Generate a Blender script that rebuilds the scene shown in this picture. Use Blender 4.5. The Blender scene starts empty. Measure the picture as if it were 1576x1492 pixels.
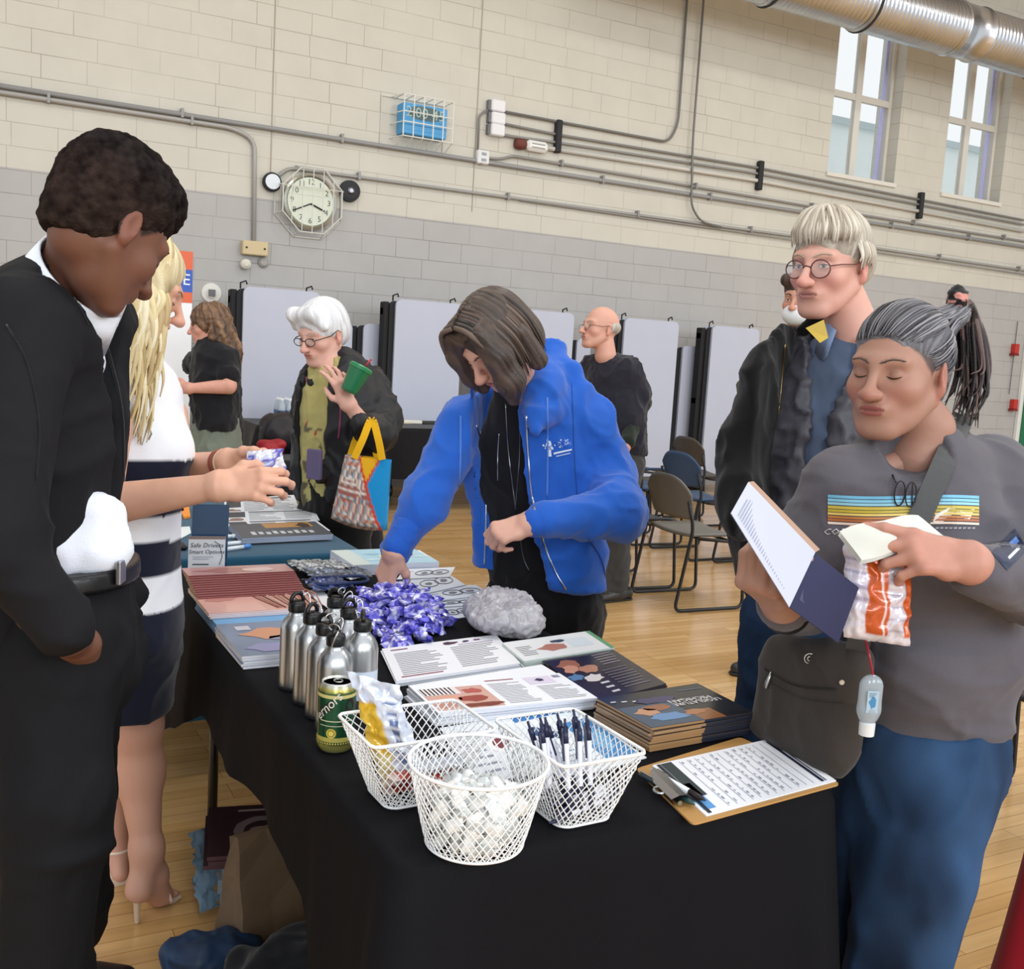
import bpy, math, random
import numpy as np
random.seed(7)
RNG = np.random.RandomState(11)
S = bpy.context.scene
COL = S.collection

# ------------------------------------------------------------------ camera
FPX, CXP, CYP = 1586.0, 788.0, 746.0
PITCH, ROLL, YAW, CAMH = math.radians(7.2), math.radians(3.4), math.radians(28.2), 1.45
_f = np.array([math.sin(YAW)*math.cos(PITCH), math.cos(YAW)*math.cos(PITCH), -math.sin(PITCH)])
_r = np.array([math.cos(YAW), -math.sin(YAW), 0.0])
_u = np.cross(_r, _f)
_r2 = _r*math.cos(ROLL) + _u*math.sin(ROLL)
_u2 = -_r*math.sin(ROLL) + _u*math.cos(ROLL)
CAM = np.array([0, 0, CAMH])
cd = bpy.data.cameras.new('camera'); cam = bpy.data.objects.new('camera', cd); COL.objects.link(cam)
from mathutils import Matrix, Vector
from mathutils.bvhtree import BVHTree
cam.matrix_world = Matrix(((_r2[0], _u2[0], -_f[0], 0), (_r2[1], _u2[1], -_f[1], 0), (_r2[2], _u2[2], -_f[2], CAMH), (0, 0, 0, 1)))
cd.sensor_fit = 'HORIZONTAL'; cd.sensor_width = 36.0; cd.lens = FPX/1576.0*36.0; cd.clip_start = 0.05; cd.clip_end = 200
S.camera = cam

def ray(px, py):
    return _r2*((px-CXP)/FPX) - _u2*((py-CYP)/FPX) + _f
def A(px, py, d): return CAM + ray(px, py)*d            # a point seen there, d metres ahead of the camera
def T(px, py, z):
    r = ray(px, py); return CAM + r*((z-CAMH)/r[2])      # ... on a horizontal plane
def W(px, py, y=10.0):
    r = ray(px, py); return CAM + r*(y/r[1])             # ... on a plane parallel to the far wall

# ------------------------------------------------------------------ light
S.view_settings.view_transform = 'Standard'; S.view_settings.look = 'None'
S.view_settings.gamma = 1.0; S.view_settings.use_curve_mapping = False
S.view_settings.exposure = -0.3
wd = bpy.data.worlds.new('world'); S.world = wd; wd.use_nodes = True
bg = wd.node_tree.nodes['Background']; bg.inputs[0].default_value = (0.93, 0.97, 1.0, 1); bg.inputs[1].default_value = 1.2
def area(name, loc, target, sx, sy, power, color=(1, 1, 1)):
    l = bpy.data.lights.new(name, 'AREA'); l.shape = 'RECTANGLE'; l.size = sx; l.size_y = sy; l.energy = power; l.color = color
    o = bpy.data.objects.new(name, l); COL.objects.link(o); o.location = loc
    o.rotation_euler = (Vector(target)-Vector(loc)).to_track_quat('-Z', 'Y').to_euler()
    return o
for i, x in enumerate((-4.5, 0.5, 5.5, 10.5)):            # tall windows of the hall's opposite long side
    area('opposite_window_light', (x, -7.5, 4.6), (x+0.6, 6, 1.2), 2.4, 3.4, 330, (0.95, 0.98, 1.0))
for x in (0.5, 4.5, 8.5, 12.5):                           # rows of hanging gymnasium lamps
    for y in (1.0, 5.5):
        area('ceiling_lamp_light', (x, y, 6.6), (x, y, 0), 1.2, 0.6, 75, (1.0, 0.97, 0.92))

# ------------------------------------------------------------------ materials
def lin(c):
    if isinstance(c, str):
        c = c.lstrip('#'); c = [int(c[i:i+2], 16)/255 for i in (0, 2, 4)]
    return [(x/12.92 if x <= 0.04045 else ((x+0.055)/1.055)**2.4) for x in c[:3]]
def C4(c): return tuple(lin(c))+(1.0,)
MATS = {}
def mat(name, color=None, rough=0.6, metal=0.0, vc=False, bump=0, bscale=40, var=0, vscale=8, spec=0.5, trans=0, alpha=1, sheen=0, coat=0, aniso=None, ior=1.45, sss=0):
    if name in MATS: return MATS[name]
    m = bpy.data.materials.new(name); m.use_nodes = True; nt = m.node_tree; N = nt.nodes; L = nt.links
    p = N['Principled BSDF']; p.inputs['Roughness'].default_value = rough; p.inputs['Metallic'].default_value = metal
    p.inputs['Specular IOR Level'].default_value = spec; p.inputs['IOR'].default_value = ior
    p.inputs['Transmission Weight'].default_value = trans; p.inputs['Alpha'].default_value = alpha
    p.inputs['Sheen Weight'].default_value = sheen; p.inputs['Coat Weight'].default_value = coat
    if sss:
        p.inputs['Subsurface Weight'].default_value = sss; p.inputs['Subsurface Scale'].default_value = 0.01
        p.inputs['Subsurface Radius'].default_value = (1, .35, .2)
    src = None
    if vc:
        a = N.new('ShaderNodeAttribute'); a.attribute_name = 'Col'; src = a.outputs['Color']
    if color is not None: p.inputs['Base Color'].default_value = C4(color)
    tc = N.new('ShaderNodeTexCoord')
    def noise(sc, detail=4):
        n = N.new('ShaderNodeTexNoise'); n.inputs['Scale'].default_value = 1.0; n.inputs['Detail'].default_value = detail
        mp = N.new('ShaderNodeMapping'); s = sc if hasattr(sc, '__len__') else (sc,)*3
        mp.inputs['Scale'].default_value = s
        L.new(tc.outputs['Object'], mp.inputs[0]); L.new(mp.outputs[0], n.inputs['Vector']); return n
    if var:
        n = noise(vscale); r = N.new('ShaderNodeMapRange'); r.inputs['To Min'].default_value = 1-var; r.inputs['To Max'].default_value = 1+var
        r.inputs['From Min'].default_value = .25; r.inputs['From Max'].default_value = .75
        L.new(n.outputs['Fac'], r.inputs['Value'])
        mx = N.new('ShaderNodeVectorMath'); mx.operation = 'SCALE'; L.new(r.outputs[0], mx.inputs['Scale'])
        if src: L.new(src, mx.inputs[0])
        else: mx.inputs[0].default_value = C4(color)[:3]
        src = mx.outputs[0]
    if src: L.new(src, p.inputs['Base Color'])
    if bump:
        n = noise(bscale, 3); b = N.new('ShaderNodeBump'); b.inputs['Strength'].default_value = bump; b.inputs['Distance'].default_value = 0.004
        L.new(n.outputs['Fac'], b.inputs['Height']); L.new(b.outputs[0], p.inputs['Normal'])
    MATS[name] = m; return m

M_PRINT = mat('print', vc=True, rough=0.45)
M_MATTE = mat('paint_matte', vc=True, rough=0.7)
M_SKIN = mat('skin', vc=True, rough=0.48, spec=0.35, bump=0.06, bscale=260, sss=0.06)
M_HAIR = mat('hair', vc=True, rough=0.42, spec=0.4, bump=0.25, bscale=300)
M_AFRO = mat('hair_coily', vc=True, rough=0.95, spec=0.05, bump=0.9, bscale=220)
M_CLOTH = mat('cloth', vc=True, rough=0.85, spec=0.2, bump=0.25, bscale=420, sheen=0.15)
M_NYLON = mat('cloth_smooth', vc=True, rough=0.5, spec=0.4, bump=0.1, bscale=90)
M_PLAST = mat('plastic', vc=True, rough=0.35)
M_METAL = mat('metal', vc=True, rough=0.3, metal=1.0)
M_PAPER = mat('paper', vc=True, rough=0.6, spec=0.3)

# ------------------------------------------------------------------ object plumbing
ORG = {}
NAMES = {}
def props(o, label=None, cat=None, group=None, kind=None):
    if label: o['label'] = label
    if cat: o['category'] = cat
    if group: o['group'] = group
    if kind: o['kind'] = kind
    return o
def thing(name, loc, label, cat, group=None, rz=0):
    o = bpy.data.objects.new(name, None); COL.objects.link(o); o.location = tuple(float(x) for x in loc); o.rotation_euler = (0, 0, rz)
    o.empty_display_size = 0.05
    ORG[o] = np.array(loc, float); return props(o, label, cat, group)
def mesh_obj(name, V, F, mat_, parent=None, cols=None, smooth=True, label=None, cat=None, group=None, kind=None, origin=None, local=False):
    """V world coordinates (or local to the parent when local=True). F: list/array of polygons. cols: per-vertex linear rgb or single colour."""
    V = np.asarray(V, float)
    if local: org = np.zeros(3); base = np.zeros(3)
    elif parent is not None: base = ORG[parent]; org = np.zeros(3)
    else:
        lo, hi = V.min(0), V.max(0)
        org = np.array([(lo[0]+hi[0])/2, (lo[1]+hi[1])/2, lo[2]]) if origin is None else np.array(origin, float); base = org
    me = bpy.data.meshes.new(name)
    Vl = V-base
    if isinstance(F, np.ndarray):
        n = len(F); w = F.shape[1]
        me.vertices.add(len(Vl)); me.vertices.foreach_set('co', Vl.astype(np.float32).ravel())
        me.loops.add(n*w); me.loops.foreach_set('vertex_index', F.astype(np.int32).ravel())
        me.polygons.add(n); me.polygons.foreach_set('loop_start', np.arange(0, n*w, w, dtype=np.int32))
        me.update(calc_edges=True)
    else:
        me.from_pydata([tuple(v) for v in Vl], [], [tuple(int(i) for i in f) for f in F])
    if cols is not None:
        if isinstance(cols, str) or (hasattr(cols, '__len__') and len(cols) == 3 and not hasattr(cols[0], '__len__')):
            c = np.tile(np.array(lin(cols) if isinstance(cols, str) else cols), (len(V), 1))
        else: c = np.asarray(cols)
        at = me.color_attributes.new('Col', 'FLOAT_COLOR', 'POINT')
        at.data.foreach_set('color', np.concatenate([c, np.ones((len(c), 1))], 1).astype(np.float32).ravel())
    me.polygons.foreach_set('use_smooth', [smooth]*len(me.polygons))
    me.materials.append(mat_); me.validate(); me.update()
    o = bpy.data.objects.new(name, me); COL.objects.link(o)
    if parent is not None:
        o.parent = parent; ORG[o] = ORG[parent]
    else:
        if not local: o.location = tuple(org)
        ORG[o] = np.array(base, float)
    props(o, label, cat, group, kind); return o

class MB:
    """mesh builder with vertex colours"""
    def __init__(s): s.V = []; s.F = []; s.C = []
    def add(s, V, F, c):
        b = len(s.V); V = [tuple(v) for v in V]; s.V += V
        s.F += [tuple(int(i)+b for i in f) for f in F]
        if isinstance(c, str): c = lin(c)
        if hasattr(c, '__len__') and len(c) == len(V) and hasattr(c[0], '__len__'): s.C += [tuple(x) for x in c]
        else: s.C += [tuple(c)]*len(V)
        return s
    def box(s, lo, hi, c='#808080', R=None, o=(0, 0, 0), bev=0.0):
        lo = np.array(lo, float); hi = np.array(hi, float)
        if bev <= 0:
            V = np.array([(x, y, z) for x in (lo[0], hi[0]) for y in (lo[1], hi[1]) for z in (lo[2], hi[2])])
            F = [(0, 1, 3, 2), (4, 6, 7, 5), (0, 4, 5, 1), (2, 3, 7, 6), (0, 2, 6, 4), (1, 5, 7, 3)]
        else:
            V = []; 
            cs = [(x, y, z) for x in (0, 1) for y in (0, 1) for z in (0, 1)]
            idx = {}
            for cc in cs:
                P = np.array([hi[i] if cc[i] else lo[i] for i in range(3)]); sg = np.array([-1 if cc[i] else 1 for i in range(3)])
                for ax in range(3):
                    q = P.copy()
                    for j in range(3):
                        if j != ax: q[j] += sg[j]*bev
                    idx[(cc, ax)] = len(V); V.append(q)
            V = np.array(V); F = []
            for ax in range(3):
                a1, a2 = [j for j in range(3) if j != ax]
                for e in (0, 1):
                    def k(u, v):
                        t = [0, 0, 0]; t[ax] = e; t[a1] = u; t[a2] = v; return idx[(tuple(t), ax)]
                    F.append((k(0, 0), k(1, 0), k(1, 1), k(0, 1)))
            for ax in range(3):
                a1, a2 = [j for j in range(3) if j != ax]
                for u in (0, 1):
                    for v in (0, 1):
                        def kk(e, w):
                            t = [0, 0, 0]; t[ax] = e; t[a1] = u; t[a2] = v; return idx[(tuple(t), w)]
                        F.append((kk(0, a1), kk(1, a1), kk(1, a2), kk(0, a2)))
            for cc in cs: F.append((idx[(cc, 0)], idx[(cc, 1)], idx[(cc, 2)]))
        if R is not None: V = V@np.array(R).T
        return s.add(V+np.array(o), F, c)
    def tube(s, pts, r, c='#808080', n=8, closed=False, cap=True, flat=None):
        P = np.array([np.array(p, float) for p in pts]); m = len(P)
        rr = np.full(m, r, float) if not hasattr(r, '__len__') else np.array(r, float)
        Tn = np.zeros_like(P)
        if closed: Tn = np.roll(P, -1, 0)-np.roll(P, 1, 0)
        else:
            Tn[1:-1] = P[2:]-P[:-2]; Tn[0] = P[1]-P[0]; Tn[-1] = P[-1]-P[-2]
        Tn /= np.maximum(np.linalg.norm(Tn, axis=1), 1e-9)[:, None]
        up = np.array(flat, float) if flat is not None else (np.array([0, 0, 1.]) if abs(Tn[0][2]) < .9 else np.array([1., 0, 0]))
        ring = []; nv = np.cross(Tn[0], up); nv /= max(np.linalg.norm(nv), 1e-9)
        V = []
        fl = 1.0 if flat is None else 0.35
        for i in range(m):
            nv = nv-Tn[i]*(nv@Tn[i]); nv /= max(np.linalg.norm(nv), 1e-9); bv = np.cross(Tn[i], nv)
            for k in range(n):
                a = 2*math.pi*k/n; V.append(P[i]+rr[i]*(math.cos(a)*nv+math.sin(a)*bv*fl))
        F = []
        for i in range(m if closed else m-1):
            for k in range(n):
                a = i*n+k; b = i*n+(k+1) % n; i2 = (i+1) % m; F.append((a, b, i2*n+(k+1) % n, i2*n+k))
        if cap and not closed: F.append(tuple(range(n-1, -1, -1))); F.append(tuple((m-1)*n+k for k in range(n)))
        return s.add(V, F, c)
    def lathe(s, prof, o=(0, 0, 0), n=24, c='#808080', cols=None, R=None):
        V = []; cc = []
        for i, (r, z) in enumerate(prof):
            for k in range(n):
                a = 2*math.pi*k/n; V.append((r*math.cos(a), r*math.sin(a), z)); cc.append(lin(cols[i]) if cols else (lin(c) if isinstance(c, str) else c))
        F = [(i*n+k, i*n+(k+1) % n, (i+1)*n+(k+1) % n, (i+1)*n+k) for i in range(len(prof)-1) for k in range(n)]
        V = np.array(V)
        if R is not None: V = V@np.array(R).T
        F.append(tuple(range(n-1, -1, -1))); F.append(tuple((len(prof)-1)*n+k for k in range(n)))
        return s.add(V+np.array(o), F, cc)
    def quad(s, a, b, c_, d, c): return s.add([a, b, c_, d], [(0, 1, 2, 3)], c)
    def build(s, name, m=M_MATTE, parent=None, smooth=False, **kw):
        return mesh_obj(name, np.array(s.V), s.F, m, parent, cols=np.array(s.C), smooth=smooth, **kw)

def rotz(a): c, s_ = math.cos(a), math.sin(a); return np.array([[c, -s_, 0], [s_, c, 0], [0, 0, 1.]])
def rotx(a): c, s_ = math.cos(a), math.sin(a); return np.array([[1, 0, 0], [0, c, -s_], [0, s_, c]])
def roty(a): c, s_ = math.cos(a), math.sin(a); return np.array([[c, 0, s_], [0, 1, 0], [-s_, 0, c]])
def nrm(v): v = np.array(v, float); return v/max(np.linalg.norm(v), 1e-9)
def spline(pts, n=8):
    """catmull-rom"""
    P = [np.array(p, float) for p in pts]; P = [2*P[0]-P[1]]+P+[2*P[-1]-P[-2]]; out = []
    for i in range(1, len(P)-2):
        for t in np.linspace(0, 1, n, endpoint=False):
            out.append(.5*((2*P[i])+(-P[i-1]+P[i+1])*t+(2*P[i-1]-5*P[i]+4*P[i+1]-P[i+2])*t*t+(-P[i-1]+3*P[i]-3*P[i+1]+P[i+2])*t**3))
    out.append(P[-2]); return np.array(out)
def arc_corner(pts, r, n=5):
    """polyline with rounded corners"""
    P = [np.array(p, float) for p in pts]; out = [P[0]]
    for i in range(1, len(P)-1):
        a = nrm(P[i-1]-P[i]); b = nrm(P[i+1]-P[i]); rr = min(r, .45*np.linalg.norm(P[i-1]-P[i]), .45*np.linalg.norm(P[i+1]-P[i]))
        p0, p2 = P[i]+a*rr, P[i]+b*rr
        for t in np.linspace(0, 1, n): out.append((1-t)**2*p0+2*t*(1-t)*P[i]+t*t*p2)
    out.append(P[-1]); return np.array(out)

# ------------------------------------------------------------------ noise, implicit surfaces
def _h(ix, iy, iz, seed):
    h = (ix*73856093) ^ (iy*19349663) ^ (iz*83492791) ^ (seed*2654435)
    h = (h ^ (h >> 13))*1274126177 & 0x7fffffff; h = h ^ (h >> 16)
    return (h & 0xffff)/32767.5-1.0
def vnoise(P, seed=0):
    P = np.asarray(P, float); i = np.floor(P).astype(np.int64); f = P-i; f = f*f*(3-2*f)
    x, y, z = i[:, 0], i[:, 1], i[:, 2]; r = 0
    for dx in (0, 1):
        for dy in (0, 1):
            for dz in (0, 1):
                w = (f[:, 0] if dx else 1-f[:, 0])*(f[:, 1] if dy else 1-f[:, 1])*(f[:, 2] if dz else 1-f[:, 2])
                r = r+w*_h(x+dx, y+dy, z+dz, seed)
    return r
def fbm(P, seed=0, o=3):
    a = 1; r = 0; P = np.asarray(P, float)
    for k in range(o): r = r+a*vnoise(P*(2**k), seed+k*17); a *= .5
    return r
class Vol:
    def __init__(s, res): s.res = res; s.ops = []
    def cap(s, a, b, ra, rb=None, k=.02, op='u', n=None, q=1.0):
        a = np.array(a, float); b = np.array(b, float); rb = ra if rb is None else rb
        if n is not None:
            n = nrm(n); Mx = np.eye(3)+(1/q-1)*np.outer(n, n)
        else: Mx = None; q = 1.0
        R = max(ra, rb); lo = np.minimum(a, b)-R; hi = np.maximum(a, b)+R
        def fn(P):
            if Mx is not None: P = P@Mx.T; aa = Mx@a; bb = Mx@b
            else: aa, bb = a, b
            ba = bb-aa; L = max(ba@ba, 1e-12); d = P-aa; t = np.clip((d@ba)/L, 0, 1)
            return (np.linalg.norm(d-t[:, None]*ba, axis=1)-(ra+(rb-ra)*t))*q
        s.ops.append((fn, lo, hi, k, op)); return s
    def path(s, pts, rs, k=.02, n=None, q=1.0, op='u'):
        for i in range(len(pts)-1): s.cap(pts[i], pts[i+1], rs[i], rs[i+1], k, op, n, q)
        return s
    def ell(s, c, r, R=None, k=.02, op='u'):
        c = np.array(c, float); r = np.array(r, float); R_ = np.eye(3) if R is None else np.array(R)
        e = np.sqrt(((R_*r)**2).sum(1))
        def fn(P):
            q = ((P-c)@R_)/r; k0 = np.linalg.norm(q, axis=1); k1 = np.linalg.norm(q/r, axis=1)
            return k0*(k0-1)/np.maximum(k1, 1e-6)
        s.ops.append((fn, c-e, c+e, k, op)); return s
    def half(s, p, n, k=.004):
        """keep the side the normal points away from"""
        p = np.array(p, float); n = nrm(n); s.ops.append((lambda P: (P-p)@n, None, None, k, 'i')); return s
    def custom(s, fn, lo, hi, k=.004, op='s'): s.ops.append((fn, np.array(lo, float), np.array(hi, float), k, op)); return s
    def build(s):
        res = s.res; lo = np.min([o[1] for o in s.ops if o[4] == 'u'], 0)-res*3; hi = np.max([o[2] for o in s.ops if o[4] == 'u'], 0)+res*3
        n = np.ceil((hi-lo)/res).astype(int)+1
        G = np.full(n, 1.0, np.float32); ax = [lo[i]+res*np.arange(n[i]) for i in range(3)]
        for fn, a, b, k, op in s.ops:
            if a is None: i0 = np.zeros(3, int); i1 = n
            else:
                m = k+3*res; i0 = np.clip(np.floor((a-m-lo)/res).astype(int), 0, n); i1 = np.clip(np.ceil((b+m-lo)/res).astype(int)+1, 0, n)
            if (i1 <= i0).any(): continue
            sl = tuple(slice(i0[j], i1[j]) for j in range(3))
            X = np.stack(np.meshgrid(*[ax[j][sl[j]] for j in range(3)], indexing='ij'), -1).reshape(-1, 3)
            g = G[sl].ravel()
            if op == 'i':
                msk = g < 0.06; d = np.full(len(g), -1.0); d[msk] = fn(X[msk])
            else: d = fn(X)
            if op == 'u': h = np.maximum(k-np.abs(g-d), 0)/k; r = np.minimum(g, d)-h*h*k/4
            else:
                if op == 's': d = -d
                h = np.maximum(k-np.abs(g-d), 0)/k; r = np.maximum(g, d)+h*h*k/4
            G[sl] = r.reshape([i1[j]-i0[j] for j in range(3)])
        return surfnet(G, lo, res)
def surfnet(G, lo, res):
    ins = G < 0; nx, ny, nz = G.shape
    c = np.zeros((nx-1, ny-1, nz-1), np.int8)
    for dx in (0, 1):
        for dy in (0, 1):
            for dz in (0, 1): c += ins[dx:nx-1+dx, dy:ny-1+dy, dz:nz-1+dz]
    act = (c > 0) & (c < 8); I = np.argwhere(act); idx = np.full(act.shape, -1, np.int32); idx[act] = np.arange(len(I))
    cs = [(0, 0, 0), (1, 0, 0), (0, 1, 0), (1, 1, 0), (0, 0, 1), (1, 0, 1), (0, 1, 1), (1, 1, 1)]
    val = np.stack([G[I[:, 0]+a, I[:, 1]+b, I[:, 2]+d] for a, b, d in cs], 1)
    sm = np.zeros((len(I), 3)); ct = np.zeros(len(I))
    for i in range(8):
        for j in range(i+1, 8):
            a, b = np.array(cs[i]), np.array(cs[j])
            if np.abs(a-b).sum() != 1: continue
            va, vb = val[:, i], val[:, j]; m = (va < 0) != (vb < 0); t = np.where(m, va/np.where(m, va-vb, 1), 0)
            sm += np.where(m[:, None], a+(b-a)*t[:, None], 0); ct += m
    V = lo+(I+sm/ct[:, None])*res
    F = []
    for axx in range(3):
        s0 = [slice(None)]*3; s1 = [slice(None)]*3; s0[axx] = slice(0, -1); s1[axx] = slice(1, None)
        ch = ins[tuple(s0)] != ins[tuple(s1)]; E = np.argwhere(ch)
        b, d = [(1, 2), (2, 0), (0, 1)][axx]
        ok = (E[:, b] > 0) & (E[:, d] > 0) & (E[:, b] < G.shape[b]-1) & (E[:, d] < G.shape[d]-1); E = E[ok]
        if not len(E): continue
        up = ins[tuple(s0)][E[:, 0], E[:, 1], E[:, 2]]
        def gi(ob, od):
            Q = E.copy(); Q[:, b] += ob; Q[:, d] += od; return idx[Q[:, 0], Q[:, 1], Q[:, 2]]
        q = np.stack([gi(-1, -1), gi(0, -1), gi(0, 0), gi(-1, 0)], 1); q[~up] = q[~up][:, ::-1]; F.append(q)
    return V, np.concatenate(F)
def normals(V, F):
    n = np.cross(V[F[:, 2]]-V[F[:, 0]], V[F[:, 3]]-V[F[:, 1]]); N = np.zeros_like(V)
    for k in range(4): np.add.at(N, F[:, k], n)
    return N/np.maximum(np.linalg.norm(N, axis=1), 1e-12)[:, None]
def wrinkle(V, F, amp, sc, seed=1, R=None, big=.0):
    """fabric folds: warped ridges pushed along the normal; sc=(sx,sy,sz) frequencies"""
    N = normals(V, F); P = V if R is None else V@np.array(R)
    Wp = P*np.array(sc)+.7*np.stack([vnoise(P*5, seed+5), vnoise(P*5, seed+6), vnoise(P*5, seed+7)], 1)
    rg = lambda q, s_: (1-np.abs(vnoise(q, s_))*1.6)
    f = np.maximum(rg(Wp, seed), 0)**2.2*1.1-.35+.45*(np.maximum(rg(Wp*1.9+3, seed+1), 0)**2-.3)+.16*vnoise(Wp*4.5, seed+2)
    return V+N*(amp*1.35*f+big*vnoise(P*7, seed+3))[:, None]
def joinm(parts):
    Vs, Fs, Cs = [], [], []; b = 0
    for V, F, c in parts:
        Vs.append(V); Fs.append(F+b); b += len(V)
        Cs.append(np.tile(lin(c) if isinstance(c, str) else c, (len(V), 1)) if (isinstance(c, str) or np.ndim(c) == 1) else c)
    return np.concatenate(Vs), np.concatenate(Fs), np.concatenate(Cs)
def bvh(V, F): return BVHTree.FromPolygons([tuple(v) for v in V], [tuple(int(i) for i in f) for f in F])

def text2d(s, size=1.0, shear=0.0, font_res=2, align='CENTER', extrude=0):
    c = bpy.data.curves.new('t', 'FONT'); c.body = s; c.size = size; c.shear = shear; c.resolution_u = font_res; c.align_x = align; c.align_y = 'CENTER'
    o = bpy.data.objects.new('t', c); COL.objects.link(o); bpy.context.view_layer.update()
    me = bpy.data.meshes.new_from_object(o.evaluated_get(bpy.context.evaluated_depsgraph_get()))
    V = np.array([tuple(v.co) for v in me.vertices]).reshape(-1, 3); F = [tuple(p.vertices) for p in me.polygons]
    bpy.data.objects.remove(o); bpy.data.curves.remove(c); bpy.data.meshes.remove(me); return V[:, :2], F

class Page:
    """flat printing on a quad: o + u*U + v*V, u,v in 0..1, n = offset normal"""
    def __init__(s, o, U, V, n=(0, 0, 1), off=.0004, warp=None):
        s.o, s.U, s.V = [np.array(x, float) for x in (o, U, V)]; s.n = nrm(n); s.off = off; s.lay = 1; s.mb = MB(); s.warp = warp
    def at(s, u, v, l=None):
        p = s.o+s.U*u+s.V*v+s.n*(s.off*((s.lay if l is None else l)+.6))
        return p+s.warp(u, v) if s.warp else p
    def rect(s, u0, v0, u1, v1, c, l=None):
        s.mb.quad(s.at(u0, v0, l), s.at(u1, v0, l), s.at(u1, v1, l), s.at(u0, v1, l), c); return s
    def blob(s, u, v, ru, rv, c, seed=0, l=None, n=14, j=.25):
        r = random.Random(seed); P = []
        for k in range(n):
            a = 2*math.pi*k/n; q = 1+r.uniform(-j, j); P.append(s.at(u+ru*q*math.cos(a), v+rv*q*math.sin(a), l))
        s.mb.add(P, [tuple(range(n))], c); return s
    def lines(s, u0, v0, u1, v1, n, c='#55555c', fill=.35, seed=1, l=None, alongv=False):
        r = random.Random(seed)
        for i in range(n):
            e = r.uniform(.72, 1) if r.random() < .85 else r.uniform(.3, .6)
            if alongv:
                a = u0+(u1-u0)*(i+.3)/n; b = a+(u1-u0)*fill/n; s.rect(a, v0, b, v0+(v1-v0)*e, c, l)
            else:
                a = v0+(v1-v0)*(i+.3)/n; b = a+(v1-v0)*fill/n; s.rect(u0, a, u0+(u1-u0)*e, b, c, l)
        return s
    def text(s, t, u, v, size, c, rot=0, shear=0, l=3):
        lu, lv = np.linalg.norm(s.U), np.linalg.norm(s.V)
        P, F = text2d(t, size, shear)
        if not len(P): return s
        cr, sr = math.cos(math.radians(rot)), math.sin(math.radians(rot))
        Q = [s.at(u+(x*cr-y*sr)/lu, v+(x*sr+y*cr)/lv, l) for x, y in P]
        s.mb.add(Q, F, c); return s
    def build(s, parent, name='printing', m=None, **kw): return s.mb.build(name, m or M_PRINT, parent, **kw)

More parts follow.
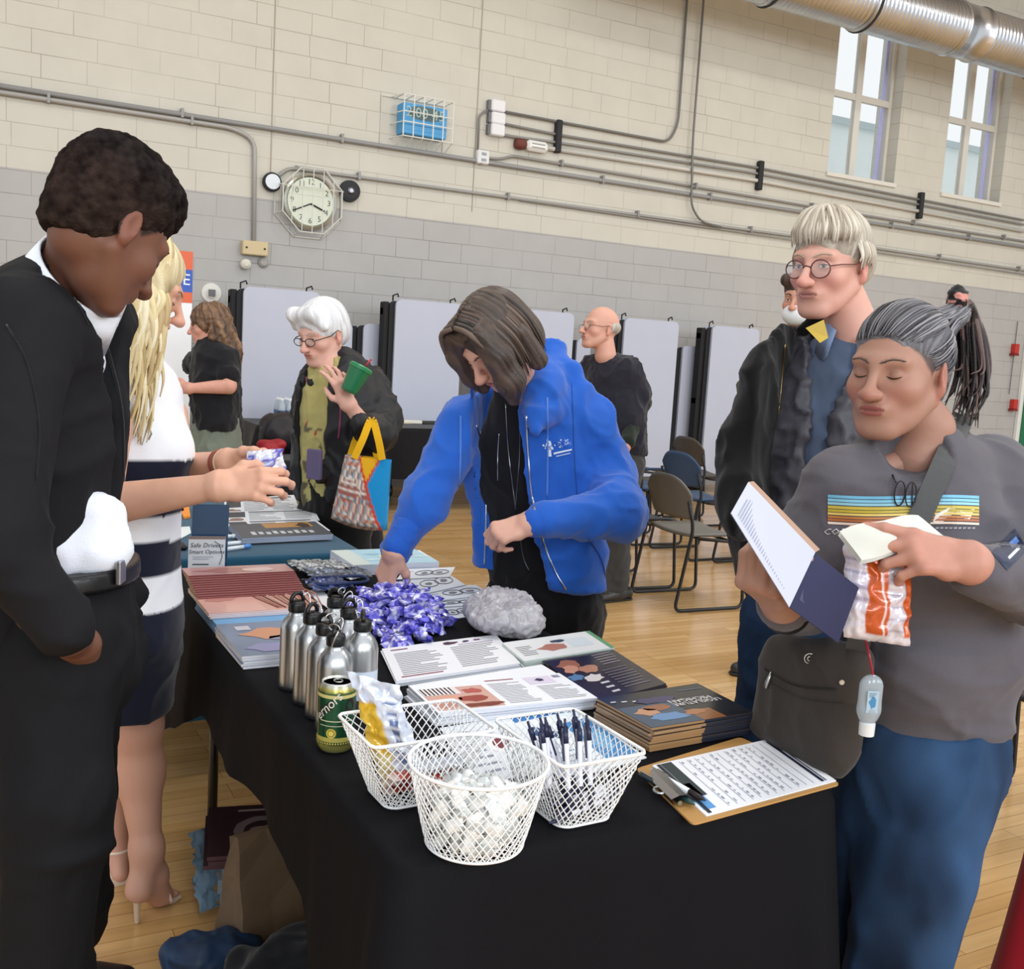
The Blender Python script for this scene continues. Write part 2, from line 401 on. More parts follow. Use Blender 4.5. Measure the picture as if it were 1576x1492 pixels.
# ================================================================== THE HALL
def wall_material():
    m = bpy.data.materials.new('painted_block'); m.use_nodes = True; nt = m.node_tree; N = nt.nodes; L = nt.links; p = N['Principled BSDF']
    p.inputs['Roughness'].default_value = .6
    tc = N.new('ShaderNodeTexCoord'); sp = N.new('ShaderNodeSeparateXYZ'); L.new(tc.outputs['Object'], sp.inputs[0])
    cb = N.new('ShaderNodeCombineXYZ')
    nz0 = N.new('ShaderNodeTexNoise'); nz0.inputs['Scale'].default_value = 1.4; L.new(tc.outputs['Object'], nz0.inputs['Vector'])
    w = N.new('ShaderNodeMath'); w.operation = 'MULTIPLY_ADD'; w.inputs[1].default_value = .012; L.new(nz0.outputs['Fac'], w.inputs[0]); L.new(sp.outputs['Z'], w.inputs[2])
    L.new(sp.outputs['X'], cb.inputs[0]); L.new(w.outputs[0], cb.inputs[1])
    br = N.new('ShaderNodeTexBrick'); L.new(cb.outputs[0], br.inputs['Vector'])
    br.inputs['Scale'].default_value = 1; br.inputs['Brick Width'].default_value = .52; br.inputs['Row Height'].default_value = .197
    br.inputs['Mortar Size'].default_value = .0035; br.inputs['Mortar Smooth'].default_value = .4; br.offset = .37; br.squash = .7; br.squash_frequency = 3
    br.inputs['Color1'].default_value = (1, 1, 1, 1); br.inputs['Color2'].default_value = (.965, .965, .965, 1); br.inputs['Mortar'].default_value = (.5, .48, .45, 1)
    # paint: grey dado below, cream above
    gt = N.new('ShaderNodeMath'); gt.operation = 'GREATER_THAN'; gt.inputs[1].default_value = 2.775; L.new(w.outputs[0], gt.inputs[0])
    mx = N.new('ShaderNodeMix'); mx.data_type = 'RGBA'; L.new(gt.outputs[0], mx.inputs['Factor'])
    mx.inputs['A'].default_value = C4('#aeadac'); mx.inputs['B'].default_value = C4('#c9c6bb')
    n2 = N.new('ShaderNodeTexNoise'); n2.inputs['Scale'].default_value = 3; n2.inputs['Detail'].default_value = 6; L.new(tc.outputs['Object'], n2.inputs['Vector'])
    r2 = N.new('ShaderNodeMapRange'); r2.inputs['To Min'].default_value = .9; r2.inputs['To Max'].default_value = 1.06; L.new(n2.outputs['Fac'], r2.inputs['Value'])
    # mortar strength fades in and out under the paint
    n3 = N.new('ShaderNodeTexNoise'); n3.inputs['Scale'].default_value = 1.1; L.new(tc.outputs['Object'], n3.inputs['Vector'])
    r3 = N.new('ShaderNodeMapRange'); r3.inputs['From Min'].default_value = .35; r3.inputs['From Max'].default_value = .65; r3.inputs['To Min'].default_value = .1; r3.inputs['To Max'].default_value = .8; L.new(n3.outputs['Fac'], r3.inputs['Value'])
    mm = N.new('ShaderNodeMix'); mm.data_type = 'RGBA'; mm.inputs['A'].default_value = (1, 1, 1, 1); L.new(br.outputs['Color'], mm.inputs['B']); L.new(r3.outputs[0], mm.inputs['Factor'])
    m1 = N.new('ShaderNodeMix'); m1.data_type = 'RGBA'; m1.blend_type = 'MULTIPLY'; m1.inputs['Factor'].default_value = 1; L.new(mx.outputs['Result'], m1.inputs['A']); L.new(mm.outputs['Result'], m1.inputs['B'])
    sc = N.new('ShaderNodeVectorMath'); sc.operation = 'SCALE'; L.new(m1.outputs['Result'], sc.inputs[0]); L.new(r2.outputs[0], sc.inputs['Scale']); L.new(sc.outputs[0], p.inputs['Base Color'])
    bp = N.new('ShaderNodeBump'); bp.inputs['Strength'].default_value = .5; bp.inputs['Distance'].default_value = .006; L.new(br.outputs['Fac'], bp.inputs['Height']); bp.invert = True
    n4 = N.new('ShaderNodeTexNoise'); n4.inputs['Scale'].default_value = 45; L.new(tc.outputs['Object'], n4.inputs['Vector'])
    b2 = N.new('ShaderNodeBump'); b2.inputs['Strength'].default_value = .25; b2.inputs['Distance'].default_value = .004; L.new(n4.outputs['Fac'], b2.inputs['Height']); L.new(bp.outputs[0], b2.inputs['Normal']); L.new(b2.outputs[0], p.inputs['Normal'])
    return m
def floor_material():
    m = bpy.data.materials.new('maple_floor'); m.use_nodes = True; nt = m.node_tree; N = nt.nodes; L = nt.links; p = N['Principled BSDF']
    tc = N.new('ShaderNodeTexCoord')
    br = N.new('ShaderNodeTexBrick'); L.new(tc.outputs['Object'], br.inputs['Vector']); br.inputs['Scale'].default_value = 1
    br.inputs['Brick Width'].default_value = .75; br.inputs['Row Height'].default_value = .057; br.inputs['Mortar Size'].default_value = .0009; br.offset = .41; br.offset_frequency = 3
    br.inputs['Color1'].default_value = C4('#d6b07a'); br.inputs['Color2'].default_value = C4('#c2985f'); br.inputs['Mortar'].default_value = C4('#7d5526')
    mp = N.new('ShaderNodeMapping'); mp.inputs['Scale'].default_value = (2.5, 40, 1); L.new(tc.outputs['Object'], mp.inputs[0])
    n = N.new('ShaderNodeTexNoise'); n.inputs['Scale'].default_value = 1; n.inputs['Detail'].default_value = 5; L.new(mp.outputs[0], n.inputs['Vector'])
    r = N.new('ShaderNodeMapRange'); r.inputs['To Min'].default_value = .78; r.inputs['To Max'].default_value = 1.2; L.new(n.outputs['Fac'], r.inputs['Value'])
    sc = N.new('ShaderNodeVectorMath'); sc.operation = 'SCALE'; L.new(br.outputs['Color'], sc.inputs[0]); L.new(r.outputs[0], sc.inputs['Scale']); L.new(sc.outputs[0], p.inputs['Base Color'])
    n2 = N.new('ShaderNodeTexNoise'); n2.inputs['Scale'].default_value = 4; L.new(tc.outputs['Object'], n2.inputs['Vector'])
    r2 = N.new('ShaderNodeMapRange'); r2.inputs['To Min'].default_value = .14; r2.inputs['To Max'].default_value = .3; L.new(n2.outputs['Fac'], r2.inputs['Value']); L.new(r2.outputs[0], p.inputs['Roughness'])
    bp = N.new('ShaderNodeBump'); bp.inputs['Strength'].default_value = .12; bp.inputs['Distance'].default_value = .002; L.new(n2.outputs['Fac'], bp.inputs['Height']); L.new(bp.outputs[0], p.inputs['Normal'])
    p.inputs['Coat Weight'].default_value = .3; p.inputs['Coat Roughness'].default_value = .12
    return m
YW = 10.0
fl = mesh_obj('floor', np.array([(-7, -9, 0), (22, -9, 0), (22, YW, 0), (-7, YW, 0)], float), [(0, 1, 2, 3)], floor_material(), kind='structure', local=True, smooth=False)
# window openings in the far wall
ZB, ZT = 3.95, 6.15
WIN = [(9.57, 10.75), (11.65, 12.83), (13.73, 14.91), (15.8, 17.0)]
def wall_mesh():
    xs = [-7.0]+[x for w in WIN for x in w]+[22.0]; zs = [0, ZB, ZT, 7.6]; V = []; F = []
    def q(a, b, c, d): b0 = len(V); V.extend([a, b, c, d]); F.append((b0, b0+1, b0+2, b0+3))
    for i in range(len(xs)-1):
        for j in range(3):
            if i % 2 == 1 and j == 1: continue
            q((xs[i], YW, zs[j]), (xs[i+1], YW, zs[j]), (xs[i+1], YW, zs[j+1]), (xs[i], YW, zs[j+1]))
    D = .42
    for a, b in WIN:
        q((a, YW, ZB), (a, YW, ZT), (a, YW+D, ZT), (a, YW+D, ZB)); q((b, YW, ZT), (b, YW, ZB), (b, YW+D, ZB), (b, YW+D, ZT))
        q((a, YW, ZT), (b, YW, ZT), (b, YW+D, ZT), (a, YW+D, ZT)); q((b, YW, ZB), (a, YW, ZB), (a, YW+D, ZB), (b, YW+D, ZB))
    q((-7, YW+D, 0), (-7, YW+D, 7.6), (9.57, YW+D, 7.6), (9.57, YW+D, 0))
    for i in range(len(WIN)):
        a = WIN[i][1]; b = WIN[i+1][0] if i+1 < len(WIN) else 22.0
        q((a, YW+D, 0), (a, YW+D, 7.6), (b, YW+D, 7.6), (b, YW+D, 0))
        q((WIN[i][0], YW+D, 0), (WIN[i][0], YW+D, ZB), (WIN[i][1], YW+D, ZB), (WIN[i][1], YW+D, 0))
    return np.array(V, float), F
V_, F_ = wall_mesh()
mesh_obj('wall_far', V_, F_, wall_material(), kind='structure', local=True, smooth=False)
mesh_obj('ceiling', np.array([(-7, 2.0, 7.6), (22, 2.0, 7.6), (22, YW+.42, 7.6), (-7, YW+.42, 7.6)], float), [(3, 2, 1, 0)], mat('ceiling_paint', '#e9e9ea', rough=.8), kind='structure', local=True, smooth=False)
M_FRAME = mat('window_frame_paint', '#d6d4cc', rough=.5)
M_GLASS = mat('window_glass', '#ffffff', rough=.0, trans=1, ior=1.02, spec=.2)
for wi, (a, b) in enumerate(WIN):
    y = YW+.17; cx = (a+b)/2; zm = (ZB+ZT)/2-.08
    fr = MB(); t = .045
    for lo, hi in (((a, y, ZB), (a+t, y+.07, ZT)), ((b-t, y, ZB), (b, y+.07, ZT)), ((a, y, ZB), (b, y+.07, ZB+t)), ((a, y, ZT-t), (b, y+.07, ZT)), ((cx-.05, y, ZB), (cx+.05, y+.07, ZT))):
        fr.box(lo, hi, '#cfcdc6')
    w = fr.build('window_%d' % (wi+1), M_FRAME, kind='structure')
    mu = MB(); mu.box((a+t, y+.005, ZB+.98), (cx-.05, y+.06, ZB+1.06), '#b9b9bb'); mu.box((cx+.05, y+.005, ZB+.98), (b-t, y+.06, ZB+1.06), '#b9b9bb')
    mu.build('window_bar', M_FRAME, w)
    for (x0, x1) in ((a+t, cx-.05), (cx+.05, b-t)):
        for (z0, z1) in ((ZB+t, ZB+.98), (ZB+1.06, ZT-t)):
            MB().box((x0, y+.03, z0), (x1, y+.034, z1), '#ffffff').build('pane', M_GLASS, w)
    MB().box((b-.10, y+.075, ZB), (b-.05, y+.1, ZT), '#b9bdea').build('blue_edge_strip', M_MATTE, w, label='blue strip behind the right side of the frame')
    MB().box((a-.02, YW-.03, ZB-.05), (b+.02, YW+.17, ZB), '#cfcabd').build('window_sill', M_FRAME, w)
# the pale building outside
mb = MB(); mb.box((9, 16, 0), (34, 17, 6.45), '#c6dade'); 
ob = mb.build('neighbouring_building', mat('outside_wall', '#eef6f6', rough=.8, var=.04, vscale=1.2), label='pale blue grey building wall seen outside through the high windows', cat='building')
pb = MB(); pb.box((9, 15.9, 6.4), (34, 17.05, 6.52), '#c3d0d2'); pb.build('roof_edge', M_MATTE, ob)
# construction joints in the wall
for i, x in enumerate((W(421, 100)[0], W(738, 100)[0])):
    MB().box((x-.006, YW-.004, 2.9), (x+.006, YW+.002, 7.6), '#a39d90').build('trim_%d' % (i+1), M_MATTE, kind='structure')

# ceiling trusses and duct
for i, x in enumerate((10.9, 14.6)):
    mb = MB(); mb.box((x-.07, 2, 7.0), (x+.07, YW, 7.1), '#3f4144'); mb.box((x-.07, 2, 7.45), (x+.07, YW, 7.55), '#3f4144')
    for k in range(8): 
        y0 = 2.2+k; mb.tube([(x, y0, 7.08), (x, y0+.5, 7.47), (x, y0+1, 7.08)], .03, '#3f4144')
    mb.build('ceiling_truss', M_MATTE, label=['dark steel roof truss over the first high window', 'dark steel roof truss farther right behind the duct'][i], cat='truss', group='roof trusses')
def duct():
    y = 9.0; zc = 5.585; R = .30
    root = thing('air_duct', (10, y, zc-R), 'shiny silver spiral air duct hanging below the ceiling in front of the high windows', 'duct')
    secs = [(5.4, 7.55, R*.98), (7.55, 8.9, R*.98), (8.9, 10.35, R), (10.75, 13.2, R), (13.5, 16.5, R)]
    M = mat('galvanised', vc=True, rough=.28, metal=1, var=.1, vscale=3)
    for x0, x1, r in secs:
        n = 44; st = .062; k = int((x1-x0)/st)*4; V = []; C = []
        for i in range(k+1):
            x = x0+(x1-x0)*i/k; rr = r+(0, .007, 0, -.007)[i % 4]
            for j in range(n):
                a = 2*math.pi*j/n; V.append((x+st*2*j/n*.5, y+rr*math.cos(a), zc+rr*math.sin(a)))
        F = [(i*n+j, i*n+(j+1) % n, (i+1)*n+(j+1) % n, (i+1)*n+j) for i in range(k) for j in range(n-1)]+[(i*n+n-1, i*n, (i+1)*n, (i+1)*n+n-1) for i in range(k)]
        mesh_obj('spiral_section', V, F, M, root, cols='#c9cbd0', smooth=True)
    def ring(x0, x1, r):
        mb = MB(); Rm = roty(math.pi/2)
        mb.lathe([(r-.01, x0), (r+.012, x0+.01), (r+.012, x0+.03), (r, x0+.035), (r, x1-.035), (r+.012, x1-.03), (r+.012, x1-.01), (r-.01, x1)], (0, y, zc), 48, '#c6c8cc', R=Rm)
        return mb
    for x0, x1 in ((10.33, 10.8), (13.15, 13.55), (7.5, 7.62), (8.86, 8.96)): ring(x0, x1, R+.006).build('collar', M, root, smooth=True)
    for x in (7.56, 8.91, 12.0, 14.4):
        mb = MB(); mb.tube([(x, y+(R+.02)*math.cos(a), zc+(R+.02)*math.sin(a)) for a in np.linspace(0, 2*math.pi, 30, endpoint=False)], .012, '#3a3b3d', 6, closed=True)
        mb.tube([(x, y, zc+R), (x, y, 7.6)], .01, '#3a3b3d', 6); mb.build('hanger', M_MATTE, root)
duct()

# ------------------------------------------------------------------ pipes and fittings on the far wall
M_PIPE = mat('pipe_paint', vc=True, rough=.35, spec=.6)
def wp(px, py, off=.03): 
    p = W(px, py, YW-off); return p
def conduit(pts, r, label, c='#8f8f90', clips=0, group='conduits on the far wall', off=.035):
    P = [wp(*q, off) if len(q) == 2 else np.array(q) for q in pts]
    P = arc_corner(P, .22, 6); mb = MB(); mb.tube(P, r, c, 8)
    o = mb.build('conduit', M_PIPE, label=label, cat='pipe', group=group, smooth=True)
    if clips:
        L_ = P[-1][0]-P[0][0]
        for k in range(clips):
            x = P[0][0]+L_*(k+.5)/clips; z = np.interp(x, P[:, 0], P[:, 2])
            MB().box((x-.012, YW-.05-off*.4, z-r-.008), (x+.012, YW, z+r+.03), '#8a8988').build('clip', M_PIPE, o)
XR = 17.5
conduit([(-3.5, YW-.04, 3.42), (XR, YW-.04, 3.40)], .022, 'upper of the twin grey conduits crossing the whole wall', clips=14)
conduit([(-3.5, YW-.04, 3.365), (2.2, YW-.04, 3.365), wp(392, 215), wp(391, 374)], .02, 'grey conduit that turns down to the beige outlet box', '#a3a2a0', clips=5)
conduit([(423, 275), (444, 258), (1240, 366), (XR, YW-.035, W(1500, 406)[2]-.03)], .016, 'grey conduit starting at the small round gauge beside the clock', '#9a9997', clips=9)
conduit([(800, 308), (1244, 373), (XR, YW-.035, 2.99)], .010, 'thin lower grey conduit running right below the gauge pipe', '#8d8b88')
conduit([(748, 243), (770, 245), (789, 240), (1278, 323), (XR, YW-.035, W(1570, 372)[2])], .014, 'thin conduit running right from the low white socket box', '#8b8987', clips=7)
conduit([(771, 171), (1030, 219), (1044, 190), (1063, -80)], .014, 'conduit from the topmost white box that turns up to the ceiling', '#6d6c6a', clips=0)
conduit([(772, 190), (856, 207), (1166, 258), (1576, 339)], .014, 'conduit from the middle white box to the right', '#7c7b79', clips=0)
conduit([(771, 208), (856, 219), (1166, 267), (1576, 346)], .014, 'conduit from the lowest white box to the right', '#8b8a88', clips=0)
conduit([(836, 227), (1166, 278), (1576, 356)], .024, 'thick white conduit running right from the white emergency lamp', '#c6c4bd', clips=0)
conduit([(1089, -80), (1066, 220), (1064, 318), (1078, 341), (1110, 350)], .013, 'tall dark conduit dropping from the ceiling past the thick pipe', '#6f6d6a', off=.075)
conduit([(754, 168), (738, 176), (735, 236)], .012, 'short bent conduit linking the stacked white boxes to the low socket', '#7b7a78')
for i, (px, py) in enumerate(((856, 211), (1166, 271), (1413, 317))):
    p = W(px, py); MB().box((p[0]-.035, YW-.075, p[2]-.17), (p[0]+.035, YW, p[2]+.17), '#26272a', bev=.01).build('pipe_bracket', M_MATTE, label='black pipe bracket on the far wall, '+['the one beside the white lamp', 'the one left of the first window', 'the one below between the two windows'][i], cat='bracket', group='black pipe brackets')
for i, (px, py) in enumerate(((763, 165), (763, 184), (762, 202))):
    p = W(px, py); o = MB().box((p[0]-.085, YW-.09, p[2]-.058), (p[0]+.075, YW, p[2]+.058), '#e3e4e8', bev=.012).build('junction_box', M_MATTE, label='white square junction box on the far wall, '+['topmost', 'middle', 'lowest'][i]+' of the stack of three', cat='junction box', group='stacked white boxes')
    MB().box((p[0]-.11, YW-.06, p[2]-.05), (p[0]-.085, YW, p[2]+.05), '#77787b').build('side_plate', M_MATTE, o)
p = W(740, 243); o = MB().box((p[0]-.07, YW-.07, p[2]-.07), (p[0]+.07, YW, p[2]+.07), '#dedfe2', bev=.012).build('socket_box', M_MATTE, label='small white wall socket box below the stacked junction boxes', cat='socket')
for dz in (-.03, .03): MB().box((p[0]-.025, YW-.074, p[2]+dz-.014), (p[0]+.03, YW-.069, p[2]+dz+.014), '#9aa0a8').build('socket_face', M_MATTE, o)
p = W(822, 227)
o = MB().box((p[0]-.13, YW-.1, p[2]-.055), (p[0]+.13, YW, p[2]+.055), '#e9e9e6', bev=.03).build('emergency_lamp', M_MATTE, label='white oblong emergency lamp with a reddish cap on the left end', cat='lamp')
for dz in (-.018, .018): MB().box((p[0]-.08, YW-.104, p[2]+dz-.005), (p[0]+.08, YW-.099, p[2]+dz+.005), '#8d8f90').build('slot', M_MATTE, o)
MB().lathe([(0, -.26), (.05, -.25), (.06, -.2), (.05, -.14), (.02, -.12)], (p[0], YW-.05, p[2]), 14, '#6e3b33', R=roty(math.pi/2)).build('red_cap', M_MATTE, o, smooth=True, label='dark red cap')
# scoreboard in its wire cage
def scoreboard():
    a, b, c = W(607, 162), W(678, 220), W(603, 214); x0, x1 = W(606, 190)[0], W(678, 196)[0]; z0, z1 = W(640, 213)[2], W(640, 166)[2]
    x0 += .03
    rt = thing('scoreboard', ((x0+x1)/2, YW, z0), 'blue wall scoreboard with dark oval digit panel inside a white wire cage', 'scoreboard')
    MB().box((x0, YW-.16, z0), (x1, YW, z1), '#58a5dc', bev=.008).build('case', M_MATTE, rt)
    pg = Page((x0, YW-.16, z0), (x1-x0, 0, 0), (0, 0, z1-z0), (0, -1, 0), .002)
    pts = [pg.at(.5+.38*np.sign(math.cos(t))*abs(math.cos(t))**.6, .72+.22*math.sin(t), 1) for t in np.linspace(0, 2*math.pi, 40, endpoint=False)]
    pg.mb.add(pts, [tuple(range(40))], '#50686a'); pg.text('2:00 45', .5, .71, .14, '#a9c4c2', l=2)
    pg.rect(.0, .3, 1, .315, '#3f7fb4', 1)
    pg.build(rt, 'digit_panel')
    mb = MB(); g = '#dcdcd6'; ya = YW-.24
    X0, X1, Z0, Z1 = x0-.17, x1+.03, z0-.14, z1+.06
    for x in np.linspace(x0-.02, X1, 6): mb.tube([(x, YW, Z1), (x, ya, Z1), (x, ya, Z0+.1), (x, YW, Z0)], .006, g, 6)
    for z in (Z1, z0+(z1-z0)*.66, z0+(z1-z0)*.33, Z0+.1): mb.tube([(X0+.1, YW, z), (x0-.02, ya, z), (X1, ya, z)], .006, g, 6)
    mb.tube([(X0, YW-.01, Z0), (X1, YW-.01, Z0), (X1, YW-.01, Z1), (X0, YW-.01, Z1)], .007, g, 6, closed=True)
    mb.build('wire_cage', M_PIPE, rt)
scoreboard()
def clock():
    c = W(474, 312); R = .245
    rt = thing('wall_clock', (c[0], YW, c[2]-R), 'round white wall clock behind an octagonal wire guard', 'clock')
    Rm = rotx(math.pi/2)
    MB().lathe([(R, 0), (R+.02, .04), (R+.015, .09), (R-.005, .1), (R-.02, .085), (0, .085)], (c[0], YW, c[2]), 40, '#c9cbc4', R=Rm).build('rim', M_METAL, rt, smooth=False)
    pg = Page((c[0]-R, YW-.088, c[2]-R), (2*R, 0, 0), (0, 0, 2*R), (0, -1, 0), .001)
    pts = [pg.at(.5+.46*math.cos(t), .5+.46*math.sin(t), 0) for t in np.linspace(0, 2*math.pi, 48, endpoint=False)]; pg.mb.add(pts, [tuple(range(48))], '#d5dccd')
    for h in range(1, 13):
        a = math.radians(90-30*h); pg.text(str(h), .5+.37*math.cos(a), .5+.37*math.sin(a), .075, '#3b3f3c', l=1)
    pg.build(rt, 'dial')
    mb = MB()
    for ang, L_, w in ((math.radians(-22), .15, .008), (math.radians(205), .19, .006)):
        d = np.array([math.cos(ang), 0, math.sin(ang)]); mb.tube([np.array([c[0], YW-.095, c[2]-.02]), np.array([c[0], YW-.095, c[2]-.02])+d*L_], w, '#2a2c2b', 6)
    mb.build('hands', M_MATTE, rt)
    g = MB(); oc = [(c[0]+(R+.09)*math.cos(a), c[2]+(R+.1)*math.sin(a)) for a in [math.radians(22.5+45*k) for k in range(8)]]
    for yy, s_ in ((YW-.16, .93), (YW-.01, 1.05)): g.tube([(c[0]+(x-c[0])*s_, yy, c[2]+(z-c[2])*s_) for x, z in oc], .007, '#d0d0c8', 6, closed=True)
    for k, (x, z) in enumerate(oc):
        g.tube([(c[0]+(x-c[0])*.93, YW-.16, c[2]+(z-c[2])*.93), (c[0]+(x-c[0])*1.05, YW, c[2]+(z-c[2])*1.05)], .006, '#d0d0c8', 6)
    for dx in (-.2, -.1, 0, .1, .2):
        h = (R+.06)*(1-.25*(dx/.2)**2); g.tube([(c[0]+dx, YW-.165, c[2]-h), (c[0]+dx, YW-.165, c[2]+h)], .0045, '#d0d0c8', 5)
    for dz in (.12,): g.tube([(c[0]-.3, YW-.165, c[2]+dz), (c[0]+.3, YW-.165, c[2]+dz)], .0045, '#d0d0c8', 5)
    for k in (0, 3, 4, 7):
        x, z = oc[k]; g.tube([(c[0]+(x-c[0])*.96, YW-.1, c[2]+(z-c[2])*.9), (c[0]+(oc[(k+1) % 8][0]-c[0])*.96, YW-.1, c[2]+(oc[(k+1) % 8][1]-c[2])*.96)], .006, '#9d9c95', 5)
    g.build('wire_guard', M_PIPE, rt)
clock()
Rm = rotx(math.pi/2)
def rnd(px, py, prof, c, name, label, cat, cols=None):
    p = W(px, py); return MB().lathe(prof, (p[0], YW, p[2]), 28, c, cols, R=Rm).build(name, M_MATTE, label=label, cat=cat, smooth=False), p
o, p = rnd(536, 295, [(.09, 0), (.105, .03), (.1, .07), (.07, .08), (0, .08)], '#2b2c30', 'wall_bell', 'round black bell on the wall just right of the clock', 'bell')
MB().lathe([(.03, .08), (.035, .09), (.02, .1), (0, .1)], (p[0], YW, p[2]), 16, '#8b8b90', R=Rm).build('bell_boss', M_METAL, o)
o, p = rnd(417, 281, [(.085, 0), (.09, .05), (.075, .07)], '#2f3236', 'wall_gauge', 'small round gauge with white face left of the clock', 'gauge')
MB().lathe([(.07, .065), (.07, .075), (0, .078)], (p[0], YW, p[2]), 24, '#dde6ee', R=Rm).build('gauge_face', M_MATTE, o)
p = W(390, 383); o = MB().box((p[0]-.12, YW-.09, p[2]-.065), (p[0]+.12, YW, p[2]+.065), '#cdbb95', bev=.008).build('outlet_box', M_MATTE, label='beige metal outlet box at the end of the vertical pipe', cat='outlet box')
for dx in (-.085, .085): MB().lathe([(.01, .09), (.01, .095), (0, .096)], (p[0]+dx, YW, p[2]), 10, '#3a352c', R=Rm).build('screw', M_MATTE, o)
rnd(376, 407, [(.04, 0), (.05, .04), (.045, .08), (.02, .1), (0, .1)], '#d6d4c6', 'plug_cover', 'cream round plug cover under the left of the beige box', 'plug cover')
rnd(405, 404, [(.05, 0), (.05, .02), (.03, .04), (0, .04)], '#a2a09b', 'wall_vent', 'flat grey round cap under the right of the beige box', 'cap')
o, p = rnd(325, 451, [(.09, 0), (.09, .015), (.05, .02), (.05, .03), (0, .03)], '#dcdbd6', 'round_wall_plate', 'round white wall plate above the curly haired person', 'wall plate')
MB().box((p[0]-.03, YW-.05, p[2]-.03), (p[0]+.03, YW-.03, p[2]+.03), '#6d6d70', R=None).build('plate_hub', M_MATTE, o)
# fire pulls and door at the far right
for i, (px, py) in enumerate(((1559, 537), (1557, 622))):
    p = W(px, py); o = MB().box((p[0]-.05, YW-.08, p[2]-.07), (p[0]+.04, YW, p[2]+.07), '#b8332c', bev=.008).build('fire_alarm_pull', M_MATTE, label=['upper', 'lower'][i]+' small red alarm box left of the green door', cat='fire alarm', group='red alarm boxes')
    MB().box((p[0]-.07, YW-.09, p[2]-.1), (p[0]+.03, YW-.0, p[2]-.07), '#7f2a26').build('pull_base', M_MATTE, o)
a, b = W(1574, 460), W(1557, 618)
MB().tube([(13.5, YW-.02, 2.35), (13.5, YW-.02, 1.3)], .006, '#6b6460', 6).build('alarm_cable', M_MATTE, label='thin dark cable joining the two red alarm boxes', cat='cable')
o = MB().box((13.72, YW-.05, 0), (15.3, YW-.005, 2.15), '#dfe2df').build('door_1', M_MATTE, kind='structure')
MB().box((13.8, YW-.07, .04), (15.22, YW-.052, 2.1), '#1d6b4a').build('door_leaf', M_MATTE, o, label='green door leaf')
MB().box((13.88, YW-.078, 1.0), (15.12, YW-.071, 1.95), '#a9d9dd').build('door_window', M_PLAST, o)

# ------------------------------------------------------------------ folded cafeteria tables standing along the wall
M_LAM = mat('white_laminate', '#b4b9ca', rough=.4, var=.02, vscale=3)
def rslab(mb, x0, x1, z0, z1, y0, y1, r, c, rb=None):
    rb = r if rb is None else rb
    pts = []
    for cx, cz, a0, rr in ((x1-r, z1-r, 0, r), (x0+r, z1-r, 90, r), (x0+rb, z0+rb, 180, rb), (x1-rb, z0+rb, 270, rb)):
        for k in range(6):
            a = math.radians(a0+18*k); pts.append((cx+rr*math.cos(a), cz+rr*math.sin(a)))
    n = len(pts); V = [(x, y0, z) for x, z in pts]+[(x, y1, z) for x, z in pts]
    F = [tuple(range(n-1, -1, -1)), tuple(range(n, 2*n))]+[(i, (i+1) % n, n+(i+1) % n, n+i) for i in range(n)]
    mb.add(V, F, c)
def folded_table(px_l, px_r, top, label, y=9.3, low=False):
    x0 = W(px_l, 560, y)[0]; x1 = W(px_r, 560, y)[0]; z1 = top; z0 = .2
    rt = thing('folded_bench_table' if low else 'folded_cafeteria_table', ((x0+x1)/2, y+.1, 0), label, 'folded table', 'folded white tables along the wall')
    m = MB(); rslab(m, x0, x1, z0, z1, y-.03, y, .06, '#dcdfec'); m.build('tabletop', M_LAM, rt)
    if not low:
        m = MB(); rslab(m, x0+.02, x1, z0, z1, y+.15, y+.18, .06, '#dcdfec'); m.build('tabletop', M_LAM, rt)
    m = MB(); dk = '#17171b'; rslab(m, x0-.05, x1-.04, z0+.02, z1-.02, y+.004, y+.03, .05, dk)
    D = .14 if not low else .10
    m.box((x0-.1, y+.03, z0+.1), (x0-.04, y+D, z1-.03), dk, bev=.01); m.box((x1-.16, y+.03, z0+.1), (x1-.1, y+D, z1-.1), dk)
    for z in (z1-.12, (z0+z1)/2, z0+.2): m.box((x0-.1, y+.05, z-.03), (x1-.12, y+.12, z+.03), dk)
    m.build('steel_frame', M_MATTE, rt)
    if not low:
        for x in (x0-.02, x1-.12):
            h = MB(); h.tube([(x, y+.01, z1-.02), (x, y+.01, z1+.03), (x+.05, y+.02, z1+.05), (x+.06, y+.02, z1+.02)], .008, dk, 6); h.build('latch', M_MATTE, rt)
    for x in (x0+.03, x1-.1):
        for yy in (y+.03, y+D-.02):
            w = MB(); w.lathe([(.0, -.02), (.06, -.02), (.065, 0), (.06, .02), (0, .02)], (x, yy, .065), 16, '#222222', R=roty(math.pi/2))
            w.box((x-.02, yy-.02, .065), (x+.02, yy+.02, z0+.12), dk); w.build('caster', M_PLAST, rt, smooth=False)
folded_table(371, 488, 1.905, 'tall white folded cafeteria table left of the white haired person')
folded_table(604, 706, 1.905, 'tall white folded cafeteria table just left of the blue hooded person')
folded_table(765, 877, 1.905, 'tall white folded cafeteria table behind the blue hooded person\'s shoulder')
folded_table(955, 1038, 1.905, 'tall white folded cafeteria table right of the bald person')
folded_table(1090, 1162, 1.90, 'rightmost tall white folded cafeteria table, beside the man in the black jacket')
folded_table(330, 357, 1.68, 'low white folded bench table behind the curly haired person', 9.54, True)
folded_table(498, 539, 1.66, 'low white folded bench table right behind the white haired head', 9.54, True)
folded_table(556, 590, 1.66, 'narrow white folded bench table left of the tall table by the blue hood', 9.54, True)
folded_table(884, 905, 1.66, 'narrow white folded bench table behind the bald head', 9.54, True)
folded_table(1047, 1086, 1.66, 'narrow white folded bench table between the two rightmost tall tables', 9.54, True)
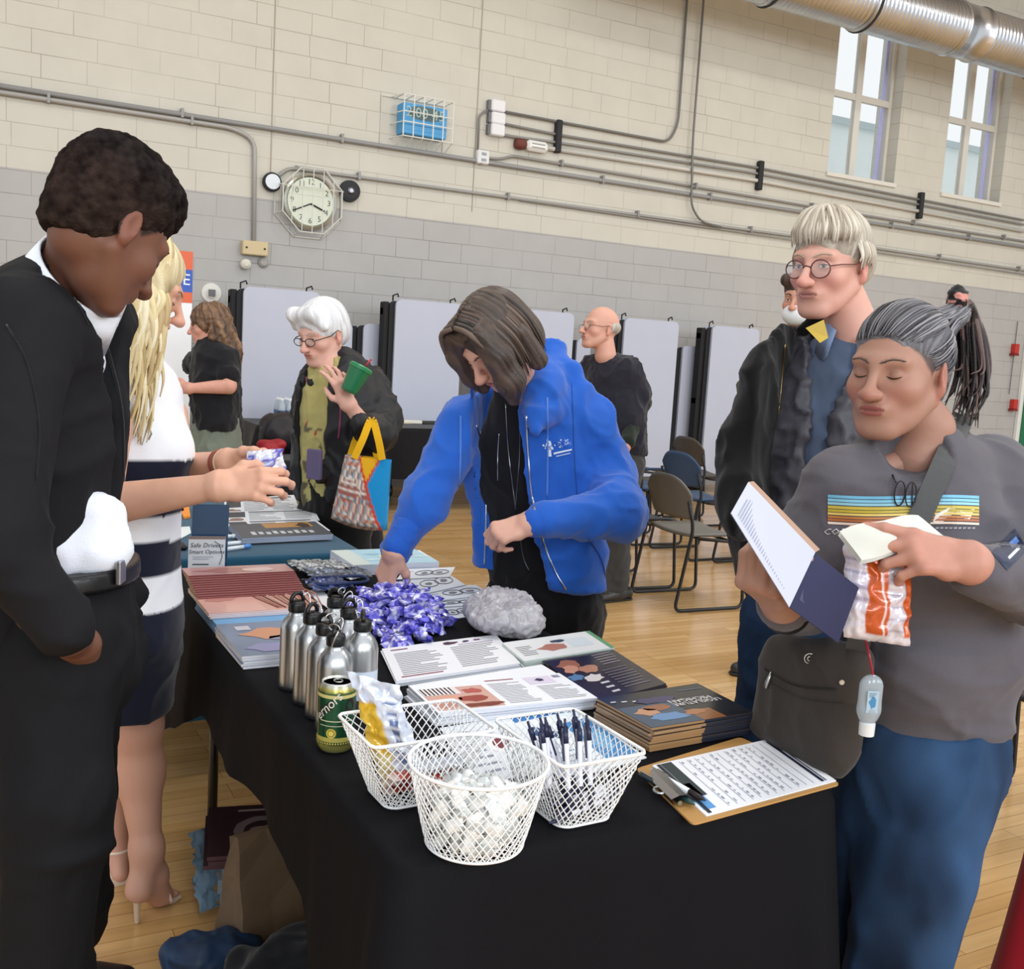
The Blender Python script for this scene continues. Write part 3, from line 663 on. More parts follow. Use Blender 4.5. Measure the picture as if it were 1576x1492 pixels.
folded_table(1168, 1186, 1.66, 'narrow white folded bench table at the sleeve of the black jacket', 9.54, True)

# ------------------------------------------------------------------ folding chairs
M_TUBE = mat('chair_tube', '#17171a', rough=.35, spec=.5)
def make_chair(c):
    rt = thing('folding_chair', (0, 0, 0), '', 'chair', 'chairs set out in rows')
    m = mat('chair_'+c.strip('#'), c, rough=.45)
    # backrest: curved plastic shell, faces +X, width along Y
    nu, nv = 16, 10; V = []
    for side in (0, 1):
        for j in range(nv+1):
            v = j/nv
            for i in range(nu+1):
                u = -1+2*i/nu
                top = .80-.10*abs(u)**3.2; z = .545+(top-.545)*v; w = .235*(1-.10*(1-v)) if v > .3 else .235*(.93-.05*(.3-v)/.3)
                x = -.035+.045*(1-v)+.045*abs(u)**2.2 - (0.012 if side else 0)
                V.append((x, u*w, z))
    n = (nu+1)*(nv+1); F = []
    for j in range(nv):
        for i in range(nu):
            a = j*(nu+1)+i; F.append((a, a+1, a+nu+2, a+nu+1)); F.append((n+a, n+a+nu+1, n+a+nu+2, n+a+1))
    bd = [i for i in range(nu+1)]+[j*(nu+1)+nu for j in range(1, nv+1)]+[nv*(nu+1)+i for i in range(nu-1, -1, -1)]+[j*(nu+1) for j in range(nv-1, 0, -1)]
    for k in range(len(bd)): a, b = bd[k], bd[(k+1) % len(bd)]; F.append((a, n+a, n+b, b))
    mesh_obj('backrest', V, F, m, rt, smooth=True)
    V = []
    for side in (0, 1):
        for j in range(9):
            for i in range(11):
                u = -1+2*j/8; t = i/10; x = .03+.42*t; w = .225*(1-.06*(1-t)); z = .455+.012*abs(u)**2-.02*math.sin(math.pi*t)*(1-abs(u)**2)-(.03*max(0, t-.85)/.15)-(.02 if side else 0)
                V.append((x, u*w, z))
    n = 99; F = []
    for j in range(8):
        for i in range(10):
            a = j*11+i; F.append((a, a+1, a+12, a+11)); F.append((n+a, n+a+11, n+a+12, n+a+1))
    bd = [i for i in range(11)]+[j*11+10 for j in range(1, 9)]+[88+i for i in range(9, -1, -1)]+[j*11 for j in range(7, 0, -1)]
    for k in range(len(bd)): a, b = bd[k], bd[(k+1) % len(bd)]; F.append((a, n+a, n+b, b))
    mesh_obj('seat', V, F, m, rt, smooth=True)
    for s in (-1, 1):
        y = .245*s; mb = MB(); mb.tube(arc_corner([(-.005, y*.93, .66), (.03, y, .5), (-.06, y, .012), (.43, y, .012), (.40, y, .41), (.10, y*.9, .435)], .05, 5), .0105, '#17171a', 8)
        mb.build('side_frame', M_TUBE, rt, smooth=True)
    mb = MB(); mb.tube([(.10, -.22, .435), (.10, .22, .435)], .009, '#17171a'); mb.tube([(.38, -.24, .40), (.38, .24, .40)], .009, '#17171a'); mb.build('cross_bar', M_TUBE, rt, smooth=True)
    return rt
def copy_tree(o, loc=None, rz=None, label=None, parent=None, group=None):
    c = o.copy(); COL.objects.link(c)
    if parent is not None: c.parent = parent
    if loc is not None: c.location = tuple(float(x) for x in loc)
    if rz is not None: c.rotation_euler = (0, 0, rz)
    if label: c['label'] = label
    if group: c['group'] = group
    for ch in list(o.children): copy_tree(ch, parent=c)
    return c
GREY, BLUE, BRN, DRK = '#6a6761', '#2c4668', '#4a443f', '#25262b'
CHAIRS = [(GREY, 3.74, 4.98, 'grey plastic folding chair nearest the camera, seen from behind beside the blue hooded person'),
 (DRK, 3.66, 5.56, 'dark folding chair half hidden behind the blue sleeve, next to the nearest grey chair'),
 (BLUE, 4.78, 6.24, 'blue folding chair directly behind the nearest grey chair'),
 (GREY, 4.95, 5.66, 'grey folding chair at the cuff of the man\'s black jacket'),
 (BRN, 5.85, 7.55, 'brown folding chair in front of the narrow folded table'),
 (BLUE, 5.45, 8.12, 'blue folding chair right beside the bald person, in the back row'),
 (BLUE, 4.7, 6.86, 'blue folding chair partly hidden by the bald person\'s hand'),
 (BLUE, 6.2, 6.95, 'blue folding chair below the rightmost tall folded table'),
 (BRN, 7.2, 8.3, 'small distant brown folding chair at the man\'s black sleeve, farthest back'),
 (GREY, 6.1, 6.3, 'grey folding chair in the middle row hidden mostly by the black jacket'),
 (DRK, 2.98, 2.05, 'dark folding chair cut off by the right edge of the picture')]
protos = {}
for c, x, y, lb in CHAIRS:
    rz = math.radians(RNG.uniform(-5, 5))
    if c not in protos: protos[c] = o = make_chair(c); o.location = (x, y, 0); o.rotation_euler = (0, 0, rz); o['label'] = lb; ORG[o] = np.array([x, y, 0.])
    else: copy_tree(protos[c], (x, y, 0), rz, lb)

# ------------------------------------------------------------------ tables and cloths
def make_cloth(name, x0, x1, y0, y1, ztop, hem, c, label, seed=3, amp=.02, r=.035, flare=.05, m=None, nf=1.0):
    """rounded-rectangle top that falls as pleated drop; hem(s,x,y)->height"""
    per = []
    def seg(p, q, n):
        for i in range(n): per.append(np.array(p)+(np.array(q)-np.array(p))*i/n)
    Lx, Ly = x1-x0, y1-y0; nx, ny = int(Lx/.02), int(Ly/.02)
    cr = [(x0+r, y0+r, 180), (x1-r, y0+r, 270), (x1-r, y1-r, 0), (x0+r, y1-r, 90)]
    P = []; Nn = []
    for k in range(4):
        cx, cy, a0 = cr[k]
        for i in range(7):
            a = math.radians(a0+15*i); P.append((cx+r*math.cos(a), cy+r*math.sin(a))); Nn.append((math.cos(a), math.sin(a)))
        nxt = cr[(k+1) % 4]; a = math.radians(a0+90); q0 = (cx+r*math.cos(a), cy+r*math.sin(a)); q1 = (nxt[0]+r*math.cos(a), nxt[1]+r*math.sin(a))
        n = nx if k % 2 == 0 else ny
        for i in range(1, n): t = i/n; P.append((q0[0]+(q1[0]-q0[0])*t, q0[1]+(q1[1]-q0[1])*t)); Nn.append((math.cos(a), math.sin(a)))
    P = np.array(P); Nn = np.array(Nn); n = len(P)
    s = np.concatenate([[0], np.cumsum(np.linalg.norm(np.diff(P, axis=0), axis=1))])
    corner = np.array([min(np.hypot(p[0]-X, p[1]-Y) for X in (x0, x1) for Y in (y0, y1)) for p in P])
    V = []; rows = 0
    cx, cy = (x0+x1)/2, (y0+y1)/2
    K = 30
    hz = np.array([hem(p[0], p[1]) for p in P])
    f1 = vnoise(np.stack([s*5.5*nf, s*0, s*0+seed], 1), seed); f2 = vnoise(np.stack([s*13*nf, s*0, s*0+seed], 1), seed+1)
    cf = np.exp(-(corner/.10)**2)
    for j in range(K+1):
        t = j/K
        if t < .14:   # rounding over the edge
            a = t/.14*math.pi/2; rr = .014; off = rr*math.sin(a)-rr; z = np.full(n, ztop-rr*(1-math.cos(a))); d = np.full(n, off)
        else:
            u = (t-.14)/.86; z = ztop-.014-(ztop-.014-hz)*u
            fall = np.clip((ztop-z)/.7, 0, 1)
            d = (amp*f1+amp*.45*f2)*np.clip(fall*3, 0, 1)**.8+flare*fall*(.35+cf*2.2*(1+.3*np.sin(s*60)))+.004
        V.append(np.column_stack([P+Nn*d[:, None], z]))
    V = np.concatenate(V)
    # slightly rumpled top as concentric fill
    tops = []; kk = 14
    for j in range(1, kk+1):
        q = 1-j/kk*.97; X = cx+(P[:, 0]-Nn[:, 0]*.014-cx)*q; Y = cy+(P[:, 1]-Nn[:, 1]*.014-cy)*q; tops.append(np.column_stack([X, Y, np.full(n, ztop)]))
    V = np.concatenate([V]+tops); F = []
    for j in range(K):
        for i in range(n): F.append((j*n+i, (j+1)*n+i, (j+1)*n+(i+1) % n, j*n+(i+1) % n))
    b = (K+1)*n
    for j in range(kk):
        lo = b+(j-1)*n if j else 0; hi = b+j*n
        for i in range(n): F.append((lo+i, lo+(i+1) % n, hi+(i+1) % n, hi+i))
    F.append(tuple(b+(kk-1)*n+i for i in range(n)))
    return mesh_obj(name, V, F, m or M_CLOTH, cols=c, smooth=True, label=label, cat='tablecloth')
def make_table(x0, x1, y0, y1, ztop, label, group='folding tables under the cloths'):
    rt = thing('folding_table', ((x0+x1)/2, (y0+y1)/2, 0), label, 'table', group)
    MB().box((x0+.012, y0+.012, ztop-.045), (x1-.012, y1-.012, ztop-.006), '#d8d8d6', bev=.006).build('tabletop', M_PLAST, rt)
    for y in (y0+.22, y1-.22):
        for x in (x0+.1, x1-.1): MB().tube([(x, y, ztop-.045), (x, y, 0)], .014, '#55585c', 8).build('leg', M_METAL, rt, smooth=True)
        MB().tube([(x0+.1, y, .3), (x1-.1, y, .3)], .01, '#55585c', 8).build('leg_brace', M_METAL, rt, smooth=True)
ZT_ = .76
def hem_black(x, y):
    if x < .56:  # side towards the two presenters: short, pulled up
        return float(np.interp(y, [1.2, 1.35, 1.6, 1.85, 2.1, 2.4, 2.7, 3.05], [.02, .3, .52, .55, .53, .56, .42, .3]))
    if x > 1.26: return .3
    return .02 if y < 2 else .3
make_table(.515, 1.295, 1.205, 3.05, ZT_-.004, 'white topped folding table hidden under the long black cloth in front')
make_cloth('tablecloth', .505, 1.305, 1.195, 3.06, ZT_, hem_black, '#0f0f13', 'black cloth draped over the long front table', amp=.016, flare=.045, m=mat('black_cloth', vc=True, rough=.8, spec=.15, bump=.2, bscale=500))
TEAL_Z = .75
make_table(.46, 1.2, 3.3, 5.1, TEAL_Z-.004, 'folding table hidden under the teal cloth behind the front table')
make_cloth('tablecloth', .45, 1.21, 3.28, 5.12, TEAL_Z, lambda x, y: .22, '#1c4a63', 'dark teal cloth draped over the second table', seed=9, amp=.014)
make_table(3.1, 5.0, 8.45, 9.15, .744, 'folding table by the wall under the far black cloth')
make_cloth('tablecloth', 3.08, 5.02, 8.43, 9.17, .75, lambda x, y: .3, '#121216', 'far black cloth on the table in front of the folded tables', seed=15, amp=.02)
make_table(2.15, 2.98, 8.48, 9.15, .744, 'folding table under the black cloth that carries the water bottles')
make_cloth('tablecloth', 2.13, 3.0, 8.46, 9.17, .75, lambda x, y: .35, '#121216', 'black cloth under the pack of water bottles', seed=21, amp=.02)
# red cloth at the right picture edge
make_table(1.96, 2.7, .55, 1.26, .514, 'low table at the right picture edge under the red cloth')
make_cloth('tablecloth', 1.94, 2.72, .53, 1.28, .52, lambda x, y: .02, '#8e1320', 'deep red cloth cut off by the lower right picture edge', seed=31, amp=.015)
print('p2 ok')

# ================================================================== THINGS ON THE TABLES
M_WIRE = mat('white_wire', '#eef0f2', rough=.35, spec=.5)
M_ALU = mat('brushed_aluminium', vc=True, rough=.32, metal=1, bump=.05, bscale=(60, 60, 700), aniso=1)
M_FILM = mat('clear_film', vc=True, rough=.08, spec=.9, alpha=.42, coat=.4)
M_GLOSS = mat('glossy_print', vc=True, rough=.16, spec=.6)
M_FOIL = mat('foil', vc=True, rough=.2, spec=.8, metal=.15)
ORD = ['topmost', 'second from the top', 'third from the top', 'fourth from the top', 'fifth from the top', 'sixth from the top', 'seventh from the top', 'eighth from the top', 'ninth from the top', 'tenth from the top', 'eleventh from the top']
def quadpts(cs, z): return [T(px, py, z) for px, py in cs]
def slab(mb, P, th, ctop, cside=None, curl=0):
    """P: 4 corners at the bottom (counter-clockwise), th: thickness"""
    P = [np.array(p, float) for p in P]; up = np.array([0, 0, th]); cs = cside or ctop
    V = P+[p+up for p in P]
    mb.add(V[:4], [(3, 2, 1, 0)], cs); mb.add(V[4:], [(0, 1, 2, 3)], ctop)
    for i in range(4): j = (i+1) % 4; mb.add([V[i], V[j], V[4+j], V[4+i]], [(0, 1, 2, 3)], cs)
def parallelogram(a, b, d):
    a, b, d = np.array(a), np.array(b), np.array(d); return [a, b, b+d-a, d]
def square_up(a, b, d, w=None, h=None):
    """rectangle from corner a, towards b, on d's side"""
    a, b, d = [np.array(x, float) for x in (a, b, d)]; U = b-a; w = w or np.linalg.norm(U); U = nrm(U); V = d-a; h0 = V@np.cross([0, 0, 1], U); s_ = 1 if h0 > 0 else -1
    V = np.cross([0, 0, 1], U)*s_; h = h or abs(h0); return [a, a+U*w, a+U*w+V*h, a+V*h] if s_ > 0 else [a, a+V*h, a+U*w+V*h, a+U*w]
def stack(name, corners, z0, n, th, ctop, cside, label, cat, group, jit=.003, fan=(0, 0), printer=None, m=None, gap=.0004, hi=None):
    """n separate booklets; corners = 4 world points (xy used) of the bottom one; fan: xy shift per booklet"""
    out = []; r = random.Random(hash(name+label) % 999 if 0 else len(label)*7+n); z = z0
    ctr = np.mean(np.array(corners), 0)
    for i in range(n):
        a = r.uniform(-jit, jit)*4; R = rotz(a); sh = np.array([fan[0]*i+r.uniform(-jit, jit), fan[1]*i+r.uniform(-jit, jit), 0])
        P = [(R@(np.array(p)-ctr)+ctr+sh) for p in corners]
        for p in P: p[2] = z
        mb = MB(); slab(mb, P, th, ctop, cside)
        k = n-1-i
        lb = label % ORD[k].replace('the ', '') if n > 1 else label
        o = mb.build(name, m or M_PAPER, label=lb, cat=cat, group=group if n > 1 else None)
        if k == 0 and printer:
            # P[3] is treated as lower-left in reading order given by printer's own rot
            pg = Page(P[0]+np.array([0, 0, th]), P[1]-P[0], P[3]-P[0], (0, 0, 1)); printer(pg); pg.build(o, 'cover_print', m or M_PRINT)
        out.append(o); z += th+gap
    return out, z

# --- paper handouts in the middle of the table
def pr_text(pg):
    pg.rect(.0, 0, 1, 1, '#eef0f6', 0)
    pg.lines(.07, .12, .46, .80, 13, '#6d6d76', .3, 3, 1); pg.lines(.54, .12, .93, .78, 12, '#6d6d76', .3, 4, 1)
    pg.lines(.05, .05, .40, .12, 1, '#8c4a55', .4, 5, 1); pg.rect(.06, .885, .2, .915, '#6b2c3a', 1)
    pg.blob(.56, .90, .06, .05, '#4c2c40', 2, 1); pg.blob(.70, .90, .03, .03, '#4a3560', 5, 1); pg.blob(.80, .91, .035, .03, '#6d4a6d', 7, 1)
    pg.rect(.62, .8, .93, .83, '#b9a9c2', 1)
def pr_photo(pg):
    pg.rect(0, 0, 1, 1, '#eceff6', 0)
    pg.rect(.02, .05, .42, .80, '#cfa79a', 1); pg.rect(.02, .55, .25, .80, '#e6dfe0', 2)
    for k in range(8): pg.rect(.03+.025*k, .56, .04+.025*k, .80, '#6e4a49', 2)
    pg.blob(.14, .42, .09, .10, '#d9a08a', 3, 2); pg.blob(.30, .36, .09, .12, '#9c4a3c', 4, 2); pg.blob(.30, .14, .12, .07, '#7d4130', 6, 2); pg.blob(.10, .20, .07, .10, '#b98a78', 8, 2); pg.blob(.33, .62, .06, .09, '#b55b52', 9, 2)
    pg.lines(.46, .06, .66, .85, 1, '#8c3a45', .0, 3, 1); pg.lines(.46, .08, .68, .82, 14, '#767680', .28, 13, 1); pg.lines(.74, .08, .97, .6, 10, '#767680', .28, 14, 1)
    pg.rect(.72, .66, .9, .92, '#dcd2e6', 1); pg.blob(.81, .8, .03, .05, '#3a2c50', 3, 2); pg.rect(.92, .84, .97, .93, '#8d8d9c', 1)
    pg.rect(.47, .90, .66, .93, '#8c3a45', 1)
q = quadpts([(610, 1058), (800, 1029), (727, 988), (586, 1007)], ZT_)
stack('newsletter', q, ZT_+.001, 4, .0022, '#e9ecf3', '#d5d9e2', 'white two column newsletter handout behind the bottles, %s', 'newsletter', 'white newsletters behind the bottles', printer=pr_text)
q = quadpts([(672, 1120), (916, 1094), (829, 1041), (625, 1076)], ZT_)
stack('photo_handout', q, ZT_+.001, 7, .0034, '#e9ecf3', '#d8dbe4', 'white handout with a reddish photo of two faces, %s', 'handout', 'white handouts with a reddish photo', printer=pr_photo, jit=.004)
def pr_dark(pg):
    pg.rect(0, 0, 1, 1, '#2a2530', 0); pg.rect(.0, .0, .45, 1, '#332a33', 1)
    pg.blob(.22, .80, .15, .10, '#a06b50', 3, 2); pg.blob(.18, .68, .10, .08, '#c8927a', 5, 3); pg.blob(.38, .62, .12, .09, '#b5826b', 6, 3); pg.blob(.30, .42, .12, .08, '#d8d3d6', 8, 3); pg.blob(.12, .5, .1, .07, '#5d83ad', 9, 3)
    pg.lines(.30, .05, .44, .34, 3, '#cdd0dc', .35, 4, 3); pg.lines(.5, .1, .9, .55, 8, '#77717f', .25, 6, 2); pg.lines(.62, .62, .96, .9, 5, '#9a95a6', .25, 7, 2)
q = quadpts([(918, 1092), (1026, 1063), (930, 1011), (836, 1027)], ZT_)
stack('dark_booklet', q, ZT_+.001, 4, .003, '#2a2530', '#3d3a42', 'dark booklet with a photo of faces behind the newsletters, %s', 'booklet', 'dark photo booklets', printer=pr_dark, m=M_GLOSS)
def pr_leg(pg):
    pg.rect(0, 0, 1, 1, '#23252c', 0); pg.rect(.0, .0, .50, .62, '#3c4f66', 1); pg.rect(.5, .0, .72, .30, '#8d5f3e', 1)
    pg.blob(.18, .42, .11, .10, '#b98a6c', 3, 2); pg.blob(.34, .50, .13, .10, '#8d5a42', 4, 2); pg.blob(.55, .24, .1, .07, '#a5714f', 5, 2); pg.blob(.42, .72, .18, .10, '#33305c', 6, 2); pg.blob(.28, .22, .18, .12, '#5f86b3', 7, 2)
    pg.text('MICHIGAN', .70, .60, .021, '#e9e9ec', rot=180); pg.text('LEGISLATURE', .72, .50, .019, '#e9e9ec', rot=180)
    for k in range(3): pg.rect(.04+.09*k, .80-.03*k, .09+.09*k, .83-.03*k, '#d0d2da', 2)
    pg.rect(.74, .88, .99, .895, '#5d7484', 2)
q = quadpts([(1000, 1160), (1156, 1132), (1067, 1085), (914, 1112)], ZT_)
so, zleg = stack('guide_booklet', q, ZT_+.001, 9, .0046, '#23252c', '#a07c55', 'thick dark guide booklet by the clipboard, %s', 'booklet', 'stacked dark guide booklets beside the clipboard', printer=pr_leg, m=M_GLOSS, jit=.004)
for o in so:   # the covers wrap dark round the right half of the near cut edge
    Vw = [np.array(v.co)+ORG[o] for v in o.data.vertices][:8]; lo_ = sorted(Vw, key=lambda p: p[1])
    near = sorted(lo_[:4], key=lambda p: p[0]); a_, b_ = near[0], near[-1]; zt_ = max(p[2] for p in Vw); zl_ = min(p[2] for p in Vw)
    a_ = a_*[1, 1, 0]; b_ = b_*[1, 1, 0]; m_ = a_*.5+b_*.5; nn_ = nrm(np.cross(nrm(b_-a_), [0, 0, 1]))*.0006
    MB().quad(m_+nn_+[0, 0, zl_], b_+nn_+[0, 0, zl_], b_+nn_+[0, 0, zt_], m_+nn_+[0, 0, zt_], '#262a38').build('dark_cut_edge', M_PRINT, o)
def pr_green(pg):
    pg.rect(0, 0, 1, 1, '#e6e9ec', 0); pg.blob(.42, .45, .16, .16, '#b57a6a', 3, 1); pg.blob(.55, .7, .08, .08, '#3c4558', 4, 2); pg.lines(.06, .2, .26, .7, 6, '#5d5d68', .3, 4, 1); pg.rect(.62, .3, .86, .75, '#d8e2ea', 1); pg.rect(.95, 0, 1, 1, '#5fa076', 1)
q = quadpts([(806, 1030), (945, 1008), (905, 987), (772, 1001)], ZT_)
stack('green_edged_booklet', q, ZT_+.001, 3, .0055, '#e4e8ea', '#cfdcd6', 'white booklet with a green edge in front of the plastic bag, %s', 'booklet', 'green edged booklets', printer=pr_green)
# sketch covered sheets at the far right of the table
def pr_sk(seed):
    def f(pg):
        pg.rect(0, 0, 1, 1, '#dfe6f0', 0); r = random.Random(seed)
        for k in range(2):
            u = .45+.3*k; pts = [pg.at(u+.17*math.cos(t), .5+.22*math.sin(t), 2) for t in np.linspace(0, 2*math.pi, 18, endpoint=False)]
            pg.mb.tube(pts, .0012, '#3a3f49', 4, closed=True)
            pg.blob(u, .5, .07, .1, '#6a6f7c', seed+k, 1)
        pg.lines(.04, .15, .22, .8, 4, '#7a808c', .25, seed, 1)
    return f
for i, (cs, lb) in enumerate((([(610, 900), (692, 896), (672, 882), (622, 884)], 'pale sheet with line sketches farthest back, touching the white books'), ([(640, 924), (716, 907), (697, 896), (612, 902)], 'pale sketch sheet just in front of the farthest one'),
        ([(668, 931), (757, 920), (724, 905), (645, 915)], 'pale sketch sheet with a drawn oval lying uppermost on the right'), ([(655, 940), (748, 934), (735, 925), (648, 929)], 'pale folded sheet crossed by a dark band'), ([(684, 957), (735, 949), (712, 936), (664, 941)], 'small pale sheet next to the crumpled plastic bag'))):
    q = quadpts(cs, ZT_); mb = MB(); z0 = ZT_+.001+.003*(4-i if i < 4 else 0)
    for p in q: p[2] = z0
    slab(mb, q, .0025, '#dfe6f0', '#8e949e'); o = mb.build('sketch_sheet', M_PAPER, label=lb, cat='sheet', group='sketch sheets')
    pg = Page(q[0]+np.array([0, 0, .0025]), q[1]-q[0], q[3]-q[0]); pr_sk(i+3)(pg); pg.build(o, 'drawing')
# white books
def pr_sea(pg):
    pg.rect(0, 0, 1, 1, '#a9cfe0', 0); pg.rect(0, 0, .22, 1, '#c9d6d4', 1)
    for k in range(7): pg.blob(.3+.1*k, .3+.5*((k*37) % 10)/10, .09, .05, ['#c5e0e6', '#8fbfd8', '#d7d6b0'][k % 3], k, 2)
q = quadpts([(543, 887), (675, 881), (645, 862), (508, 863)], ZT_)
stack('white_book', q, ZT_+.001, 2, .0155, '#e1e7ec', '#cfd4e2', 'thick white book with a pale blue sea cover, %s', 'book', 'white books at the far end', printer=pr_sea, jit=.001)
# flyers under the wire baskets
def pr_flyer(pg):
    pg.rect(0, 0, 1, 1, '#e4edf7', 0); pg.rect(.0, .92, 1, 1, '#3b78b8', 1); pg.rect(.62, .08, .97, .75, '#3f86c4', 1); pg.blob(.8, .4, .12, .2, '#6aa8d8', 4, 2)
    pg.blob(.3, .7, .07, .1, '#33507c', 3, 1, j=.05); pg.blob(.45, .6, .05, .07, '#33507c', 4, 1, j=.05); pg.lines(.05, .1, .5, .45, 5, '#8aa0bb', .3, 5, 1); pg.blob(.08, .3, .06, .1, '#7fc0cc', 8, 1)
q = quadpts([(868, 1205), (996, 1168), (890, 1100), (762, 1115)], ZT_)
stack('blue_flyer', q, ZT_+.0005, 1, .0016, '#e4edf7', '#dfe6ee', 'pale flyer with blue border lying under the pen basket', 'flyer', 'flyers', printer=pr_flyer)
def pr_badge(pg):
    pg.rect(0, 0, 1, 1, '#dfe6ee', 0); pg.blob(.6, .55, .2, .16, '#f2f3f5', 3, 1, 20, .02); pg.blob(.6, .55, .12, .1, '#7b3238', 3, 2, 20, .02); pg.lines(.05, .1, .4, .9, 7, '#8f98a8', .3, 5, 1)
q = quadpts([(745, 1210), (862, 1186), (765, 1115), (676, 1124)], ZT_)
stack('badge_flyer', q, ZT_+.0022, 1, .0016, '#dfe6ee', '#dfe6ee', 'pale flyer with a round badge lying under the round wire basket', 'flyer', 'flyers', printer=pr_badge)

# --- magazines along the presenters' side
def rect(x0, x1, y0, y1): return [np.array(p, float) for p in ((x0, y0, 0), (x1, y0, 0), (x1, y1, 0), (x0, y1, 0))]
def pr_art(pg):
    pg.rect(0, 0, 1, 1, '#6d7f9e', 0); pg.rect(.75, .0, 1, 1, '#dfe2ea', 1); pg.blob(.35, .62, .22, .16, '#d08d68', 3, 2); pg.blob(.55, .45, .2, .1, '#8f87a8', 4, 2); pg.blob(.70, .30, .11, .07, '#d98c7c', 5, 3); pg.blob(.4, .2, .3, .14, '#8d8dc0', 6, 2); pg.rect(.12, .75, .24, .88, '#c8c8d8', 2); pg.blob(.6, .78, .08, .1, '#6d90b8', 8, 3)
stack('art_magazine', rect(.512, .785, 2.10, 2.36), ZT_+.001, 5, .0052, '#6d7f9e', '#e3e5ee', 'magazine with a purple and orange painted cover, %s', 'magazine', 'painted cover magazines beside the bottles', printer=pr_art, jit=.004, m=M_GLOSS)
_, zb = stack('blue_booklet', rect(.515, .785, 2.372, 2.62), ZT_+.001, 4, .005, '#6fa0cc', '#83abd2', 'light blue booklet under the pink magazines, %s', 'booklet', 'light blue booklets', jit=.002)
def pr_pink(pg):
    pg.rect(0, 0, 1, 1, '#cf9f94', 0); pg.rect(0, 0, .5, .95, '#d9a99f', 1)
    for k in range(14): pg.mb.tube([pg.at(.45+.04*k, .98, 2), pg.at(.50+.045*k, .5, 2), pg.at(.62+.03*k, .05, 2)], .0022, ['#8a5248', '#b0786a', '#6d3d36', '#d8b0a2'][k % 4], 4)
    pg.blob(.2, .5, .14, .1, '#c08a80', 5, 2)
_, zp = stack('pink_magazine', rect(.513, .79, 2.43, 2.70), zb, 4, .003, '#cf9f94', '#d9c9c9', 'magazine with a pink photo cover under the maroon booklets, %s', 'magazine', 'pink magazines', printer=pr_pink, jit=.003, m=M_GLOSS)
def pr_mar(pg): pg.rect(0, 0, 1, 1, '#b98f8c', 0); pg.blob(.4, .5, .3, .3, '#a5706a', 3, 1); pg.blob(.7, .4, .15, .3, '#d3b6b0', 4, 2)
_, zm = stack('maroon_booklet', rect(.512, .79, 2.575, 2.67), zp, 11, .003, '#a0706c', '#7c3c40', 'maroon spined booklet in the stepped pile, %s', 'booklet', 'stepped maroon booklets', jit=.0008, fan=(-.0006, .0095), printer=pr_mar, gap=.0007, m=M_GLOSS)
stack('white_brochure', rect(.59, .80, 2.84, 2.915), ZT_+.001, 4, .009, '#dfe5ee', '#c9cfdd', 'white brochure behind the maroon booklets, %s', 'brochure', 'white brochures', jit=.003)
# card holder with the printed card
def card_holder():
    a = T(294, 905, ZT_); a = np.array([.56, 2.97, ZT_]); U = nrm(_r*[1, 1, 0])*.104; Z = np.array([0, 0, 1.0]); back = nrm(np.array([_f[0], _f[1], 0]))
    U = np.array([.099, -.02, 0])
    rt = thing('card_stand', a+U/2, 'upright clear stand holding a navy leaflet above a lettered grey white card', 'card stand')
    mb = MB(); mb.quad(a+back*.02, a+U+back*.02, a+U+Z*.21+back*.035, a+Z*.21+back*.035, '#1f3d5c'); mb.quad(a+U+back*.021, a+back*.021, a+Z*.21+back*.036, a+U+Z*.21+back*.036, '#1f3d5c'); mb.build('navy_leaflet', M_GLOSS, rt)
    mb = MB(); slab(mb, [a, a+U, a+U+back*.05, a+back*.05], .004, '#d8dde4'); mb.build('stand_base', M_PLAST, rt)
    pg = Page(a+Z*.004, U, Z*.118+back*.004, -back, .0006); pg.rect(0, 0, 1, 1, '#cdd0d6', 0); pg.rect(0, .93, 1, 1, '#7d6a62', 1)
    pg.text('Safe Drivers', .5, .78, .0185, '#2a2c36', shear=.2); pg.text('Smart Options', .5, .62, .0165, '#2a2c36', shear=.2); pg.lines(.12, .42, .88, .52, 2, '#8b8d98', .3, 2, 1); pg.lines(.12, .28, .88, .34, 1, '#44474f', .5, 2, 1)
    pg.mb.tube([pg.at(.85, .3, 2), pg.at(.93, .5, 2), pg.at(.85, .8, 2), pg.at(.7, .88, 2)], .0009, '#2a2c36', 4)
    pg.mb.quad(a-back*.0+U, a, a+Z*.122+back*.005, a+U+Z*.122+back*.005, '#cdd0d6')
    pg.build(rt, 'lettered_card')
card_holder()

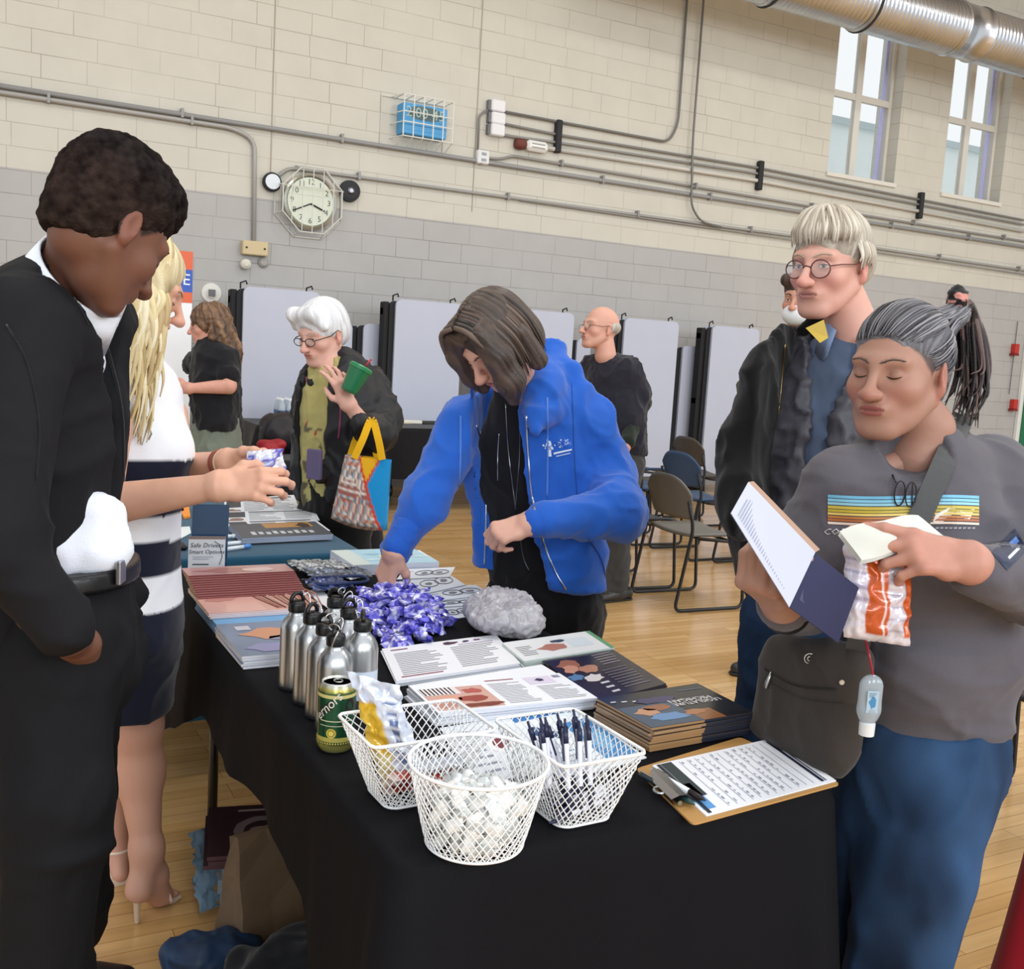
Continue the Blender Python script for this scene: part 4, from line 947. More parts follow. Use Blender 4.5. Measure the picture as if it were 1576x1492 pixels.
# --- aluminium bottles with carabiners
def make_bottle():
    rt = thing('aluminium_bottle', (0, 0, 0), '', 'bottle', 'aluminium bottles')
    prof = [(.0, 0), (.028, 0), (.0312, .003), (.0315, .01), (.0315, .122), (.030, .131), (.0255, .141), (.0185, .149), (.0155, .153), (.0150, .160), (.0, .160)]
    MB().lathe(prof, n=36, c='#c3c6c9').build('body', M_ALU, rt, smooth=True, local=True)
    MB().lathe([(.0, .158), (.0168, .158), (.0172, .161), (.0172, .172), (.0155, .177), (.006, .181), (0, .181)], n=28, c='#141416').build('cap', M_PLAST, rt, smooth=True, local=True)
    mb = MB(); pts = [(.0135*math.cos(t), 0, .178+.0165*math.sin(t)) for t in np.linspace(0, math.pi, 13)]; mb.tube(pts, .0042, '#141416', 8); mb.build('cap_loop', M_PLAST, rt, smooth=True, local=True)
    mb = MB(); pts = [(.021+.010*math.cos(t)+.006*(math.sin(t)), .008*math.sin(t)+.004, .168+.021*math.sin(t)) for t in np.linspace(0, 2*math.pi, 20, endpoint=False)]; mb.tube(pts, .0015, '#d5d7da', 6, closed=True)
    pts = [(.004*math.cos(t)+.012, .011*math.cos(t), .192+.006*math.sin(t)) for t in np.linspace(0, 2*math.pi, 14, endpoint=False)]; mb.tube(pts, .0011, '#d5d7da', 6, closed=True)
    mb.build('carabiner', M_METAL, rt, smooth=True, local=True); return rt
B0 = make_bottle()
for i, (px, py, rz, lb) in enumerate(((458, 914, .2, 'silver bottle farthest left in the front row of the group'), (481, 931, .5, 'silver bottle second from the left in the slanting front row'), (501, 947, -.9, 'silver bottle third from the left, behind the green can'), (518, 963, -2.2, 'silver bottle nearest the camera, right behind the green can'),
        (559, 942, 1.3, 'silver bottle on the right of the group, turned cap and pale label'), (517, 908, -.6, 'silver bottle farthest back with a key ring in its cap'), (538, 924, .1, 'silver bottle between the rear one and the right one'))):
    p = T(px, py, ZT_+.194); loc = (p[0], p[1], ZT_+.001)
    if i == 0: B0.location = loc; B0.rotation_euler = (0, 0, rz); B0['label'] = lb
    else: b = copy_tree(B0, loc, rz, lb)
    if i == 4: BR5 = b; P5 = np.array(loc)
mb = MB(); mb.lathe([(.0319, .03), (.0319, .085)], P5, 36, '#cfdcec')
mb.F = [f for f in mb.F if len(f) == 4 and (lambda a: -2.4 < a < .2)(math.atan2(mb.V[f[0]][1]-P5[1], mb.V[f[0]][0]-P5[0]))]
ORG[BR5] = P5; o = mb.build('paper_label', M_PRINT, BR5, smooth=True)
o.parent = BR5; o.matrix_parent_inverse = Matrix.Rotation(-1.3, 4, 'Z')

# --- soda can
def soda_can():
    p = T(520, 1047, ZT_+.122); p[2] = ZT_+.0008
    rt = thing('soda_can', p, 'open green and gold ginger soda can in front of the bottles', 'can')
    r = .0325
    MB().lathe([(.0, .004), (.022, .002), (.025, 0), (.028, .004), (r, .013), (r, .020), (r, .105), (.031, .111), (.0265, .1185), (.0268, .121), (.0255, .121), (.0250, .117)], p, 40, cols=['#b9bdb4']*3+['#a8a864', '#a9a457', '#1f5138', '#1f5138', '#b5ab55', '#c9cbc4', '#d5d7d2', '#d5d7d2', '#c0c3be'], c='#fff000').build('can_body', mat('can_metal', vc=True, rough=.28, metal=.55), rt, smooth=True)
    MB().lathe([(.0250, .117), (.024, .1155), (.0, .1158)], p, 36, '#c9ccc8').build('can_lid', M_METAL, rt, smooth=False)
    pg = Page(p+np.array([0, 0, .1162]), (.01, 0, 0), (0, .01, 0), (0, 0, 1), .0003)
    dx = nrm(np.array([_f[0], _f[1], 0]))
    mbo = MB(); c0 = p+np.array([0, 0, .1164])-dx*.010; mbo.add([c0+np.array([.0085*math.cos(t), .0068*math.sin(t), 0]) for t in np.linspace(0, 2*math.pi, 20, endpoint=False)], [tuple(range(20))], '#101010'); mbo.build('opening', M_MATTE, rt)
    mbo = MB(); c1 = p+np.array([0, 0, .118])+dx*.006; mbo.tube([c1+np.array([.007*math.cos(t), .009*math.sin(t), 0]) for t in np.linspace(0, 2*math.pi, 16, endpoint=False)], .0014, '#b5b8b4', 6, closed=True); mbo.build('pull_tab', M_METAL, rt, smooth=True)
    # print wrapped round the can; a0 faces the camera
    a0 = math.atan2(-p[1], -p[0])
    def cy(x, z, l): a = a0+x/r; rr = r+.0003*l; return p+np.array([rr*math.cos(a), rr*math.sin(a), z])
    mb = MB()
    def txt(t, x, z, s_, rot, c, l=3, sh=0):
        P, F = text2d(t, s_, sh, 3); cr, sr = math.cos(rot), math.sin(rot); mb.add([cy(x+u*cr-v*sr, z+u*sr+v*cr, l) for u, v in P], F, c)
    def bandp(pts, c, l=1):
        for k in range(len(pts)-1):
            (x0, za0, zb0), (x1, za1, zb1) = pts[k], pts[k+1]; mb.quad(cy(x0, za0, l), cy(x1, za1, l), cy(x1, zb1, l), cy(x0, zb0, l), c)
    bandp([(x, .022, .030) for x in np.linspace(-.05, .05, 18)], '#a9a14e'); bandp([(x, .098, .104) for x in np.linspace(-.05, .05, 18)], '#c9c07a')
    bandp([(x, .050, .051) for x in np.linspace(-.03, .03, 12)], '#d9d6b8')
    bandp([(x, .058, .0595) for x in np.linspace(-.03, .03, 12)], '#d9d6b8')
    bandp([(x, .060+.9*(x+.036)*.75, .078+.9*(x+.036)*.75) for x in np.linspace(-.034, -.006, 9)], '#12241b', 1)
    txt('Vernors', -.020, .079, .0225, math.radians(46), '#e6e4dc', 3, .15)
    for rr_, c in ((.0085, '#c9b64a'), (.006, '#8d7a2a'), (.0045, '#d8c860')): mb.add([cy(-.008+rr_*math.cos(t), .038+rr_*math.sin(t), 2+(.009-rr_)*300) for t in np.linspace(0, 2*math.pi, 16, endpoint=False)], [tuple(range(16))], c)
    mb.add([cy(.024+.009*math.cos(t), .085+.013*math.sin(t), 2) for t in np.linspace(0, 2*math.pi, 16, endpoint=False)], [tuple(range(16))], '#2a1c14')
    for k in range(20): x = -.045+.0045*k; mb.add([cy(x+.0014*math.cos(t), .020+.0014*math.sin(t), 3) for t in np.linspace(0, 2*math.pi, 6, endpoint=False)], [tuple(range(6))], '#d8c860')
    mb.build('can_print', M_PRINT, rt)
soda_can()

# --- wire baskets
def basket(name, ctr, rimf, basef, h, pitch, label, rim2=None):
    """rimf/basef: s in 0..1 -> xy offset"""
    c = np.array(ctr, float); rt = thing(name, c, label, 'basket', 'white wire baskets')
    ss = np.linspace(0, 1, 200); rp = np.array([rimf(s) for s in ss]); per = np.linalg.norm(np.diff(rp, axis=0), axis=1).sum(); n = int(per/pitch)
    def sf(s, t):
        a = np.array(rimf(s % 1)); b = np.array(basef(s % 1)); k = t**.9; xy = b+(a-b)*k; return c+np.array([xy[0], xy[1], .002+h*t])
    mb = MB(); twist = 1.0*h/per*.9; K = 9; r = random.Random(5)
    for i in range(n):
        for sg in (-1, 1):
            w = r.uniform(-.2, .2)/n
            mb.tube([sf(i/n+sg*twist*t+w*math.sin(3*t), t) for t in np.linspace(0, 1, K)], .0010, '#f0f2f4', 4, cap=False)
    mb.build('wire_mesh', M_WIRE, rt, smooth=True)
    mb = MB(); mb.tube([sf(s, 1) for s in np.linspace(0, 1, 64, endpoint=False)], .0028, '#f0f2f4', 6, closed=True); mb.build('rim', M_WIRE, rt, smooth=True)
    mb = MB(); mb.tube([sf(s, 0) for s in np.linspace(0, 1, 64, endpoint=False)], .002, '#f0f2f4', 6, closed=True)
    bp = np.array([basef(s) for s in np.linspace(0, 1, 90, endpoint=False)]); R_ = np.abs(bp).max(0)
    for k in range(-14, 15):
        for sg in (1, -1):
            # clip diagonal line to the base outline numerically
            pts = [np.array([t, sg*t+k*.016]) for t in np.linspace(-.15, .15, 120)]
            ins = [p for p in pts if inside2(p, bp)]
            if len(ins) > 1: mb.tube([c+np.array([ins[0][0], ins[0][1], .002]), c+np.array([ins[-1][0], ins[-1][1], .002])], .001, '#f0f2f4', 4)
    mb.build('base_mesh', M_WIRE, rt, smooth=True); return rt
def inside2(p, P):
    x, y = p; j = len(P)-1; c = False
    for i in range(len(P)):
        if (P[i][1] > y) != (P[j][1] > y) and x < (P[j][0]-P[i][0])*(y-P[i][1])/(P[j][1]-P[i][1])+P[i][0]: c = not c
        j = i
    return c
def rrect(w, h, r, rot=0, off=(0, 0)):
    pts = []
    for cx, cy, a0 in ((w/2-r, h/2-r, 0), (-w/2+r, h/2-r, 90), (-w/2+r, -h/2+r, 180), (w/2-r, -h/2+r, 270)):
        for k in range(7): a = math.radians(a0+15*k); pts.append((cx+r*math.cos(a), cy+r*math.sin(a)))
    pts.append(pts[0]); P = np.array(pts)@rotz(rot)[:2, :2].T+np.array(off); L = np.concatenate([[0], np.cumsum(np.linalg.norm(np.diff(P, axis=0), axis=1))]); L /= L[-1]
    return lambda s: (np.interp(s % 1, L, P[:, 0]), np.interp(s % 1, L, P[:, 1]))
zb_ = ZT_+.003
BA, BB, BC = np.array([.615, 1.412, zb_]), np.array([.634, 1.232, zb_]), np.array([.812, 1.285, zb_])
basket('wire_basket', BA, rrect(.205, .150, .012, .03), rrect(.125, .095, .02, .03), .112, .0145, 'rectangular white wire basket holding red bars and a chip bag, beside the can')
basket('wire_basket', BB, lambda s: (.098*math.cos(2*math.pi*s), .098*math.sin(2*math.pi*s)), lambda s: (.069*math.cos(2*math.pi*s), .069*math.sin(2*math.pi*s)), .118, .0145, 'round white wire basket full of wrapped mints at the table\'s front corner')
basket('wire_basket', BC, rrect(.150, .205, .012, .03), rrect(.095, .135, .02, .03), .112, .0145, 'rectangular white wire basket full of pens, left of the clipboard')

def pillow(name, c, U, V, N, th, amp, seed, colf, m, nu=14, nv=14, parent=None, **kw):
    """crumpled pouch: half-extents U,V (vectors), thickness th along N"""
    c = np.array(c, float); U, V = np.array(U, float), np.array(V, float); N = nrm(N); Vs = []; Cs = []
    for side in (1, -1):
        for j in range(nv+1):
            for i in range(nu+1):
                u, v = -1+2*i/nu, -1+2*j/nv; q = max(0, (1-u*u))**.6*max(0, (1-v*v))**.6
                Vs.append((u, v, side*th*q))
                Cs.append(lin(colf((u+1)/2, (v+1)/2, side)))
    Vs = np.array(Vs); lu = np.linalg.norm(U); P = np.column_stack([Vs[:, 0]*lu, Vs[:, 1]*np.linalg.norm(V), Vs[:, 2]*0])*(1/max(lu, .01))
    nz = (1-2*np.abs(vnoise(P*2.3+seed, seed)))+.6*(1-2*np.abs(vnoise(P*5.1+seed, seed+2)))
    X = c+Vs[:, :1]*U+Vs[:, 1:2]*V+(Vs[:, 2:]+amp*nz[:, None])*N+(.12*amp*8*vnoise(P*3, seed+4))[:, None]*nrm(U)
    n = (nu+1)*(nv+1); F = []
    for j in range(nv):
        for i in range(nu):
            a = j*(nu+1)+i; F.append((a, a+1, a+nu+2, a+nu+1)); F.append((n+a, n+a+nu+1, n+a+nu+2, n+a+1))
    return mesh_obj(name, X, F, m, parent, cols=np.array(Cs), smooth=kw.pop('smooth', True), **kw)
# crumpled chip bag standing in basket A
c = T(598, 1098, ZT_+.085)
bagc = lambda u, v, s: ('#d8b02c' if (v < .62 and u < .5) else '#c9cfe6') if s > 0 else '#b9bccb'
def bagc(u, v, s):
    if u < .45 and v < .75: return '#d9b233' if v > .25 else '#e5d79a'
    if .58 < u < .8 and .2 < v < .85: return '#5a6a94' if int(v*22) % 2 else '#dfe4f0'
    return '#d3daea'
pillow('chip_bag', (BA[0]-.035, BA[1]+.028, ZT_+.098), nrm(np.array([.72, -.5, -.15]))*.042, nrm(np.array([-.28, .10, .93]))*.088, (-.45, -.85, .1), .012, .008, 4, bagc, M_FOIL, 22, 30, label='crumpled yellow and white chip bag poking out of the wire basket', cat='snack bag')
# red bars
r = random.Random(3)
for i in range(8):
    a = .25+r.uniform(-.2, .2); L_ = .046; z = ZT_+.010+.009*(i//2); x = BA[0]+(-.028 if i % 2 else .022)*(.8) + .012; y = BA[1]-.012+r.uniform(-.012, .012)
    pillow('snack_bar', (x, y+(.018 if i % 2 else -.014), z), np.array([math.cos(a), math.sin(a), 0])*L_*.85, np.array([-math.sin(a), math.cos(a), 0])*.014, (0, 0, 1), .0055, .0012, i+2, lambda u, v, s: '#b34a3a' if .1 < u < .9 else '#d9c6c0', M_FOIL, 10, 5, label='small red wrapped snack bar in the basket beside the can, '+['lowest', 'second', 'third', 'uppermost'][i//2]+(' of the right pile' if i % 2 == 0 else ' of the left pile'), cat='snack bar', group='red snack bars in the basket')
pillow('chip_packet', (BA[0]+.028, BA[1]-.016, ZT_+.052), (.042, -.008, .004), (.008, .018, .0), (0, 0, 1), .004, .002, 19, lambda u, v, s: '#aab2c4', M_FOIL, 12, 6, label='silvery blue folded wrapper on top of the red bars', cat='wrapper')
# pens in basket C
def make_pen():
    rt = thing('ballpoint_pen', (0, 0, 0), '', 'pen', 'white pens in the basket')
    MB().lathe([(.0018, .0), (.0036, .012), (.0042, .045), (.0042, .105), (.0040, .112)], n=10, c='#dfe2ee').build('barrel', M_PLAST, rt, smooth=True, local=True)
    mb = MB(); mb.lathe([(.0044, .104), (.0044, .122), (.0022, .124), (.002, .134), (0, .135)], n=10, c='#1c2140'); mb.build('push_cap', M_PLAST, rt, smooth=True, local=True)
    MB().box((.0038, -.0016, .078), (.0062, .0016, .12), '#1c2140').build('clip', M_PLAST, rt, local=True)
    MB().lathe([(0, -.008), (.0012, -.007), (.0038, .004), (.0046, .012), (.0046, .036), (.0042, .038)], n=10, c='#1c2140').build('grip', M_PLAST, rt, smooth=True, local=True)
    return rt
P0 = make_pen(); r = random.Random(21)
for i in range(20):
    if i < 12:
        x = BC[0]-.038+.0068*i+r.uniform(-.004, .004)+.0; y = BC[1]-.040+r.uniform(-.008, .010)+.012*(i % 3); base = np.array([x, y, ZT_+.013+.002*(i % 3)])
        d = nrm([r.uniform(-.30, .12), r.uniform(.45, .85)*.55, 1])
    else:
        k = i-12; base = np.array([BC[0]+r.uniform(-.03, .03), BC[1]-.05+.012*k, ZT_+.014+.006*(k % 3)]); d = nrm([r.choice((-1, 1))*r.uniform(.4, .8)*0+(1 if base[0] < BC[0] else -1)*.9, r.uniform(-.1, .7), .05]); base = base-d*.03
    e = Vector(d).to_track_quat('Z', 'Y').to_euler('XYZ')
    o = P0 if i == 0 else copy_tree(P0)
    o.location = tuple(base); o.rotation_euler = e
    o['label'] = 'white ballpoint pen with navy tip standing in the rectangular wire basket' if i < 12 else 'white ballpoint pen with navy tip lying low in the rectangular wire basket'
# mints
def make_mint():
    o = pillow('wrapped_mint', (0, 0, 0), (.016, 0, 0), (0, .011, 0), (0, 0, 1), .008, .0022, 6, lambda u, v, s: '#f2f3f2' if .2 < u < .8 else '#cdd2d2', M_FOIL, 8, 6, local=True, label='clear wrapped white mint in the round wire basket', cat='mint', group='wrapped mints in the round basket')
    return o
mt = make_mint(); r = random.Random(5); n = 0
for lay in range(7):
    z = ZT_+.013+.0105*lay; R_ = .054+.0265*(lay/11.)
    if lay == 6: R_ = .048
    pts = []; k = 0
    while k < 18+lay//2 and len(pts) < 22:
        a = 2.4*k+lay; rr = R_*math.sqrt((k+.5)/20); pts.append((rr*math.cos(a), rr*math.sin(a))); k += 1
    for (x, y) in pts:
        o = mt if n == 0 else mt.copy()
        if n: COL.objects.link(o)
        o['label'] = 'clear wrapped white mint in the round wire basket, '+['on its wire floor', 'in the second layer up', 'in the third layer up', 'in the middle layer', 'in the layer above the middle', 'just under the surface', 'lying on top of the others'][lay]
        o.location = (BB[0]+x, BB[1]+y, z+r.uniform(-.004, .004)); o.rotation_euler = (r.uniform(-1.2, 1.2), r.uniform(-1.2, 1.2), r.uniform(0, 6.28)); s_ = r.uniform(.85, 1.15); o.scale = (s_, s_, s_); n += 1

# --- clipboard with form and two pens
def clipboard():
    z = ZT_+.001
    Bc = [T(1066, 1272, z), T(1294, 1209, z), T(1139, 1137, z), T(978, 1186, z)]
    B = Bc
    rt = thing('clipboard', np.mean(B, 0), 'brown clipboard with a white sign-up sheet at the table\'s near right corner', 'clipboard')
    cxy = np.mean(B, 0); pts = []
    for i in range(4):
        p, pr, nx = B[i], B[i-1], B[(i+1) % 4]; a = p+nrm(pr-p)*.012; b = p+nrm(nx-p)*.012
        for t in np.linspace(0, 1, 5): pts.append((1-t)**2*a+2*t*(1-t)*p+t*t*b)
    n = len(pts); up = np.array([0, 0, .003]); MB().add(pts+[p+up for p in pts], [tuple(range(n-1, -1, -1)), tuple(range(n, 2*n))]+[(i, (i+1) % n, n+(i+1) % n, n+i) for i in range(n)], '#b58a50').build('board', mat('hardboard', vc=True, rough=.5), rt)
    O = B[0]; E = B[1]-B[0]; Q = B[3]-B[0]   # E: long side to the right, Q: away
    for k in range(3):
        o = O+E*.10+Q*.045+np.array([0, 0, .0034+.0006*k])+E*.002*k
        mb = MB(); slab(mb, [o, o+E*.885, o+E*.885+Q*.93, o+Q*.93], .0005, '#eef1f8'); pp = mb.build('sheet', M_PAPER, rt, label='white form with handwriting' if k == 2 else 'white sheet under the form')
    pg = Page(o+np.array([0, 0, .0006]), E*.885, Q*.93, off=.0003)
    pg.rect(.90, .04, .925, .95, '#1d2540', 1); pg.rect(.935, .04, .945, .95, '#2d3550', 1)
    pg.rect(.015, .08, .10, .55, '#5a9bd8', 1); pg.rect(.02, .02, .045, .98, '#1f2a34', 2); pg.rect(.05, .3, .13, .98, '#2c3a40', 1)
    r = random.Random(4)
    for j in range(12):
        u = .18+.06*j
        pg.rect(u, .05, u+.0035, .95, '#8c93a6', 1)
        for k in range(11):
            if r.random() < .8 and j < 10: v = .08+.08*k+r.uniform(0, .02); pg.rect(u+.012, v, u+.012+r.uniform(.006, .013), v+r.uniform(.02, .06), '#8f94a8', 1)
    pg.build(pp, 'form_print')
    # clip
    mb = MB(); c0 = O+Q*.5+E*.02+np.array([0, 0, .004]); e, qv = nrm(E), nrm(Q)
    prof = [(-.006, .0), (-.012, .010), (-.004, .020), (.012, .018), (.030, .006), (.034, .003)]
    for k in range(len(prof)-1):
        (x0, z0), (x1, z1) = prof[k], prof[k+1]; w0 = .052 if k > 1 else .04; w1 = .052 if k > 0 else .04
        mb.quad(c0+e*x0-qv*w0+np.array([0, 0, z0]), c0+e*x1-qv*w1+np.array([0, 0, z1]), c0+e*x1+qv*w1+np.array([0, 0, z1]), c0+e*x0+qv*w0+np.array([0, 0, z0]), '#b9bcc0')
        mb.quad(c0+e*x0+qv*w0+np.array([0, 0, z0-.001]), c0+e*x1+qv*w1+np.array([0, 0, z1-.001]), c0+e*x1-qv*w1+np.array([0, 0, z1-.001]), c0+e*x0-qv*w0+np.array([0, 0, z0-.001]), '#8b8e92')
    mb.tube([c0-qv*.05+np.array([0, 0, .006]), c0+qv*.05+np.array([0, 0, .006])], .004, '#a9acb0', 8)
    mb.tube([c0-e*.014+qv*.012*math.cos(t)+e*.010*math.sin(t)+np.array([0, 0, .008]) for t in np.linspace(0, 2*math.pi, 14, endpoint=False)], .0022, '#c4c7ca', 6, closed=True)
    mb.build('clip', M_METAL, rt, smooth=False)
    for (a, b, c1, c2, lb) in (((1002, 1187), (1086, 1234), '#dfe3ea', '#2a2224', 'white pen with a dark grip lying on the clipboard form'), ((983, 1193), (1069, 1240), '#223038', '#2c4a48', 'dark green pen lying on the clipboard below the white one')):
        A0, A1 = T(*a, z+.009+.001), T(*b, z+.009+.001); A0[2] = A1[2] = z+.0115
        pr = thing('ballpoint_pen', (A0+A1)/2, lb, 'pen', 'pens on the clipboard'); d = A1-A0
        mb = MB(); mb.tube([A0, A0+d*.05, A0+d*.72], [.003, .0045, .0045], c1, 10); mb.build('barrel', M_PLAST, pr, smooth=True)
        mb = MB(); mb.tube([A0+d*.72, A0+d*.9, A1], [.0048, .0046, .0012], c2, 10); mb.build('grip', M_PLAST, pr, smooth=True)
        mb = MB(); mb.tube([A0+d*.02+np.array([0, 0, .006]), A0+d*.32+np.array([0, 0, .006])], .0012, '#c8ccd2', 6); mb.build('pocket_clip', M_METAL, pr)
clipboard()

# --- purple packets, crumpled clear bag, dark wrapped packets
def pk(seed):
    r_ = random.Random(seed); cc = ['#3a34a8', '#4a46c0', '#2f2c88', '#6a66d8', '#dfe0f6', '#8f8ce0']
    tab = [[r_.choice(cc[:4]) if r_.random() < .55 else r_.choice(cc[4:]) for _ in range(6)] for _ in range(6)]
    return lambda u, v, s: tab[min(5, int(u*6))][min(5, int(v*6))]
protos_p = [pillow('purple_packet', (0, 0, 0), (.037, 0, 0), (0, .025, 0), (0, 0, 1), .009, .0065, 30+k, pk(k), M_FOIL, 12, 8, local=True, smooth=False, label='purple and white crinkled packet', cat='packet', group='heap of purple packets') for k in range(4)]
r = random.Random(8); n = 0
hc = np.array([.975, 2.395]); 
for lay, (rx, ry, cnt) in enumerate(((.125, .255, 30), (.105, .205, 20), (.075, .15, 12), (.045, .08, 6))):
    for k in range(cnt):
        a = 2.39996*k; q = math.sqrt((k+.5)/cnt); x = hc[0]+rx*q*math.cos(a)+.22*ry*q*math.sin(a); y = hc[1]+ry*q*math.sin(a)
        pr = protos_p[n % 4]; o = pr if n < 4 else pr.copy()
        if n >= 4: COL.objects.link(o)
        o['label'] = ['mostly purple', 'bright violet', 'dark purple', 'white and purple'][n % 4]+' crinkled packet '+['lying lowest in the heap under the reaching hand', 'in the lower middle of the heap behind the bottles', 'near the top of the heap behind the bottles', 'on the very top of the heap of packets'][lay]
        o.location = (x, y, ZT_+.012+.016*lay); o.rotation_euler = (r.uniform(-.6, .6), r.uniform(-.6, .6), r.uniform(0, 6.28)); n += 1
def crumple(name, c, rad, seed, amp, c1, m, label, cat, res=.006, fr=26):
    v = Vol(res); c = np.array(c, float); v.ell(c, rad, k=.02); r_ = random.Random(seed)
    for k in range(7): v.ell(c+np.array([r_.uniform(-.7, .7)*rad[0], r_.uniform(-.7, .7)*rad[1], r_.uniform(-.2, .7)*rad[2]]), np.array(rad)*r_.uniform(.3, .55), k=.015)
    V, F = v.build(); N = normals(V, F)
    d = amp*((1-2*np.abs(vnoise(V*fr, seed)))+.7*(1-2*np.abs(vnoise(V*fr*2.2, seed+1)))); V = V+N*d[:, None]
    V[:, 2] = np.maximum(V[:, 2], c[2]-rad[2]*.98)
    t = np.clip(.5+.5*fbm(V*18, seed), 0, 1)[:, None]; col = np.array(lin(c1[0]))*(1-t)+np.array(lin(c1[1]))*t
    return mesh_obj(name, V, F, m, cols=col, smooth=True, label=label, cat=cat)
crumple('plastic_bag', (1.19, 2.225, ZT_+.045), (.085, .12, .042), 5, .0075, ('#a9a8b2', '#d3d1d8'), mat('crumpled_film', vc=True, rough=.14, spec=.9, alpha=.72), 'crumpled clear plastic bag lying at the table edge by the blue hooded person', 'plastic bag', .0038, 44)
for i, (px, py, sz, cc, lb) in enumerate(((492, 872, .05, ('#50555c', '#c3c9cf'), 'shiny grey plastic wrapped packet beside the maroon booklets'), (520, 884, .055, ('#2a2e36', '#7f8ea8'), 'dark glossy plastic wrapped packet in front of the white books'), (505, 900, .045, ('#17181c', '#4c60a0'), 'small black and blue wrapped packet behind the bottles'))):
    p = T(px, py, ZT_+.02)
    v = pillow('wrapped_packet', p, (.085 if i < 2 else .06, 0, 0), (0, sz*1.3, 0), (0, 0, 1), .008, .007, 50+i, (lambda cc: (lambda u, v, s: cc[int(u*9+v*7) % 2]))(cc), M_FOIL, 20, 14, label=lb, cat='packet', group='plastic wrapped packets')
mb = MB(); c = T(522, 893, ZT_+.03); mb.tube([c+np.array([.085*math.cos(t), .05*math.sin(t), .002*math.sin(3*t)]) for t in np.linspace(0, 2*math.pi, 30, endpoint=False)], .0045, '#26345e', 6, closed=True)
mb.build('lanyard', M_FILM if 0 else M_NYLON, label='dark blue lanyard looped on the wrapped packets', cat='lanyard')
mb = MB(); q = [T(490, 905, ZT_+.003), T(533, 940, ZT_+.003), T(513, 943, ZT_+.003), T(470, 912, ZT_+.003)]; slab(mb, q, .0012, '#e6e8ef'); mb.build('paper_slip', M_PAPER, label='white paper slip behind the bottles', cat='paper')

# --- second table
def pr_news(seed):
    def f(pg):
        pg.rect(0, 0, 1, 1, '#dde2ea', 0); pg.rect(.03, .45, .22, .92, '#3c3f46', 1); pg.lines(.26, .1, .6, .9, 9, '#7f858e', .35, seed, 1); pg.lines(.64, .1, .96, .9, 9, '#7f858e', .35, seed+1, 1); pg.rect(.26, .86, .94, .92, '#4c5058', 2); pg.blob(.12, .22, .08, .15, '#8a6f66', seed, 1)
    return f
for i, (cs, lb) in enumerate((([(345, 797), (463, 788), (432, 768), (345, 770)], 'grey white newspaper sheet farthest back on the teal table'), ([(345, 808), (492, 803), (460, 786), (345, 790)], 'grey white newspaper sheet in the middle of the teal table'), ([(362, 826), (508, 820), (478, 803), (345, 806)], 'printed sheet with a small colour picture in front of the other newspapers'))):
    q = quadpts(cs, TEAL_Z)
    for p in q: p[2] = TEAL_Z+.002+.002*i
    mb = MB(); slab(mb, q, .0016, '#dde2ea'); o = mb.build('newspaper', M_PAPER, label=lb, cat='newspaper', group='newspapers on the teal table')
    pg = Page(q[0]+np.array([0, 0, .0016]), q[1]-q[0], q[3]-q[0]); pr_news(i*3+2)(pg); pg.build(o, 'newsprint')
def pr_darkmag(pg):
    pg.rect(0, 0, 1, 1, '#4a4d54', 0); pg.rect(.35, .62, .9, .98, '#a87c4a', 1); [pg.rect(.14+.08*k, .18+.02*(k % 2), .19+.08*k, .40-.03*(k % 3), '#b9bcc2', 2) for k in range(9)]; pg.blob(.8, .75, .08, .16, '#3a2c26', 3, 2)
q = quadpts([(372, 841), (512, 834), (482, 817), (352, 819)], TEAL_Z)
stack('dark_magazine', q, TEAL_Z+.008, 3, .006, '#4a4d54', '#9aa3b5', 'dark grey lettered magazine at the near edge of the teal table, %s', 'magazine', 'dark magazines on the teal table', printer=pr_darkmag, jit=.001)
for i, (a, b, c, lb) in enumerate((((348, 838), (388, 834), '#3b7cc4', 'white marker with a blue cap near the card stand'), ((349, 846), (385, 841), '#4c8bd0', 'second white marker with a blue cap, nearest the front table'), ((345, 827), (362, 826), '#dfe6ee', 'short white marker behind the blue capped ones'))):
    A0, A1 = T(*a, TEAL_Z+.01), T(*b, TEAL_Z+.01); A0[2] = A1[2] = TEAL_Z+.011; rt = thing('marker', (A0+A1)/2, lb, 'marker', 'markers on the teal table'); d = A1-A0
    MB().tube([A0, A0+d*.7], .007, '#dfe6ee', 10).build('barrel', M_PLAST, rt, smooth=True); MB().tube([A0+d*.7, A1], .0078, c, 10).build('cap', M_PLAST, rt, smooth=True)
for i, (cs, c, lb, nm) in enumerate((([(283, 800), (293, 798), (291, 784), (276, 786)], '#e8923c', 'orange sticky note pad on the teal table', 'sticky_note_pad'), ([(272, 792), (283, 790), (281, 778), (268, 780)], '#d8d84a', 'yellow green sticky note pad on the teal table', 'sticky_note_pad'), ([(246, 838), (270, 836), (266, 812), (246, 814)], '#86a070', 'card with a green printed picture by the white dress', 'printed_card'), ([(268, 836), (294, 822), (292, 812), (264, 814)], '#dbe4e6', 'white folded card left of the card stand', 'folded_card'))):
    q = quadpts(cs, TEAL_Z)
    for p in q: p[2] = TEAL_Z+.002
    mb = MB(); slab(mb, q, .008 if i < 2 else .002, c); mb.build(nm, M_PAPER, label=lb, cat='note pad' if i < 2 else 'card')
p = T(262, 846, TEAL_Z); MB().box(p+np.array([-.06, -.035, .001]), p+np.array([.05, .035, .018]), '#1c1d22', bev=.006).build('wallet', M_NYLON, label='small black wallet on the teal table edge', cat='wallet')

